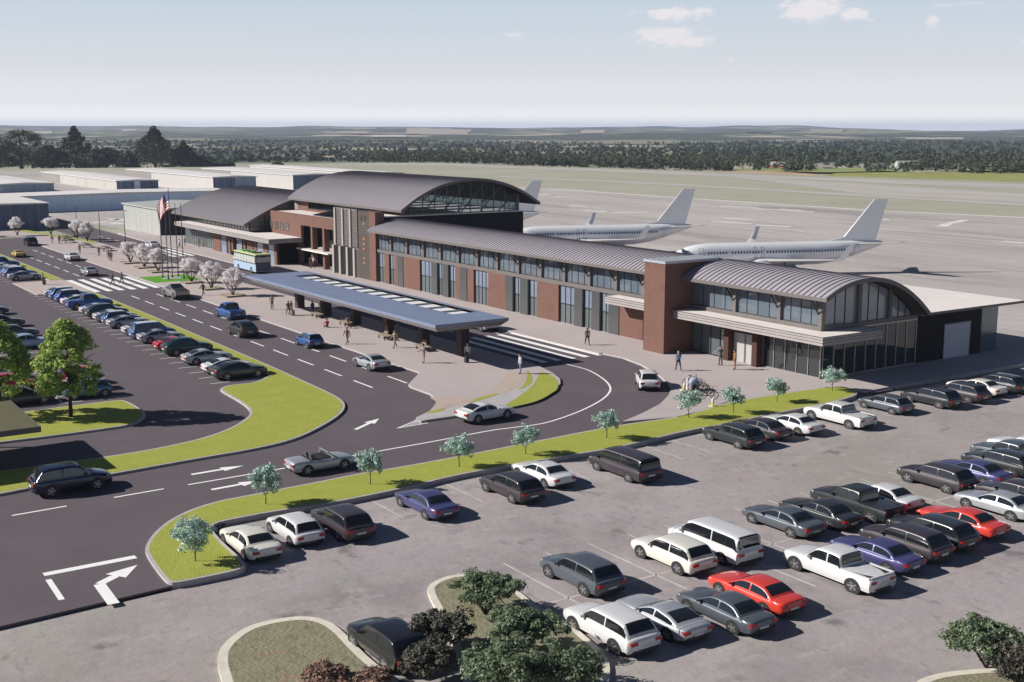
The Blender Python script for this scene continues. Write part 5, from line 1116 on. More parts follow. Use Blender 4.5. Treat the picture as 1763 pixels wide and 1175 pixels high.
# ------------------------------------------------------------------ airliners
M_AIR = mat('airliner_white', (.86,.87,.89), .28, .1, coat=.4)
M_AIRG = mat('airliner_grey', (.66,.65,.65), .35, .2)
M_AWIN = mat('cabin_window', (.03,.05,.10), .1)
M_TYRE = mat('tyre', (.02,.02,.021), .8)
M_RIM = mat('rim', (.45,.45,.46), .35, .7)
M_RIMD = mat('dark_rim', (.10,.10,.105), .35, .6)
def airliner_meshes():
    P = {}
    sec = [(0,.05,.05,3.0),(.25,.45,.45,3.02),(.8,.85,.85,3.08),(1.7,1.25,1.25,3.2),(3,1.6,1.62,3.36),(4.6,1.82,1.88,3.48),(6.5,1.88,2.0,3.55),(16,1.88,2.0,3.55),(26.5,1.88,2.0,3.55),(29.5,1.75,1.82,3.75),(32.5,1.42,1.45,4.15),(35.5,.98,.98,4.6),(37.8,.5,.5,4.95),(38.6,.22,.25,5.05)]
    s = MB(); n = 24; s.loft([[(-a, rh*math.sin(2*math.pi*i/n), zc+rv*math.cos(2*math.pi*i/n)) for i in range(n)] for a,rh,rv,zc in sec]); P['fuselage'] = (s.mesh('fuselage', [M_AIR], True, angle=60), None)
    def aero(rings): s = MB(); s.loft(rings); return s
    def foil(le, te, y, z, t): c = te-le; return [(-(le+c*f), y, z+t*g) for f,g in ((0,0),(.15,.45),(.4,.5),(.75,.22),(1,0),(.7,-.25),(.35,-.4),(.12,-.32))]
    for sg in (-1,1):
        r = [foil(13.2,20.8,sg*1.2,2.45,.95),foil(15.5,20.9,sg*5.5,2.95,.62),foil(21.0,22.7,sg*16.8,4.15,.2)]
        P['wing%d'%sg] = (aero(r).mesh('wing', [M_AIRG], True, angle=50), None)
        def vfoil(le,te,y,z,t): c = te-le; return [(-(le+c*f), y+sg*t*g, z-sg*0) for f,g in ((0,0),(.3,.5),(.7,.3),(1,0),(.7,-.3),(.3,-.5))]
        P['winglet%d'%sg] = (aero([vfoil(21.1,22.75,sg*16.8,4.15,.2),vfoil(21.7,23.0,sg*17.35,4.55,.18),vfoil(23.0,23.9,sg*17.9,6.7,.08)]).mesh('winglet', [M_AIR], True, angle=50), 'wing%d'%sg)
        P['stabiliser%d'%sg] = (aero([foil(33.3,37.0,sg*.5,4.95,.35),foil(37.5,39.1,sg*7.2,5.7,.12)]).mesh('stabiliser', [M_AIRG], True, angle=50), None)
        e = MB(); e.loft([[(-a, sg*4.85+r_*math.cos(2*math.pi*i/16), 1.75+r_*math.sin(2*math.pi*i/16)) for i in range(16)] for a,r_ in ((11.9,.86),(12.1,1.0),(13.5,1.08),(15.2,.95),(16.2,.62),(16.9,.4))]); e.bar((-13.6,sg*4.8,2.6),(-16.5,sg*4.6,2.9), .25, .5)
        P['engine%d'%sg] = (e.mesh('engine', [M_AIR], True, angle=50), None)
        a = 6.3; kk_ = 0
        while a < 31.2:
            if not (9.9 < a < 10.1 or 15.7 < a < 16.2):
                k = 0 if a < 26.5 else (a-26.5)*.055; rr = 1.885-k*.55; zz = 4.05+k*.35
                w_ = MB(); yy = lambda z: sg*(rr*math.sqrt(max(0,1-((z-3.55-k*.6)/2.0)**2))+.012)
                w_.quad((-a+.12,yy(zz-.17),zz-.17),(-a-.12,yy(zz-.17),zz-.17),(-a-.12,yy(zz+.17),zz+.17),(-a+.12,yy(zz+.17),zz+.17)); kk_ += 1
                P['cabin_window%d_%d'%(sg,kk_)] = (w_.mesh('cabin_window', [M_AWIN]), 'fuselage')
            a += .52
        d = MB()
        for a0, a1 in ((4.7,5.5),(14.3,14.8),(15.6,16.1),(32.0,32.7)):
            for z0_, z1_ in ((3.1,4.9),):
                k = 0 if a0 < 27 else .42; f = lambda z: sg*((1.89-k)*math.sqrt(max(0,1-((z-3.55-k*1.2)/(2.0-k))**2))+.016)
                for q0, q1, r0, r1 in ((a0,a0+.05,z0_,z1_),(a1-.05,a1,z0_,z1_)):
                    zs = [r0+(r1-r0)*i/6 for i in range(7)]
                    for i in range(6): d.quad((-q0,f(zs[i]),zs[i]),(-q1,f(zs[i]),zs[i]),(-q1,f(zs[i+1]),zs[i+1]),(-q0,f(zs[i+1]),zs[i+1]))
                for zz in (z0_,z1_-.05): d.quad((-a0,f(zz),zz),(-a1,f(zz),zz),(-a1,f(zz+.05),zz+.05),(-a0,f(zz+.05),zz+.05))
        P['door_outline%d'%sg] = (d.mesh('cabin_door', [mat('door_seam', (.14,.15,.18), .5)]), 'fuselage')
    c = MB()
    for sg in (-1,1):
        c.add([(-1.75,sg*.12,4.42),(-2.35,sg*.12,4.78),(-2.5,sg*.95,4.6),(-1.95,sg*.9,4.25)],[(0,1,2,3)]); c.add([(-2.0,sg*.98,4.2),(-2.55,sg*1.03,4.55),(-3.1,sg*1.45,4.45),(-2.7,sg*1.4,4.1)],[(0,1,2,3)])
    P['cockpit_window'] = (c.mesh('cockpit_window', [M_AWIN]), 'fuselage')
    f = MB()
    def fr(pts,t): return [(-a, sgn*t, z) for sgn in (1,) for a,z in pts]
    out = [(28.3,5.5),(31.4,6.15),(36.7,12.5),(39.2,12.5),(37.2,5.4),(36.8,5.0),(31,5.2)]
    f.add([(-a,.17 if z<7 else .07,z) for a,z in out]+[(-a,-.17 if z<7 else -.07,z) for a,z in out], [tuple(range(7)), tuple(reversed(range(7,14)))]+[(i,i+7,(i+1)%7+7,(i+1)%7) for i in range(7)])
    P['fin'] = (f.mesh('fin', [M_AIR]), None)
    g = MB()
    g.tube((-4.2,0,2.0),(-4.2,0,.5),.09); 
    for y in (-.2,.2): g.tube((-4.2,y-.09,.35),(-4.2,y+.09,.35),.35,n=14)
    for sg in (-1,1):
        g.tube((-19.3,sg*2.85,2.4),(-19.3,sg*2.85,.6),.12)
        for y in (-.35,.35): g.tube((-19.3,sg*2.85+y-.16,.52),(-19.3,sg*2.85+y+.16,.52),.52,n=14)
    P['landing_gear'] = (g.mesh('landing_gear', [M_TYRE]), None)
    return P
AP = airliner_meshes()
for (x, y, ph, sc, label) in DATA['planes']:
    o = thing('airliner', label, 'airplane', (x,y,-.19), ph, 'airliners parked on the apron'); o.scale = (sc,)*3
    made = {}
    for k, (me, par) in AP.items():
        if par is None: made[k] = put(me.name, me, o)
    for k, (me, par) in AP.items():
        if par is not None: made[k] = put(me.name, me, made[par])

# ------------------------------------------------------------------ cars
def paint(name, c, metal=.0, rough=.28): return mat('paint_'+name, c, rough, metal, coat=.6)
PAINT = {'white': paint('white', (.62,.62,.63)), 'silver': paint('silver', (.42,.44,.47), .35, .3), 'pearl': paint('pearl', (.50,.53,.58), .2, .28), 'grey': paint('grey', (.13,.13,.135), .3), 'charcoal': paint('charcoal', (.035,.038,.042), .3),
 'olive': paint('olive', (.060,.064,.058), .4, .3), 'navy': paint('navy', (.012,.014,.045), .3, .2), 'blue': paint('blue', (.035,.11,.34), .3, .3), 'midblue': paint('midblue', (.06,.16,.36), .3), 'red': paint('red', (.42,.02,.025), .1), 'brightred': paint('brightred', (.60,.05,.035)),
 'green': paint('green', (.008,.045,.040), .3), 'yellow': paint('yellow', (.62,.42,.06)), 'teal': paint('teal', (.07,.17,.26), .4), 'black': paint('black', (.014,.014,.016), .2), 'steel': paint('steel', (.36,.35,.34), .75, .38),
 'plum': paint('plum', (.045,.036,.045), .2, .4), 'violet': paint('violet', (.06,.06,.17), .2, .35), 'skyblue': paint('skyblue', (.30,.42,.58), .1), 'slate': paint('slate', (.10,.115,.135), .3), 'cream': paint('cream', (.68,.66,.6))}
M_TRIM = mat('black_trim', (.018,.018,.02), .6)
M_CG = glass('car_glass', (.012,.015,.018), spec=.9)
M_HL = mat('headlight_lens', (.62,.64,.66), .12)
M_TL = mat('tail_light_lens', (.32,.012,.014), .2)
M_PLATE = mat('number_plate', (.60,.60,.58), .5)
M_SEAT = mat('seat_trim', (.10,.09,.085), .8)
STY = {  # L W roofZ belt hood wheelbase r | A B C D x positions of the glasshouse | rear deck z
 'sedan': dict(L=4.8,W=1.86,H=1.45,belt=.93,hood=.90,deck=.98,wb=2.8,r=.33,A=1.0,B=.15,Cx=-.95,D=-1.75),
 'coupe': dict(L=4.7,W=1.90,H=1.34,belt=.90,hood=.88,deck=.97,wb=2.75,r=.35,A=.85,B=.0,Cx=-.75,D=-1.95),
 'fastback': dict(L=4.9,W=1.92,H=1.47,belt=.98,hood=.95,deck=1.06,wb=2.9,r=.36,A=1.1,B=.2,Cx=-.85,D=-2.2),
 'suv': dict(L=4.75,W=1.92,H=1.70,belt=1.06,hood=1.02,deck=1.06,wb=2.75,r=.37,A=1.05,B=.35,Cx=-1.6,D=-2.2),
 'suvcoupe': dict(L=4.85,W=1.95,H=1.66,belt=1.08,hood=1.02,deck=1.12,wb=2.85,r=.38,A=1.1,B=.3,Cx=-1.0,D=-2.25),
 'hatch': dict(L=4.3,W=1.80,H=1.52,belt=.95,hood=.92,deck=.95,wb=2.6,r=.32,A=1.0,B=.35,Cx=-1.45,D=-1.95),
 'mini': dict(L=3.85,W=1.74,H=1.43,belt=.94,hood=.93,deck=.94,wb=2.5,r=.33,A=.78,B=.4,Cx=-1.3,D=-1.72),
 'minivan': dict(L=4.8,W=1.92,H=1.76,belt=1.02,hood=.98,deck=1.02,wb=2.9,r=.33,A=1.5,B=.6,Cx=-1.9,D=-2.28),
 'van': dict(L=5.3,W=1.98,H=1.95,belt=1.10,hood=1.05,deck=1.1,wb=3.1,r=.36,A=1.75,B=.95,Cx=-2.3,D=-2.55),
 'sports': dict(L=4.45,W=1.95,H=1.16,belt=.80,hood=.74,deck=.86,wb=2.6,r=.35,A=.95,B=.1,Cx=-.55,D=-1.55),
 'pickup': dict(L=5.5,W=1.98,H=1.85,belt=1.13,hood=1.10,deck=1.10,wb=3.5,r=.40,A=1.25,B=.55,Cx=-.75,D=-.95,bed=(-2.65,-1.0)),
 'convertible': dict(L=4.55,W=1.85,H=1.28,belt=.88,hood=.86,deck=.93,wb=2.6,r=.33,A=.75,B=.25,Cx=-.9,D=-1.2,open=True),
}
CARM = {}
def lens(s, x0, y0, x1, y1, z0, z1, d): pass
def car_meshes(st):
    if st in CARM: return CARM[st]
    p = STY[st]; L, W, H = p['L']/2, p['W']/2, p['H']; zb, hd, dk, r = p['belt'], p['hood'], p['deck'], p['r']; P = []
    A, B, Cx, D = p['A'], p['B'], p['Cx'], p['D']; lo = .22+.3*(r-.32)
    stn = [(-L,lo+.26,dk-.16,W*.74),(-L+.06,lo+.10,dk-.05,W*.86),(-L+.3,lo+.02,dk,W*.955),(D,lo,max(dk,zb),W),(Cx,lo,zb,W),(0,lo,zb,W),(A,lo,(zb+hd)/2,W),(A+.35,lo,hd,W*.995),(L-.65,lo+.01,hd-.06,W*.97),(L-.3,lo+.03,hd-.14,W*.92),(L-.07,lo+.08,hd-.24,W*.82),(L,lo+.20,hd-.36,W*.66)]
    if p.get('bed'): stn[0]=(-L,lo+.12,dk-.02,W*.93); stn[1]=(-L+.05,lo+.08,dk,W*.97); stn[2]=(-L+.2,lo+.02,dk,W)
    s = MB(); rings = []
    st_ = sorted(stn, key=lambda t: t[0]); fine = smooth_open(st_, 3)
    for x, zl, zt, w_ in fine:
        h_ = zt-zl; cr = .035
        half = [(w_*.84,zl),(w_*.955,zl+h_*.09),(w_*.99,zl+h_*.28),(w_,zl+h_*.46),(w_*.992,zl+h_*.62),(w_*.965,zl+h_*.80),(w_*.925,zt-.045),(w_*.85,zt-.008),(w_*.62,zt+cr*.6),(w_*.25,zt+cr)]
        rings.append([(x,y,z) for y,z in half]+[(x,-y,z) for y,z in reversed(half)])
    s.loft(rings); n = 20
    for i, f in enumerate(s.f):
        if i < n*(len(rings)-1):
            k = i % n
            if k in (0,18,19): s.m[i] = 1
    wbx = p['wb']/2
    for x in (-wbx, wbx):           # wheel arches
        for sg in (-1,1): s.tube((x,sg*(W-.16),r),(x,sg*(W+.006),r), r+.07, n=22, m=1)
    s.box(L-.16,L+.012,-W*.50,W*.50,lo+.12,lo+.28,1); s.box(-L-.012,-L+.16,-W*.56,W*.56,lo+.10,lo+.24,1)
    Wb, Wt = W*.91, W*(.70 if H < 1.55 else .77)
    off = .014; glassp = []
    if not p.get('open'):
        zf, zd = (zb+hd)/2-.02, max(dk,zb)-.02
        ctl = [(A,zf),(B+(A-B)*.30,zf+(H-.05-zf)*.74),(B-.05,H-.045),(B+(Cx-B)*.45,H),(Cx,H-.045)]
        if D < Cx-.5: ctl += [(Cx+(D-Cx)*.45, zd+(H-zd)*.66)]
        else: ctl += [(Cx+(D-Cx)*.5, zd+(H-zd)*.62)]
        ctl += [(D,zd)]
        crv = smooth_open(ctl, 5); base = zb-.05
        def topw(z): k = max(0, min(1, (z-base)/(H-base))); return Wb+(Wt-Wb)*k
        def side(z, v, o=0): zz = base+(z-.07-base)*v; return (topw(zz)+o, max(zz, base))
        def ring(x, z):
            z = max(z, base+.03); w1 = topw(z-.05); pts = [side(z,0),side(z,.35),side(z,.7),side(z,1)]+[(w1-.035,z-.03),(w1-.11,z-.004),(w1*.55,z+.018),(w1*.2,z+.025)]
            return [(x,y,zz) for y,zz in pts]+[(x,-y,zz) for y,zz in reversed(pts)]
        s.loft([ring(x,z) for x,z in crv][::-1])
        def zroof(x):
            for (x0,z0_),(x1,z1_) in zip(crv, crv[1:]):
                if x1 <= x <= x0: return z0_+(z1_-z0_)*(x-x0)/min(-1e-6,(x1-x0))
            return base
        def patch(name, xs, edge, rear):      # glass following the roof line
            q = MB(); rows = []
            for i, x in enumerate(xs):
                z = zroof(x); x2 = x+.02; sl = (zroof(x+.03)-zroof(x-.03))/.06; nl = math.hypot(1, sl); w1 = topw(z-.05)*edge
                rows.append([(x-sl/nl*off, w1*t, z+off/nl+.025*(1-abs(t)**2.2)-.004*abs(t)) for t in (-1,-.6,-.2,.2,.6,1)])
            for r0, r1 in zip(rows, rows[1:]):
                for k in range(5): q.quad(r0[k], r0[k+1], r1[k+1], r1[k])
            P.append((name, q.mesh(name, [M_CG], True), (0,0,0), None))
        lin = lambda a, b2, n_: [a+(b2-a)*i/n_ for i in range(n_+1)]
        patch('windscreen', lin(A-(A-B)*.10, B+(A-B)*.12, 5), .86, False)
        patch('rear_window', lin(Cx+(D-Cx)*.16, D-(D-Cx)*(.20 if D < Cx-.5 else .12), 5), .84, True)
        xa, xb = A-(A-B)*.34, (D+(Cx-D)*(.34 if D < Cx-.5 else .12)); bp_ = B+(Cx-B)*.50
        for sg in (-1,1):
            for xs in (lin(xa, bp_+.045, 6), lin(bp_-.045, xb, 6)):
                q = MB(); rows = []
                for x in xs:
                    z = max(zroof(x), base+.12); rows.append([(x, sg*(side(z,v)[0]+off), side(z,v)[1]) for v in (.20,.5,.80,.95)])
                for r0, r1 in zip(rows, rows[1:]):
                    for k in range(3): c = [r0[k], r1[k], r1[k+1], r0[k+1]]; q.poly(c if sg > 0 else c[::-1])
                glassp.append(('side_window', q.mesh('side_window', [M_CG], True), (0,0,0), None))
    else:
        s.box(Cx-.15,A-.25,-W*.78,W*.78,zb-.02,zb+.05,1)
        for q in (-1,1): s.bar((A-.05,q*W*.78,zb),(B,q*W*.68,H),.07,.06,0)
        s.bar((B,-W*.68,H),(B,W*.68,H),.07,.06,0)
    P += glassp
    P.insert(0, ('body', s.mesh('body', [PAINT['white'], M_TRIM], True, angle=42), (0,0,0), None))
    def glassq(name, quads):
        q = MB()
        for c in quads: q.poly(c)
        P.append((name, q.mesh(name, [M_CG]), (0,0,0), None))
    if not p.get('open'): pass
    else:
        q = [(A-.05,-W*.74,zb+.03),(A-.05,W*.74,zb+.03),(B+.0,W*.64,H-.03),(B+.0,-W*.64,H-.03)]; glassq('windscreen', [[(x+.02,y,z) for x,y,z in q]])
        for y in (-.38,.38):
            q = MB(); q.hexa([(-.75,y-.24,.7),(-.1,y-.24,.7),(-.1,y+.24,.7),(-.75,y+.24,.7),(-.8,y-.22,.98),(-.55,y-.22,.95),(-.55,y+.22,.95),(-.8,y+.22,.98)]); q.hexa([(-.85,y-.22,.9),(-.6,y-.22,.9),(-.6,y+.22,.9),(-.85,y+.22,.9),(-.95,y-.13,1.22),(-.82,y-.13,1.24),(-.82,y+.13,1.24),(-.95,y+.13,1.22)])
            P.append(('seat', q.mesh('seat', [M_SEAT]), (0,0,0), None))
    if p.get('bed'):
        x0, x1 = p['bed']; q = MB(); q.box(x0+.08,x1-.05,-W*.80,W*.80,dk+.012,dk+.03); P.append(('cargo_bed', q.mesh('cargo_bed', [M_TRIM]), (0,0,0), None))
        q = MB()
        for sg in (-1,1): q.box(x0,x1,sg*W*.88-.06,sg*W*.88+.06,dk-.04,dk+.09)
        q.box(x0-.05,x0+.05,-W*.82,W*.82,dk-.04,dk+.09); P.append(('bed_rail', q.mesh('bed_rail', [PAINT['white']]), (0,0,0), None))
    for sg in (-1,1):
        q = MB(); q.hexa([(L-.34,sg*W*.60,hd-.34),(L-.02,sg*W*.50,hd-.40),(L-.16,sg*W*.82,hd-.38),(L-.36,sg*W*.92,hd-.34),(L-.36,sg*W*.60,hd-.13),(L-.12,sg*W*.5,hd-.27),(L-.2,sg*W*.84,hd-.22),(L-.38,sg*W*.90,hd-.16)]); P.append(('headlight', q.mesh('headlight', [M_HL]), (0,0,0), None))
        q = MB(); y0, y1 = sorted((sg*W*.50, sg*W*.88)); q.box(-L-.018,-L+.20,y0,y1,dk-.30,dk-.13); P.append(('tail_light', q.mesh('tail_light', [M_TL]), (0,0,0), None))
        q = MB(); y0, y1 = sorted((sg*W*.93, sg*(W*.93+.2))); q.hexa([(A-.42,y0,zb+.0),(A-.26,y0,zb+.0),(A-.26,y1,zb+.02),(A-.38,y1,zb+.02),(A-.42,y0,zb+.12),(A-.28,y0,zb+.12),(A-.28,y1,zb+.14),(A-.38,y1,zb+.14)]); P.append(('wing_mirror', q.mesh('wing_mirror', [PAINT['white']]), (0,0,0), None))
    q = MB(); q.box(-L-.02,-L+.1,-.26,.26,dk-.48,dk-.36); P.append(('number_plate', q.mesh('number_plate', [M_PLATE]), (0,0,0), None))
    ty = MB(); n = 18; ty.loft([[(rr*math.cos(2*math.pi*i/n), yy, rr*math.sin(2*math.pi*i/n)) for i in range(n)] for yy,rr in ((-.115,r*.72),(-.115,r*.93),(-.08,r),(.08,r),(.115,r*.93),(.115,r*.72))]); tm = ty.mesh('wheel', [M_TYRE], True)
    rm = MB(); 
    for sg in (-1,1):
        rm.tube((0,sg*.085,0),(0,sg*.1155,0),r*.70,n=16,m=1)
        for k in range(5):
            a = 2*math.pi*k/5; rm.hexa([(math.cos(a+d)*rr, yy, math.sin(a+d)*rr) for yy in (sg*.116,sg*.124) for d,rr in ((-.5,r*.12),(-.13,r*.68),(.13,r*.68),(.5,r*.12))])
        rm.tube((0,sg*.116,0),(0,sg*.128,0),r*.16,n=10)
    rmm = rm.mesh('rim', [M_RIM, M_RIMD])
    for x in (-wbx, wbx):
        for sg in (-1,1): P.append(('wheel', tm, (x, sg*(W-.105), r), rmm))
    CARM[st] = P; return P
def add_car(st, col, x, y, hd, label, cat='car', group=None, z=0., name='parked_car', roof=None, sc=(1,1,1)):
    o = thing(name, label, cat, (x,y,z), R(hd), group); o.scale = sc
    for nm, me, loc, ch in car_meshes(st):
        c = put(nm, me, o, loc)
        if nm in ('body','bed_rail','wing_mirror'):
            c.material_slots[0].link = 'OBJECT'; c.material_slots[0].material = PAINT[roof[1]] if roof and nm == 'wing_mirror' else PAINT[col]
        if ch: put('rim', ch, c)
    if roof:
        p = STY[st]; W = p['W']/2; H = p['H']; Wt = W*(.70 if H < 1.55 else .77); s = MB(); B, Cx = p['B'], p['Cx']
        xs = [B-.12+(Cx+.1-B+.12)*t/5 for t in range(6)]; zz = [H-.045+.045*math.sin(math.pi*min(1,max(0,(B-x)/(B-Cx))))+.022 for x in xs]
        for i in range(5):
            for k in range(4):
                t0, t1 = -.86+k*.43, -.86+(k+1)*.43; c = lambda x, z, t: (x, Wt*t, z+.022*(1-abs(t)**2.2))
                s.quad(c(xs[i+1],zz[i+1],t0), c(xs[i],zz[i],t0), c(xs[i],zz[i],t1), c(xs[i+1],zz[i+1],t1))
        me = s.mesh('roof_panel', [PAINT[roof[0]]]); put('roof_panel', me, o)
    return o
for c in DATA['cars']:
    add_car(*c[:5], c[5], c[6], c[7], c[8], c[9], c[10], c[11])

# angular bare-metal pickup on the main road
def angular_truck(x, y, hd, label):
    o = thing('angular_pickup', label, 'pickup truck', (x,y,0), R(hd)); L, W = 2.85, 1.0
    s = MB()
    side = [(-L,.55),(-L+.02,1.22),(-1.05,1.42),(.15,1.88),(2.25,1.12),(L,.98),(L-.05,.5),(2.3,.42),(-2.2,.42)]
    low = [(a, W) for a in side]
    def yw(z): return W-.02 if z < 1.1 else W-.02-(z-1.1)*.34
    n = len(side)
    s.add([(a,yw(z),z) for a,z in side]+[(a,-yw(z),z) for a,z in side], [tuple(range(n)), tuple(reversed(range(n,2*n)))]+[((i+1)%n,i,i+n,(i+1)%n+n) for i in range(n)])
    for xx in (-1.8,1.85):
        for sg in (-1,1): s.tube((xx,sg*(W-.2),.44),(xx,sg*(W+.008),.44),.54,n=10,m=1)
    s.build('body', [PAINT['steel'], M_TRIM], None); b = C.objects[-1]; b.parent = o
    def qd(nm, quads, mm):
        q = MB()
        for c in quads: q.poly(c)
        me = q.mesh(nm, [mm]); put(nm, me, o)
    qd('windscreen', [[(2.0,-.78,1.235),(2.0,.78,1.235),(.3,.70,1.85),(.3,-.70,1.85)]], M_CG)
    qd('rear_window', [[(.05,.68,1.865),(-1.0,.80,1.46),(-1.0,-.80,1.46),(.05,-.68,1.865)]], M_CG)
    qd('cargo_bed', [[(-1.1,.78,1.43),(-2.75,.84,1.262),(-2.75,-.84,1.262),(-1.1,-.78,1.43)]], M_TRIM)
    for sg in (-1,1): q = [(1.75,sg*.965,1.22),(.15,sg*.77,1.78),(-.75,sg*.87,1.48),(-.9,sg*.965,1.2)]; qd('side_window', [q if sg > 0 else q[::-1]], M_CG)
    s = MB(); s.box(-L-.02,-L+.01,-.9,.9,1.08,1.13); put('tail_light', s.mesh('tail_light', [M_TL]), o)
    s = MB(); s.box(L-.02,L+.02,-.9,.9,.93,.97); put('headlight', s.mesh('headlight', [M_HL]), o)
    s = MB(); s.box(-L-.03,-L+.05,-.92,.92,.5,.72); put('bumper', s.mesh('bumper', [M_TRIM]), o)
    me = [k for k in car_meshes('pickup') if k[0] == 'wheel'][0]
    for xx in (-1.8,1.85):
        for sg in (-1,1): wl = put('wheel', me[1], o, (xx,sg*(W-.1),.44)); wl.scale = (1.1,1.1,1.1); put('rim', me[3], wl)
tx = DATA['truck']; angular_truck(*tx)

# city bus, seen from behind
def bus(x, y, hd, L, label):
    o = thing('city_bus', label, 'bus', (x,y,0), R(hd)); W = 1.25; h0 = .32
    lw = mat('bus_lower', (.40,.53,.68), .35, coat=.4); dk = mat('bus_dark', (.035,.065,.075), .35); yl = mat('bus_roof', (.60,.64,.30), .5); wn = mat('bus_pane', (.50,.52,.50), .15); gr = mat('bus_green', (.10,.28,.10), .5)
    s = MB(); s.box(-L,0,-W,W,h0,1.45); s.build('lower_body', lw).parent = o
    s = MB(); s.box(-L,0,-W+.01,W-.01,1.451,2.85); s.build('upper_body', dk).parent = o
    s = MB(); s.box(-L+.02,-.02,-W+.03,W-.03,2.851,3.0); s.build('roof', yl).parent = o
    for k in range(3): s = MB(); a = -1.6-k*2.3; s.box(a-1.1,a,-.8,.55,3.001,3.16); s.build('roof_unit', gr if k else dk).parent = o
    n = int(L/1.15)
    for sg in (-1,1):
        for k in range(n): s = MB(); a = -.35-k*1.15; s.box(a-1.05,a,min(sg*W,sg*(W+.012)),max(sg*W,sg*(W+.012)),1.6,2.62); s.build('side_window', wn).parent = o
    s = MB(); s.box(-.001,.014,-W+.15,W-.15,1.75,2.55); s.build('rear_window', wn).parent = o
    s = MB(); s.box(.014,.03,-.3,.3,2.5,2.75); s.build('destination_box', M_TRIM).parent = o
    s = MB(); s.box(-.001,.012,-W+.03,W-.03,.4,1.6); s.build('engine_cover', mat('bus_rear', (.045,.10,.17), .4)).parent = o
    for sg in (-1,1): s = MB(); y0,y1 = sorted((sg*1.0,sg*1.18)); s.box(.012,.03,y0,y1,.8,1.2); s.build('tail_light', M_TL).parent = o
    s = MB(); s.box(-L-.012,-L,-W+.1,W-.1,1.3,2.7); s.build('windscreen', M_CG).parent = o
    for sg in (-1,1): s = MB(); y0,y1 = sorted((sg*1.25,sg*1.6)); s.box(-L-.15,-L+.02,y0,y1,2.2,2.75); s.build('wing_mirror', M_TRIM).parent = o
    for a in (-1.9,-L+1.9):
        for sg in (-1,1): s = MB(); s.tube((a,sg*(W-.28),.48),(a,sg*(W+.015),.48),.48,n=18); wl = s.build('wheel', M_TYRE, None, True); wl.parent = o; q = MB(); q.tube((a,sg*(W+.016),.48),(a,sg*(W+.03),.48),.26,n=14); rr = q.build('rim', M_RIM); rr.parent = wl
bus(*DATA['bus'])

# ------------------------------------------------------------------ people
def skin_person(name, joints, bones):
    """joints: name -> (xyz, radius, cloth); a Skin surface grown over the skeleton, frozen to one continuous mesh"""
    keys = list(joints); ix = {k: i for i, k in enumerate(keys)}
    me = bpy.data.meshes.new(name); me.from_pydata([joints[k][0] for k in keys], [(ix[a], ix[b2]) for a, b2 in bones], [])
    o = bpy.data.objects.new(name, me); C.objects.link(o)
    md = o.modifiers.new('skin', 'SKIN'); md.use_smooth_shade = True
    for i, k in enumerate(keys):
        sv = me.skin_vertices[0].data[i]; sv.radius = (joints[k][1],)*2 if not isinstance(joints[k][1], tuple) else joints[k][1]; sv.use_root = (k == 'pelvis')
    o.modifiers.new('sub', 'SUBSURF').levels = 1
    dg = bpy.context.evaluated_depsgraph_get(); em = bpy.data.meshes.new_from_object(o.evaluated_get(dg))
    bpy.data.objects.remove(o); em.name = 'person'
    em.materials.clear()
    for _ in range(4): em.materials.append(None)
    lab = {'skin':0,'shirt':1,'legs':2,'shoe':3}; segs = [(Vector(joints[a][0]), Vector(joints[b2][0]), lab[joints[b2][2]]) for a, b2 in bones]
    for f in em.polygons:
        c = f.center; best = (9, 1)
        for p, q, l in segs:
            d = q-p; t = max(0, min(1, (c-p).dot(d)/max(1e-9, d.length_squared))); e = (c-p-d*t).length
            if e < best[0]: best = (e, l)
        f.material_index = best[1]; f.use_smooth = True
    return em
def hand(J, Bn, s, w, d, side):
    """palm, four unequal bent fingers and a thumb off the side of the palm"""
    w = Vector(w); d = Vector(d).normalized(); y = Vector((1,0,0)) if abs(d.x) < .7 else Vector((0,0,1)); y = (y-d*y.dot(d)).normalized(); inn = d.cross(y)*side
    J['palm'+s] = (tuple(w+d*.085), .034, 'skin'); Bn.append(('wrist'+s,'palm'+s))
    for i, l in enumerate((.070,.080,.075,.058)):
        b0 = w+d*.10+y*(.03-.02*i); J['k%d'%i+s] = (tuple(b0+d*l*.5+inn*.006), .0095, 'skin'); J['t%d'%i+s] = (tuple(b0+d*l+inn*.026), .008, 'skin')
        Bn.append(('palm'+s,'k%d'%i+s)); Bn.append(('k%d'%i+s,'t%d'%i+s))
    J['th'+s] = (tuple(w+d*.05+y*.055+inn*.01), .011, 'skin'); J['tt'+s] = (tuple(w+d*.095+y*.068+inn*.02), .009, 'skin'); Bn += [('palm'+s,'th'+s),('th'+s,'tt'+s)]
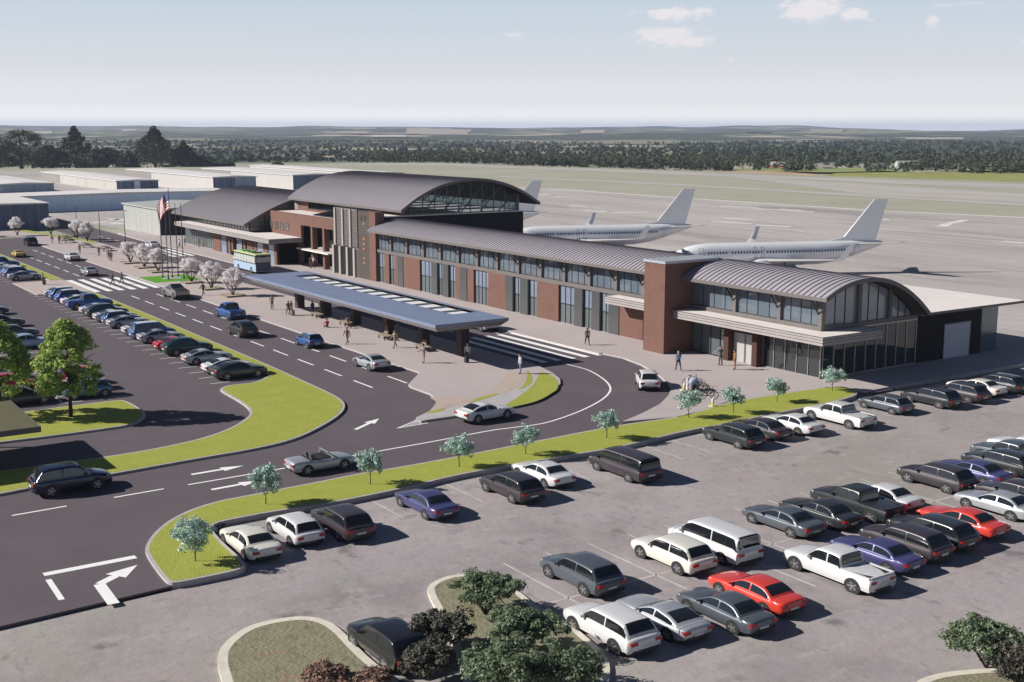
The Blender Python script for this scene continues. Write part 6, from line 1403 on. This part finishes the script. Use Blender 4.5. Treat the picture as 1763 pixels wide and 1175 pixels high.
def figure(name, lean=0., legs=((.0,.0),(.0,.0)), arms=((0,0),(0,0)), seat=False, zoff=0.):
    J = {}; Bn = []
    J['pelvis'] = ((0,0,.95),.125,'legs'); J['waist'] = ((.01+lean*.1,0,1.09),(.115,.14),'shirt'); J['chest'] = ((.02+lean*.3,0,1.31),(.12,.165),'shirt'); J['collar'] = ((.01+lean*.42,0,1.45),.075,'shirt'); J['neck'] = ((.02+lean*.46,0,1.52),.052,'skin')
    J['jaw'] = ((.05+lean*.5,0,1.575),.074,'skin'); J['brow'] = ((.035+lean*.52,0,1.66),.092,'skin'); J['crown'] = ((.02+lean*.53,0,1.725),.062,'skin'); J['nose'] = ((.148+lean*.52,0,1.615),.013,'skin')
    Bn += [('pelvis','waist'),('waist','chest'),('chest','collar'),('collar','neck'),('neck','jaw'),('jaw','brow'),('brow','crown'),('jaw','nose')]
    for sg, s, (fw, bend), (af, ab) in ((1,'L',legs[0],arms[0]),(-1,'R',legs[1],arms[1])):
        J['hip'+s] = ((0,.09*sg,.90),.092,'legs'); J['shoulder'+s] = ((.01+lean*.38,.185*sg,1.42),.062,'shirt')
        if seat: kn = Vector((.42,.12*sg,.93)); an = Vector((.46,.12*sg,.50))
        else:
            kn = Vector((math.sin(fw)*.42,.10*sg,.90-.42*math.cos(fw))); an = kn+Vector((math.sin(fw-bend)*.41,0,-.41*math.cos(fw-bend)))
        J['knee'+s] = (tuple(kn),.062,'legs'); J['ankle'+s] = (tuple(an),.045,'legs'); J['heel'+s] = (tuple(an+Vector((-.02,0,-.045))),.038,'shoe'); J['toe'+s] = (tuple(an+Vector((.16,.015*sg,-.06))),.034,'shoe')
        sh = Vector(J['shoulder'+s][0]); el = sh+Vector((math.sin(af)*.28,.055*sg,-.28*math.cos(af))); dr = Vector((math.sin(af+ab),-.05*sg if ab > .9 else .0,-math.cos(af+ab))); wr = el+dr*.25
        J['elbow'+s] = (tuple(el),.045,'shirt'); J['wrist'+s] = (tuple(wr),.031,'shirt'); hand(J, Bn, s, wr, dr, sg)
        Bn += [('pelvis','hip'+s),('hip'+s,'knee'+s),('knee'+s,'ankle'+s),('ankle'+s,'heel'+s),('ankle'+s,'toe'+s),('collar','shoulder'+s),('shoulder'+s,'elbow'+s),('elbow'+s,'wrist'+s)]
    me = skin_person(name, J, Bn); zmin = min(v.co.z for v in me.vertices)
    for v in me.vertices: v.co.z -= zmin
    hd = Vector(J['brow'][0])-Vector((0,0,zmin)); return me, hd
POSES = {'stand': figure('stand', .02, ((.05,.03),(-.05,.02)), ((.06,.2),(.02,.15))),
 'walk': figure('walk', .06, ((.42,.12),(-.30,.30)), ((-.35,.25),(.38,.35))),
 'hold': figure('hold', .04, ((.08,.03),(-.06,.04)), ((.35,1.35),(.15,1.2))),
 'sit': figure('sit', .08, arms=((.4,.9),(.35,.9)), seat=True)}
hm = MB()
rg = []
for t in (0,.25,.5,.75,1.):
    a = R(5+t*85); rg.append([(-.012+.104*math.cos(a)*math.cos(2*math.pi*i/12)*1.08, .1*math.cos(a)*math.sin(2*math.pi*i/12), .012+.10*math.sin(a)-(.055 if math.cos(2*math.pi*i/12) < -.2 and t < .1 else 0)) for i in range(12)])
hm.loft(rg); hair_me = hm.mesh('hair', [None], True, angle=80)
def cloth(c): return mat('cloth_%02d%02d%02d' % tuple(int(x*99) for x in c), c, .85, var=.08, vscale=30.)
SKINS = [mat('skin_light', (.50,.32,.24), .55), mat('skin_tan', (.36,.21,.14), .55), mat('skin_dark', (.12,.066,.045), .55)]
HAIRS = [mat('hair_dark', (.02,.015,.012), .6), mat('hair_brown', (.09,.05,.025), .6), mat('hair_grey', (.32,.31,.30), .6)]
M_SHOE = mat('shoe_leather', (.025,.02,.018), .5)
for (x, y, z, hd, pose, shirt, legs, sk, hr, ht, label) in DATA['people']:
    me, hc = POSES[pose]
    o = bpy.data.objects.new('person', me); C.objects.link(o); tag(o, label, 'person', 'people on the forecourt'); o.location = (x,y,z); o.rotation_euler = (0,0,R(hd)); o.scale = (ht/1.74*1.12, ht/1.74*1.12, ht/1.74)
    for i, mm in enumerate((SKINS[sk], cloth(shirt), cloth(legs), M_SHOE)): o.material_slots[i].link = 'OBJECT'; o.material_slots[i].material = mm
    h = put('hair', hair_me, o, hc); h.material_slots[0].link = 'OBJECT'; h.material_slots[0].material = HAIRS[hr]
def suitcase(x, y, z, rz, col, label):
    o = thing('suitcase', label, 'suitcase', (x,y,z), R(rz), 'wheeled suitcases'); s = MB()
    s.hexa([(-.13,-.2,.06),(.13,-.2,.06),(.13,.2,.06),(-.13,.2,.06),(-.11,-.18,.62),(.11,-.18,.62),(.11,.18,.62),(-.11,.18,.62)]); b = s.build('shell', mat('case_%d' % int(col[0]*1000), col, .5)); b.parent = o
    s = MB(); s.bar((-.1,-.1,.62),(-.16,-.1,.95),.02); s.bar((-.1,.1,.62),(-.16,.1,.95),.02); s.bar((-.16,-.11,.95),(-.16,.11,.95),.025); s.build('handle', M_TRIM).parent = o
    for yy in (-.15,.15): s = MB(); s.tube((-.1,yy-.02,.035),(-.1,yy+.02,.035),.035,n=10); s.build('wheel', M_TYRE).parent = o
for c in DATA['cases']: suitcase(*c)

# ------------------------------------------------------------------ trees
rng = np.random.default_rng(5)
def leaf_mesh(name, centres, rad, per, size, mats, flat=.75, up=.35, shell=.35):
    """thousands of leaf-sized faces gathered in clumps through the crown"""
    cs = np.asarray(centres, float); rd = np.asarray(rad, float)
    idx = np.repeat(np.arange(len(cs)), per); n = len(idx)
    d = rng.normal(size=(n,3)); d /= np.linalg.norm(d,axis=1)[:,None]; rr = (shell+(1-shell)*rng.random(n))**(.7)
    p = cs[idx]+d*(rr*rd[idx])[:,None]*np.array([1,1,flat])
    nm = d*.9+rng.normal(size=(n,3))*.6; nm[:,2] += up; nm /= np.linalg.norm(nm,axis=1)[:,None]
    a = np.cross(nm, rng.normal(size=(n,3))); a /= np.linalg.norm(a,axis=1)[:,None]; b2 = np.cross(nm,a)
    sz = size*(.6+.8*rng.random(n))[:,None]
    V = np.stack([p-a*sz, p-b2*sz*.55, p+a*sz, p+b2*sz*.55],1).reshape(-1,3)
    me = bpy.data.meshes.new(name); me.vertices.add(4*n); me.vertices.foreach_set('co', V.ravel()); me.loops.add(4*n); me.loops.foreach_set('vertex_index', np.arange(4*n)); me.polygons.add(n); me.polygons.foreach_set('loop_start', np.arange(n)*4)
    try: me.polygons.foreach_set('loop_total', np.full(n,4))
    except Exception: pass
    for m_ in mats: me.materials.append(m_)
    if len(mats) > 1: me.polygons.foreach_set('material_index', (rng.random(n) < .26).astype(np.int32))
    me.update(calc_edges=True); me.validate(); return me
def limbs(base_z, specs, m):
    s = MB()
    for pts, r0, r1 in specs:
        k = len(pts)
        for i in range(k-1):
            ra = r0+(r1-r0)*i/(k-1); rb = r0+(r1-r0)*(i+1)/(k-1); s.tube(pts[i], pts[i+1], ra, rb, 7, 0, i == k-2)
    return s
M_BARK = mat('bark', (.065,.048,.038), .9, var=.3, vscale=6., bump=.4)
M_BARKD = mat('bark_dark', (.035,.026,.022), .9, var=.3, vscale=6., bump=.4)
M_BLOS = leaf_mat('blossom', [(.78,.73,.75),(.86,.83,.84),(.90,.88,.88),(.80,.74,.76)], trans=.45)
M_LEAFB = leaf_mat('bluegreen_leaf', [(.20,.33,.27),(.32,.48,.41),(.46,.62,.55),(.24,.38,.31)], trans=.35)
M_SPECK = leaf_mat('white_flower', [(.60,.70,.66),(.74,.80,.78)], trans=.2)
M_LEAFG = leaf_mat('fresh_leaf', [(.20,.30,.06),(.36,.48,.13),(.52,.62,.22),(.25,.37,.08)], trans=.45)
M_LEAFD = leaf_mat('dark_needle', [(.012,.022,.010),(.030,.045,.018),(.055,.07,.025)], trans=.1)
M_LEAFX = leaf_mat('far_leaf', [(.045,.060,.034),(.065,.083,.042),(.085,.102,.054)], trans=.1)
M_LEAFBR = leaf_mat('russet_leaf', [(.07,.055,.032),(.11,.085,.05),(.05,.05,.025)], trans=.1)
M_LEAFS = leaf_mat('shrub_leaf', [(.09,.14,.075),(.17,.225,.13),(.27,.32,.21),(.07,.11,.06)], trans=.3)
M_LEAFP = leaf_mat('shadow_dark_leaf', [(.05,.048,.040),(.085,.082,.064),(.12,.115,.09)], trans=.1)  # dark tone imitates tree shadow lying over the beds
def ball_clumps(n, rx, rz, cz, r0, r1, hollow=.35, zmin=-.7):
    out, rr = [], []
    while len(out) < n:
        d = rng.normal(size=3); d /= np.linalg.norm(d)
        if d[2] < zmin: continue
        k = (hollow+(1-hollow)*rng.random())
        out.append((d[0]*rx*k, d[1]*rx*k, cz+d[2]*rz*k)); rr.append(r0+(r1-r0)*rng.random())
    return out, rr
# blossom: four spreading stems, domed crown
BLOS = []
for v in range(3):
    specs = []
    for i in range(5):
        a = 2*math.pi*i/5+v+rng.random()*.6; q = .75+.35*rng.random()
        specs.append(([(0,0,0),(math.cos(a)*.22*q,math.sin(a)*.22*q,.55),(math.cos(a)*.75*q,math.sin(a)*.75*q,1.35),(math.cos(a)*1.15*q,math.sin(a)*1.15*q,2.3)], .085, .025))
        for j in range(2): b2 = a+(-.7,.7)[j]; specs.append(([(math.cos(a)*.6*q,math.sin(a)*.6*q,1.15),(math.cos(b2)*1.25,math.sin(b2)*1.25,1.9),(math.cos(b2)*1.5,math.sin(b2)*1.5,2.5)], .04, .012))
    trunk = limbs(0, specs, None).mesh('trunk', [M_BARKD], True, angle=60)
    cs, rr = ball_clumps(70, 1.55, 1.15, 2.55, .28, .5, .35, -.75)
    BLOS.append((trunk, leaf_mesh('crown', cs, rr, 95, .085, [M_BLOS], .9)))
for i, (x, y, z, s, lb) in enumerate(DATA['blossoms']):
    o = thing('blossom_tree', lb, 'tree', (x,y,z), rng.random()*6, 'white blossom trees on the plaza'); o.scale = (s,s,s); tr, cr = BLOS[i%3]; put('trunk', tr, o); put('crown', cr, o)
M_BEDTOP = mat('planter_soil', (.36,.31,.22), .9, var=.2, vscale=4., bump=.3)
for i, (x, y, lb) in enumerate(DATA['planters']):
    o = thing('planter_bed', lb, 'planter', (x,y,.16), 0, 'low planter beds'); s = MB(); h = 1.35
    for a,b2,c,d in ((-h,h,-h,-h+.12),(-h,h,h-.12,h),(-h,-h+.12,-h+.12,h-.12),(h-.12,h,-h+.12,h-.12)): s.box(a,b2,c,d,0,.2)
    s.build('edging', mat('planter_edge', (.20,.17,.13), .8)).parent = o
    s = MB(); s.box(-h+.12,h-.12,-h+.12,h-.12,0,.17); s.build('soil', M_BEDTOP).parent = o
VERGE = []
for v in range(3):
    specs = [([(0,0,0),(.02,.01,.35),(.0,.03,.75),(.02,0,1.3)], .035, .015)]
    for i in range(7): a = i*2.4+v; z0_ = .5+.08*i; specs.append(([(0,.01,z0_),(math.cos(a)*.35,math.sin(a)*.35,z0_+.3),(math.cos(a)*.75,math.sin(a)*.75,z0_+.55)], .016, .006))
    cs, rr = ball_clumps(62, 1.02, .78, 1.40, .16, .32, .25, -.8)
    VERGE.append((limbs(0,specs,None).mesh('trunk', [M_BARK], True, angle=60), leaf_mesh('crown', cs, rr, 52, .072, [M_LEAFB, M_SPECK], .95, shell=.2)))
for i, (x, y, z, s, lb) in enumerate(DATA['verge_trees']):
    o = thing('young_tree', lb, 'tree', (x,y,z), rng.random()*6, 'young trees along the lawn verge'); o.scale = (s*rng.uniform(.92,1.1),s*rng.uniform(.92,1.1),s*rng.uniform(.92,1.08)); o.rotation_euler[0] = rng.uniform(-.06,.06); tr, cr = VERGE[i%3]; put('trunk', tr, o); put('crown', cr, o)
for i, (x, y, z, s, lb) in enumerate(DATA['big_trees']):
    specs = [([(0,0,0),(.05,.02,1.2),(0,.1,2.6),(.05,0,4.6),(0,.05,6.4)], .17, .03)]
    for k in range(16): a = k*2.4; z0_ = 1.9+.27*k; q = 2.3*(1-abs(k-6)/16); specs.append(([(0,.05,z0_),(math.cos(a)*q*.5,math.sin(a)*q*.5,z0_+.65),(math.cos(a)*q,math.sin(a)*q,z0_+1.1)], .06, .015))
    cs, rr = [], []
    for k in range(185):
        t = rng.random()**.85; a = rng.random()*6.283; zz = 1.9+5.5*t; prof = 2.75*(math.sin(math.pi*min(1,(t*.83+.17)))**.62)*(1-.28*t); q = prof*(.45+.55*math.sqrt(rng.random()))
        cs.append((math.cos(a)*q, math.sin(a)*q, zz)); rr.append(.34+.34*rng.random())
    o = thing('leafy_tree', lb, 'tree', (x,y,z), 0, 'leafy trees in the car park island'); o.scale = (s,s,s)
    put('trunk', limbs(0,specs,None).mesh('trunk', [M_BARKD], True, angle=60), o); put('crown', leaf_mesh('crown', cs, rr, 66, .15, [M_LEAFG], .6, up=.7, shell=.15), o)
# tall trees beyond the hangars
for (x, y, h, wd, kind, lb) in DATA['far_trees']:
    o = thing('conifer_tree' if kind == 'c' else 'broadleaf_tree', lb, 'tree', (x,y,-2.4), 0, 'tall trees beyond the hangars'); cs, rr = [], []
    if kind == 'c':
        for k in range(150):
            t = (k/150)**.85; a = k*2.4; q = wd*.72*(1-t)**1.0*(.3+.7*rng.random()); cs.append((math.cos(a)*q, math.sin(a)*q, h*(.08+.9*t)-q*.12)); rr.append(wd*(.10*(1-t)+.035))
    else:
        for k in range(110): 
            a = rng.random()*6.283; t = rng.random(); q = wd*.56*math.sin(math.pi*min(1,.22+.78*t))**.6*math.sqrt(rng.random()); cs.append((math.cos(a)*q, math.sin(a)*q, h*(.12+.82*t))); rr.append(wd*(.09+.05*rng.random()))
    s = MB(); s.tube((0,0,0),(0,0,h*.5),wd*.03,wd*.02,8); s.tube((0,0,h*.5),(0,0,h*.93),wd*.02,wd*.004,8); put('trunk', s.mesh('trunk', [M_BARKD]), o)
    put('crown', leaf_mesh('crown', cs, rr, 46, .62, [M_LEAFD if kind == 'c' else (M_LEAFBR if kind == 'r' else M_LEAFX)], .42, up=.5), o)
# low shrubs and small trees in the old lot's beds
for (x, y, rx, h, kind, nm, lb) in DATA['shrubs']:
    o = thing(nm, lb, 'shrub' if nm == 'shrub' else 'tree', (x,y,-.02), 0, 'planting in the old lot beds')
    specs = [([(0,0,0),(math.cos(a)*rx*.25,math.sin(a)*rx*.25,h*.35),(math.cos(a)*rx*.55,math.sin(a)*rx*.55,h*.62)], .07, .02) for a in (0,1.3,2.6,3.9,5.2)]
    cs, rr = ball_clumps(int(42*rx), rx*.92, h*.36, h*.6, .22, .48, .25, -.6)
    put('trunk', limbs(0,specs,None).mesh('trunk', [M_BARKD], True, angle=60), o)
    put('crown', leaf_mesh('crown', cs, rr, 120, .078, [{'g':M_LEAFS,'p':M_LEAFP,'r':leaf_mat('red_shrub_leaf', [(.20,.12,.095),(.27,.16,.13),(.17,.14,.09)], trans=.1) if 'red_shrub_leaf' not in MATS else MATS['red_shrub_leaf']}[kind]], .7, up=.6), o)

# ------------------------------------------------------------------ far woodland
def wood_mass(name, n, pick, base, mats, quads, size, shape):
    pts = [pick() for _ in range(n)]; cs, rr = [], []
    for (x, y, h) in pts:
        z = ground_z(x, y)
        for k in range(shape): cs.append((x+rng.normal()*h*.22, y+rng.normal()*h*.22, z+h*(.25+.6*rng.random()))); rr.append(h*(.2+.16*rng.random()))
    me = leaf_mesh(name, cs, rr, quads, size, mats, .85, up=.5); o = bpy.data.objects.new(name, me); C.objects.link(o); o['kind'] = 'stuff'; return o
az0 = DATA['az0']
def belt():
    while True:
        a = az0+R(-25+50*rng.random()); re = edge_r(a % (2*math.pi)); d = math.degrees(az0-a)   # + = right of centre
        if d < -7.5+1.5*rng.random(): continue
        inner = max(re+16, 590 if d < 8 else 700)
        if d > 7: inner = max(inner, 690+25*math.sin(d*1.7))
        r = inner+ (240*rng.random()**1.4)
        if d > 9 and rng.random() < .55: continue
        if mn.noise(Vector((r*.02*math.cos(a), r*.02*math.sin(a), 2))) < -.28 and d > 7: continue
        return (r*math.cos(a), r*math.sin(a), 4.2+4.2*rng.random()*rng.random()+1.5*rng.random())
wood_mass('treeline', 800, belt, 0, [M_LEAFX], 16, .75, 5)
def far():
    while True:
        a = az0+R(-26+52*rng.random()); r = 930*(1+1.6*rng.random()**1.3); x, y = r*math.cos(a), r*math.sin(a)
        if mn.noise(Vector((x*.0021, y*.0021, 0))) > .34 or mn.noise(Vector((x*.006, y*.006, 5))) > .42: continue
        return (x, y, (3.2+3.0*rng.random())*(.55 if math.degrees(az0-a) < -6 else .9))
wood_mass('forest', 3600, far, 0, [M_LEAFX], 7, 1.7, 3)
for i, (x, y, L_, W_, H_, rz, wc, rc, lb) in enumerate(DATA['farm']):
    o = thing('farm_building', lb, 'building', (x,y,ground_z(x,y)-.3), R(rz), 'farm buildings beyond the airfield'); s = MB(); s.box(-L_/2,L_/2,-W_/2,W_/2,0,H_); s.build('wall', mat('farm_wall_%d'%i, wc, .8)).parent = o
    s = MB(); e = .4; s.add([(-L_/2-e,-W_/2-e,H_),(L_/2+e,-W_/2-e,H_),(L_/2+e,W_/2+e,H_),(-L_/2-e,W_/2+e,H_),(-L_/2-e,0,H_+W_*.35),(L_/2+e,0,H_+W_*.35)], [(0,1,5,4),(2,3,4,5),(1,2,5),(3,0,4),(3,2,1,0)]); s.build('roof', mat('farm_roof_%d'%i, rc, .7)).parent = o

# ------------------------------------------------------------------ street furniture
M_WOOD = mat('weathered_timber', (.27,.22,.17), .75, var=.25, vscale=7.)
M_WOODD = mat('dark_timber', (.050,.035,.030), .75, var=.25, vscale=7.)
for (x, y, rz, lb) in DATA['benches']:
    o = thing('bench', lb, 'bench', (x,y,.156), R(rz), 'benches under the shelter'); s = MB()
    for i in range(6): yy = -.42+.17*i; s.box(-1.15,1.15,yy,yy+.14,.40,.46)
    s.build('seat', M_WOOD).parent = o
    s = MB()
    for i in range(3): zz = .55+.13*i; s.hexa([(-1.1,.42+.04*i,zz),(-.05,.42+.04*i,zz),(-.05,.47+.04*i,zz),(-1.1,.47+.04*i,zz),(-1.1,.44+.04*i,zz+.1),(-.05,.44+.04*i,zz+.1),(-.05,.49+.04*i,zz+.1),(-1.1,.49+.04*i,zz+.1)])
    s.build('backrest', M_WOOD).parent = o
    for xx in (-.85,.85): s = MB(); s.box(xx-.06,xx+.06,-.36,.5,.34,.40); s.box(xx-.06,xx+.06,-.3,-.2,0,.34); s.box(xx-.06,xx+.06,.34,.44,0,.34); s.build('leg', M_STEEL).parent = o
for (x, y, rz, lb) in DATA['tables']:
    o = thing('picnic_table', lb, 'picnic table', (x,y,.156), R(rz), 'picnic tables on the far plaza'); s = MB()
    for i in range(5): yy = -.42+.17*i; s.box(-1.3,1.3,yy,yy+.15,.72,.78)
    s.build('table_top', M_WOODD).parent = o
    for sg in (-1,1): s = MB(); y0,y1 = sorted((sg*.72,sg*1.02)); s.box(-1.4,1.4,y0,y1,.43,.48); s.build('seat', M_WOODD).parent = o
    for xx in (-.85,.85): s = MB(); s.bar((xx,-.92,0),(xx,-.25,.72),.08,.08); s.bar((xx,.92,0),(xx,.25,.72),.08,.08); s.bar((xx,-.9,.38),(xx,.9,.38),.07,.07); s.build('leg', M_WOODD).parent = o
for (x, y, h, rz, lb) in DATA['lamps']:
    o = thing('street_lamp', lb, 'street lamp', (x,y,.15 if False else 0), R(rz), 'street lamps by the terminal road'); s = MB(); s.tube((0,0,0),(0,0,h),.085,.055,8); s.tube((0,0,0),(0,0,.25),.16,.13,10); s.build('post', M_STEEL).parent = o
    s = MB(); s.bar((0,0,h-.06),(1.0,0,h-.02),.07,.07); s.build('arm', M_STEEL).parent = o; s = MB(); s.hexa([(.75,-.17,h-.1),(1.5,-.13,h-.06),(1.5,.13,h-.06),(.75,.17,h-.1),(.75,-.14,h+.04),(1.45,-.08,h+.03),(1.45,.08,h+.03),(.75,.14,h+.04)]); s.build('lamp_head', M_STEEL).parent = o
M_GOLD = mat('gilt', (.55,.38,.10), .3, .8)
M_POLE = mat('flag_pole_metal', (.11,.10,.095), .4, .5)
for (x, y, h, lb) in DATA['poles']:
    o = thing('flagpole', lb, 'flagpole', (x,y,.163), 0, 'flagpoles on the lawn'); s = MB(); s.tube((0,0,0),(0,0,h),.085,.045,10); s.tube((0,0,0),(0,0,.3),.16,.13,12); s.build('pole', M_POLE).parent = o
    s = MB(); s.loft([[(.09*math.cos(t)*math.cos(2*math.pi*i/10), .09*math.cos(t)*math.sin(2*math.pi*i/10), h+.09+.09*math.sin(t)) for i in range(10)] for t in (-1.5,-.9,-.3,.3,.9,1.5)]); s.build('finial', M_GOLD).parent = o
fx, fy, fh = DATA['flag']
NU, NV = 40, 26; UH = (-RT*.80+FW*.60).normalized()
def fpt(u, v):     # u along the fly, v up the hoist: hanging in light wind
    out = 2.9*(u**.85)*(1-.12*(1-v)); dz = -2.5*u**1.25
    wv = .17*math.sin(u*8+v*2.2)*min(1,u*3)+.08*math.sin(u*17-v*3)
    p = Vector((fx,fy,fh))+UH*(.06+out)+FW*wv+Vector((0,0,dz-2.7*(1-v)*(1-.1*u)))
    return p
s = MB()
for j in range(NV+1):
    for i in range(NU+1): s.v.append(tuple(fpt(i/NU, j/NV)))
MRED, MBLU, MWHT = mat('flag_red', (.42,.025,.05), .8), mat('flag_blue', (.02,.035,.16), .8), mat('flag_white', (.75,.74,.74), .8)
for j in range(NV):
    for i in range(NU):
        k = j*(NU+1)+i; s.f.append([k,k+1,k+NU+2,k+NU+1]); st = j//2
        s.m.append(2 if (i < NU*.4 and j >= 12) else (0 if st % 2 == 0 else 1))
fl = s.build('flag', [MRED, MWHT, MBLU], None, True); tag(fl, 'red and white striped flag with blue starred canton hanging from the tallest pole', 'flag')
s = MB()
for r_ in range(9):
    for c_ in range(6 if r_ % 2 == 0 else 5):
        u = .4*(c_*2+(1 if r_%2==0 else 2))/12; v = 12/26+(14/26)*(r_+.75)/10
        for sg in (1,-1):
            p = fpt(u,v); a = (fpt(u+.012,v)-p).normalized(); b2 = (fpt(u,v+.02)-p).normalized(); n = a.cross(b2).normalized()*.012*sg
            s.add([tuple(p+n+a*(.055*(1 if k%2==0 else .42)*math.cos(math.pi/2+k*math.pi/5))+b2*(.055*(1 if k%2==0 else .42)*math.sin(math.pi/2+k*math.pi/5))) for k in range(10)], [tuple(range(10)) if sg > 0 else tuple(reversed(range(10)))])
s.build('stars', MWHT, fl)
s = MB(); s.tube((fx+.6,fy-.2,.16),(fx+.6,fy-.2,.19),1.5,1.5,28); o = s.build('flagpole_pad', M_PATH); o['kind'] = 'structure'
# bicycles, route post and bollards by the end of the forecourt
def bicycle(x, y, rz, col, label):
    o = thing('bicycle', label, 'bicycle', (x,y,.156), R(rz), 'bicycles parked together')
    fm = MB(); A_, B_, H_, S_, K_ = (-.5,0,.34),(.5,0,.34),(.36,0,.86),(-.16,0,.90),(-.05,0,.30)
    for p, q in ((K_,S_),(K_,(.38,0,.74)),(S_,(.37,0,.80)),(A_,K_),(A_,(-.15,0,.82)),(B_,H_)): fm.tube(p,q,.022,n=6)
    fm.build('frame', mat('cycle_'+label.split()[0], col, .4)).parent = o
    for cx_ in (-.5,.5):
        w_ = MB(); n = 20; w_.loft([[(cx_+(.33+.028*math.cos(t))*math.cos(2*math.pi*i/n), .022*math.sin(t), .34+(.33+.028*math.cos(t))*math.sin(2*math.pi*i/n)) for i in range(n)] for t in [2*math.pi*k/6 for k in range(7)]], cap=False)
        for k in range(8): a = k*math.pi/4; w_.tube((cx_,0,.34),(cx_+.32*math.cos(a),0,.34+.32*math.sin(a)),.006,n=4)
        w_.build('wheel', M_TYRE).parent = o
    s = MB(); s.hexa([(-.32,-.05,.90),(-.05,-.03,.90),(-.05,.03,.90),(-.32,.05,.90),(-.32,-.05,.96),(-.05,-.02,.95),(-.05,.02,.95),(-.32,.05,.96)]); s.build('saddle', M_TRIM).parent = o
    s = MB(); s.tube((.36,0,.86),(.34,0,1.0),.018,n=6); s.tube((.34,-.28,1.02),(.34,.28,1.02),.018,n=6); s.build('handlebar', M_TRIM).parent = o
for b2 in DATA['bikes']: bicycle(*b2)
x, y, rz, lb = DATA['trailer']
o = thing('cycle_trailer', lb, 'bicycle trailer', (x,y,.156), R(rz)); s = MB(); s.loft([[(math.cos(t)*.42*k, w_, .55+math.sin(t)*.5*k) for t in [2*math.pi*i/14 for i in range(14)]] for w_,k in ((-.36,.75),(-.3,1),(.3,1),(.36,.75))]); s.build('hood', mat('trailer_cloth', (.30,.34,.46), .7), None, True).parent = o
for sg in (-1,1): s = MB(); s.tube((0,sg*.42,.28),(0,sg*.47,.28),.28,n=16); s.build('wheel', M_TYRE).parent = o
x, y, lb = DATA['post']; o = thing('sign_post', lb, 'sign post', (x,y,.156), 0); s = MB(); s.box(-.05,.05,-.05,.05,0,1.15); s.build('post', mat('post_white', (.75,.74,.72), .6)).parent = o; s = MB(); s.box(-.12,.12,-.12,.12,0,.03); s.build('base_plate', M_STEEL).parent = o
for x, y, lb in DATA['bollards']:
    o = thing('bollard', lb, 'bollard', (x,y,.156), 0, 'small yellow based bollards'); s = MB(); s.tube((0,0,0),(0,0,.06),.33,.31,16); s.build('base', mat('bollard_yellow', (.62,.56,.18), .6)).parent = o; s = MB(); s.tube((0,0,.06),(0,0,.42),.10,.09,12); s.build('post', mat('bollard_yellow', (.6,.55,.2), .6)).parent = o; s = MB(); s.tube((0,0,.42),(0,0,.62),.12,.08,12); s.build('cap', mat('bollard_cap', (.72,.70,.64), .5)).parent = o
# booth roof at the car park exit
bx = DATA['booth']
o = thing('entry_booth', 'olive roofed car park shelter on dark posts beside the lawn island', 'shelter', (bx['x'],bx['y'],.156), 0); x0,x1,y0,y1 = bx['r']
s = MB(); zt, zb_ = 2.95, 2.75; s.hexa([(x0,y0,zb_),(x1,y0,zb_),(x1,y1,zb_),(x0,y1,zb_),(x0,y0,zt),(x1,y0,zt),(x1,y1,zt),(x0,y1,zt)]); s.build('roof', mat('booth_roof', (.115,.105,.055), .6, var=.1, vscale=1.), o)
s = MB(); s.box(x1,x1+.05,y0-.05,y1+.05,2.6,2.98); s.box(x0,x1,y1,y1+.05,2.6,2.98); s.box(x0,x1,y0-.05,y0,2.6,2.98); s.build('fascia', mat('booth_fascia', (.10,.09,.10), .5), o)
for px_, py_ in ((x1-.25,y0+.3),(x1-.25,y1-2.9),(x0+.3,y0+.3),(x0+.3,y1-2.9)): s = MB(); s.box(px_-.1,px_+.1,py_-.1,py_+.1,.15,2.75); s.build('post', M_STEEL, o)

# ------------------------------------------------------------------ the air itself
hz = MB(); hz.box(-13500,13500,-13500,13500,-60,84)
m = bpy.data.materials.new('haze'); m.use_nodes = True; nt = m.node_tree; nt.nodes.remove(nt.nodes['Principled BSDF'])
pv = N(nt, 'ShaderNodeVolumePrincipled'); pv.inputs['Color'].default_value = (.62,.71,.92,1); pv.inputs['Density'].default_value = DATA['haze']; pv.inputs['Anisotropy'].default_value = .1
nt.links.new(pv.outputs[0], nt.nodes['Material Output'].inputs['Volume'])
ho = hz.build('haze', m); ho['kind'] = 'stuff'
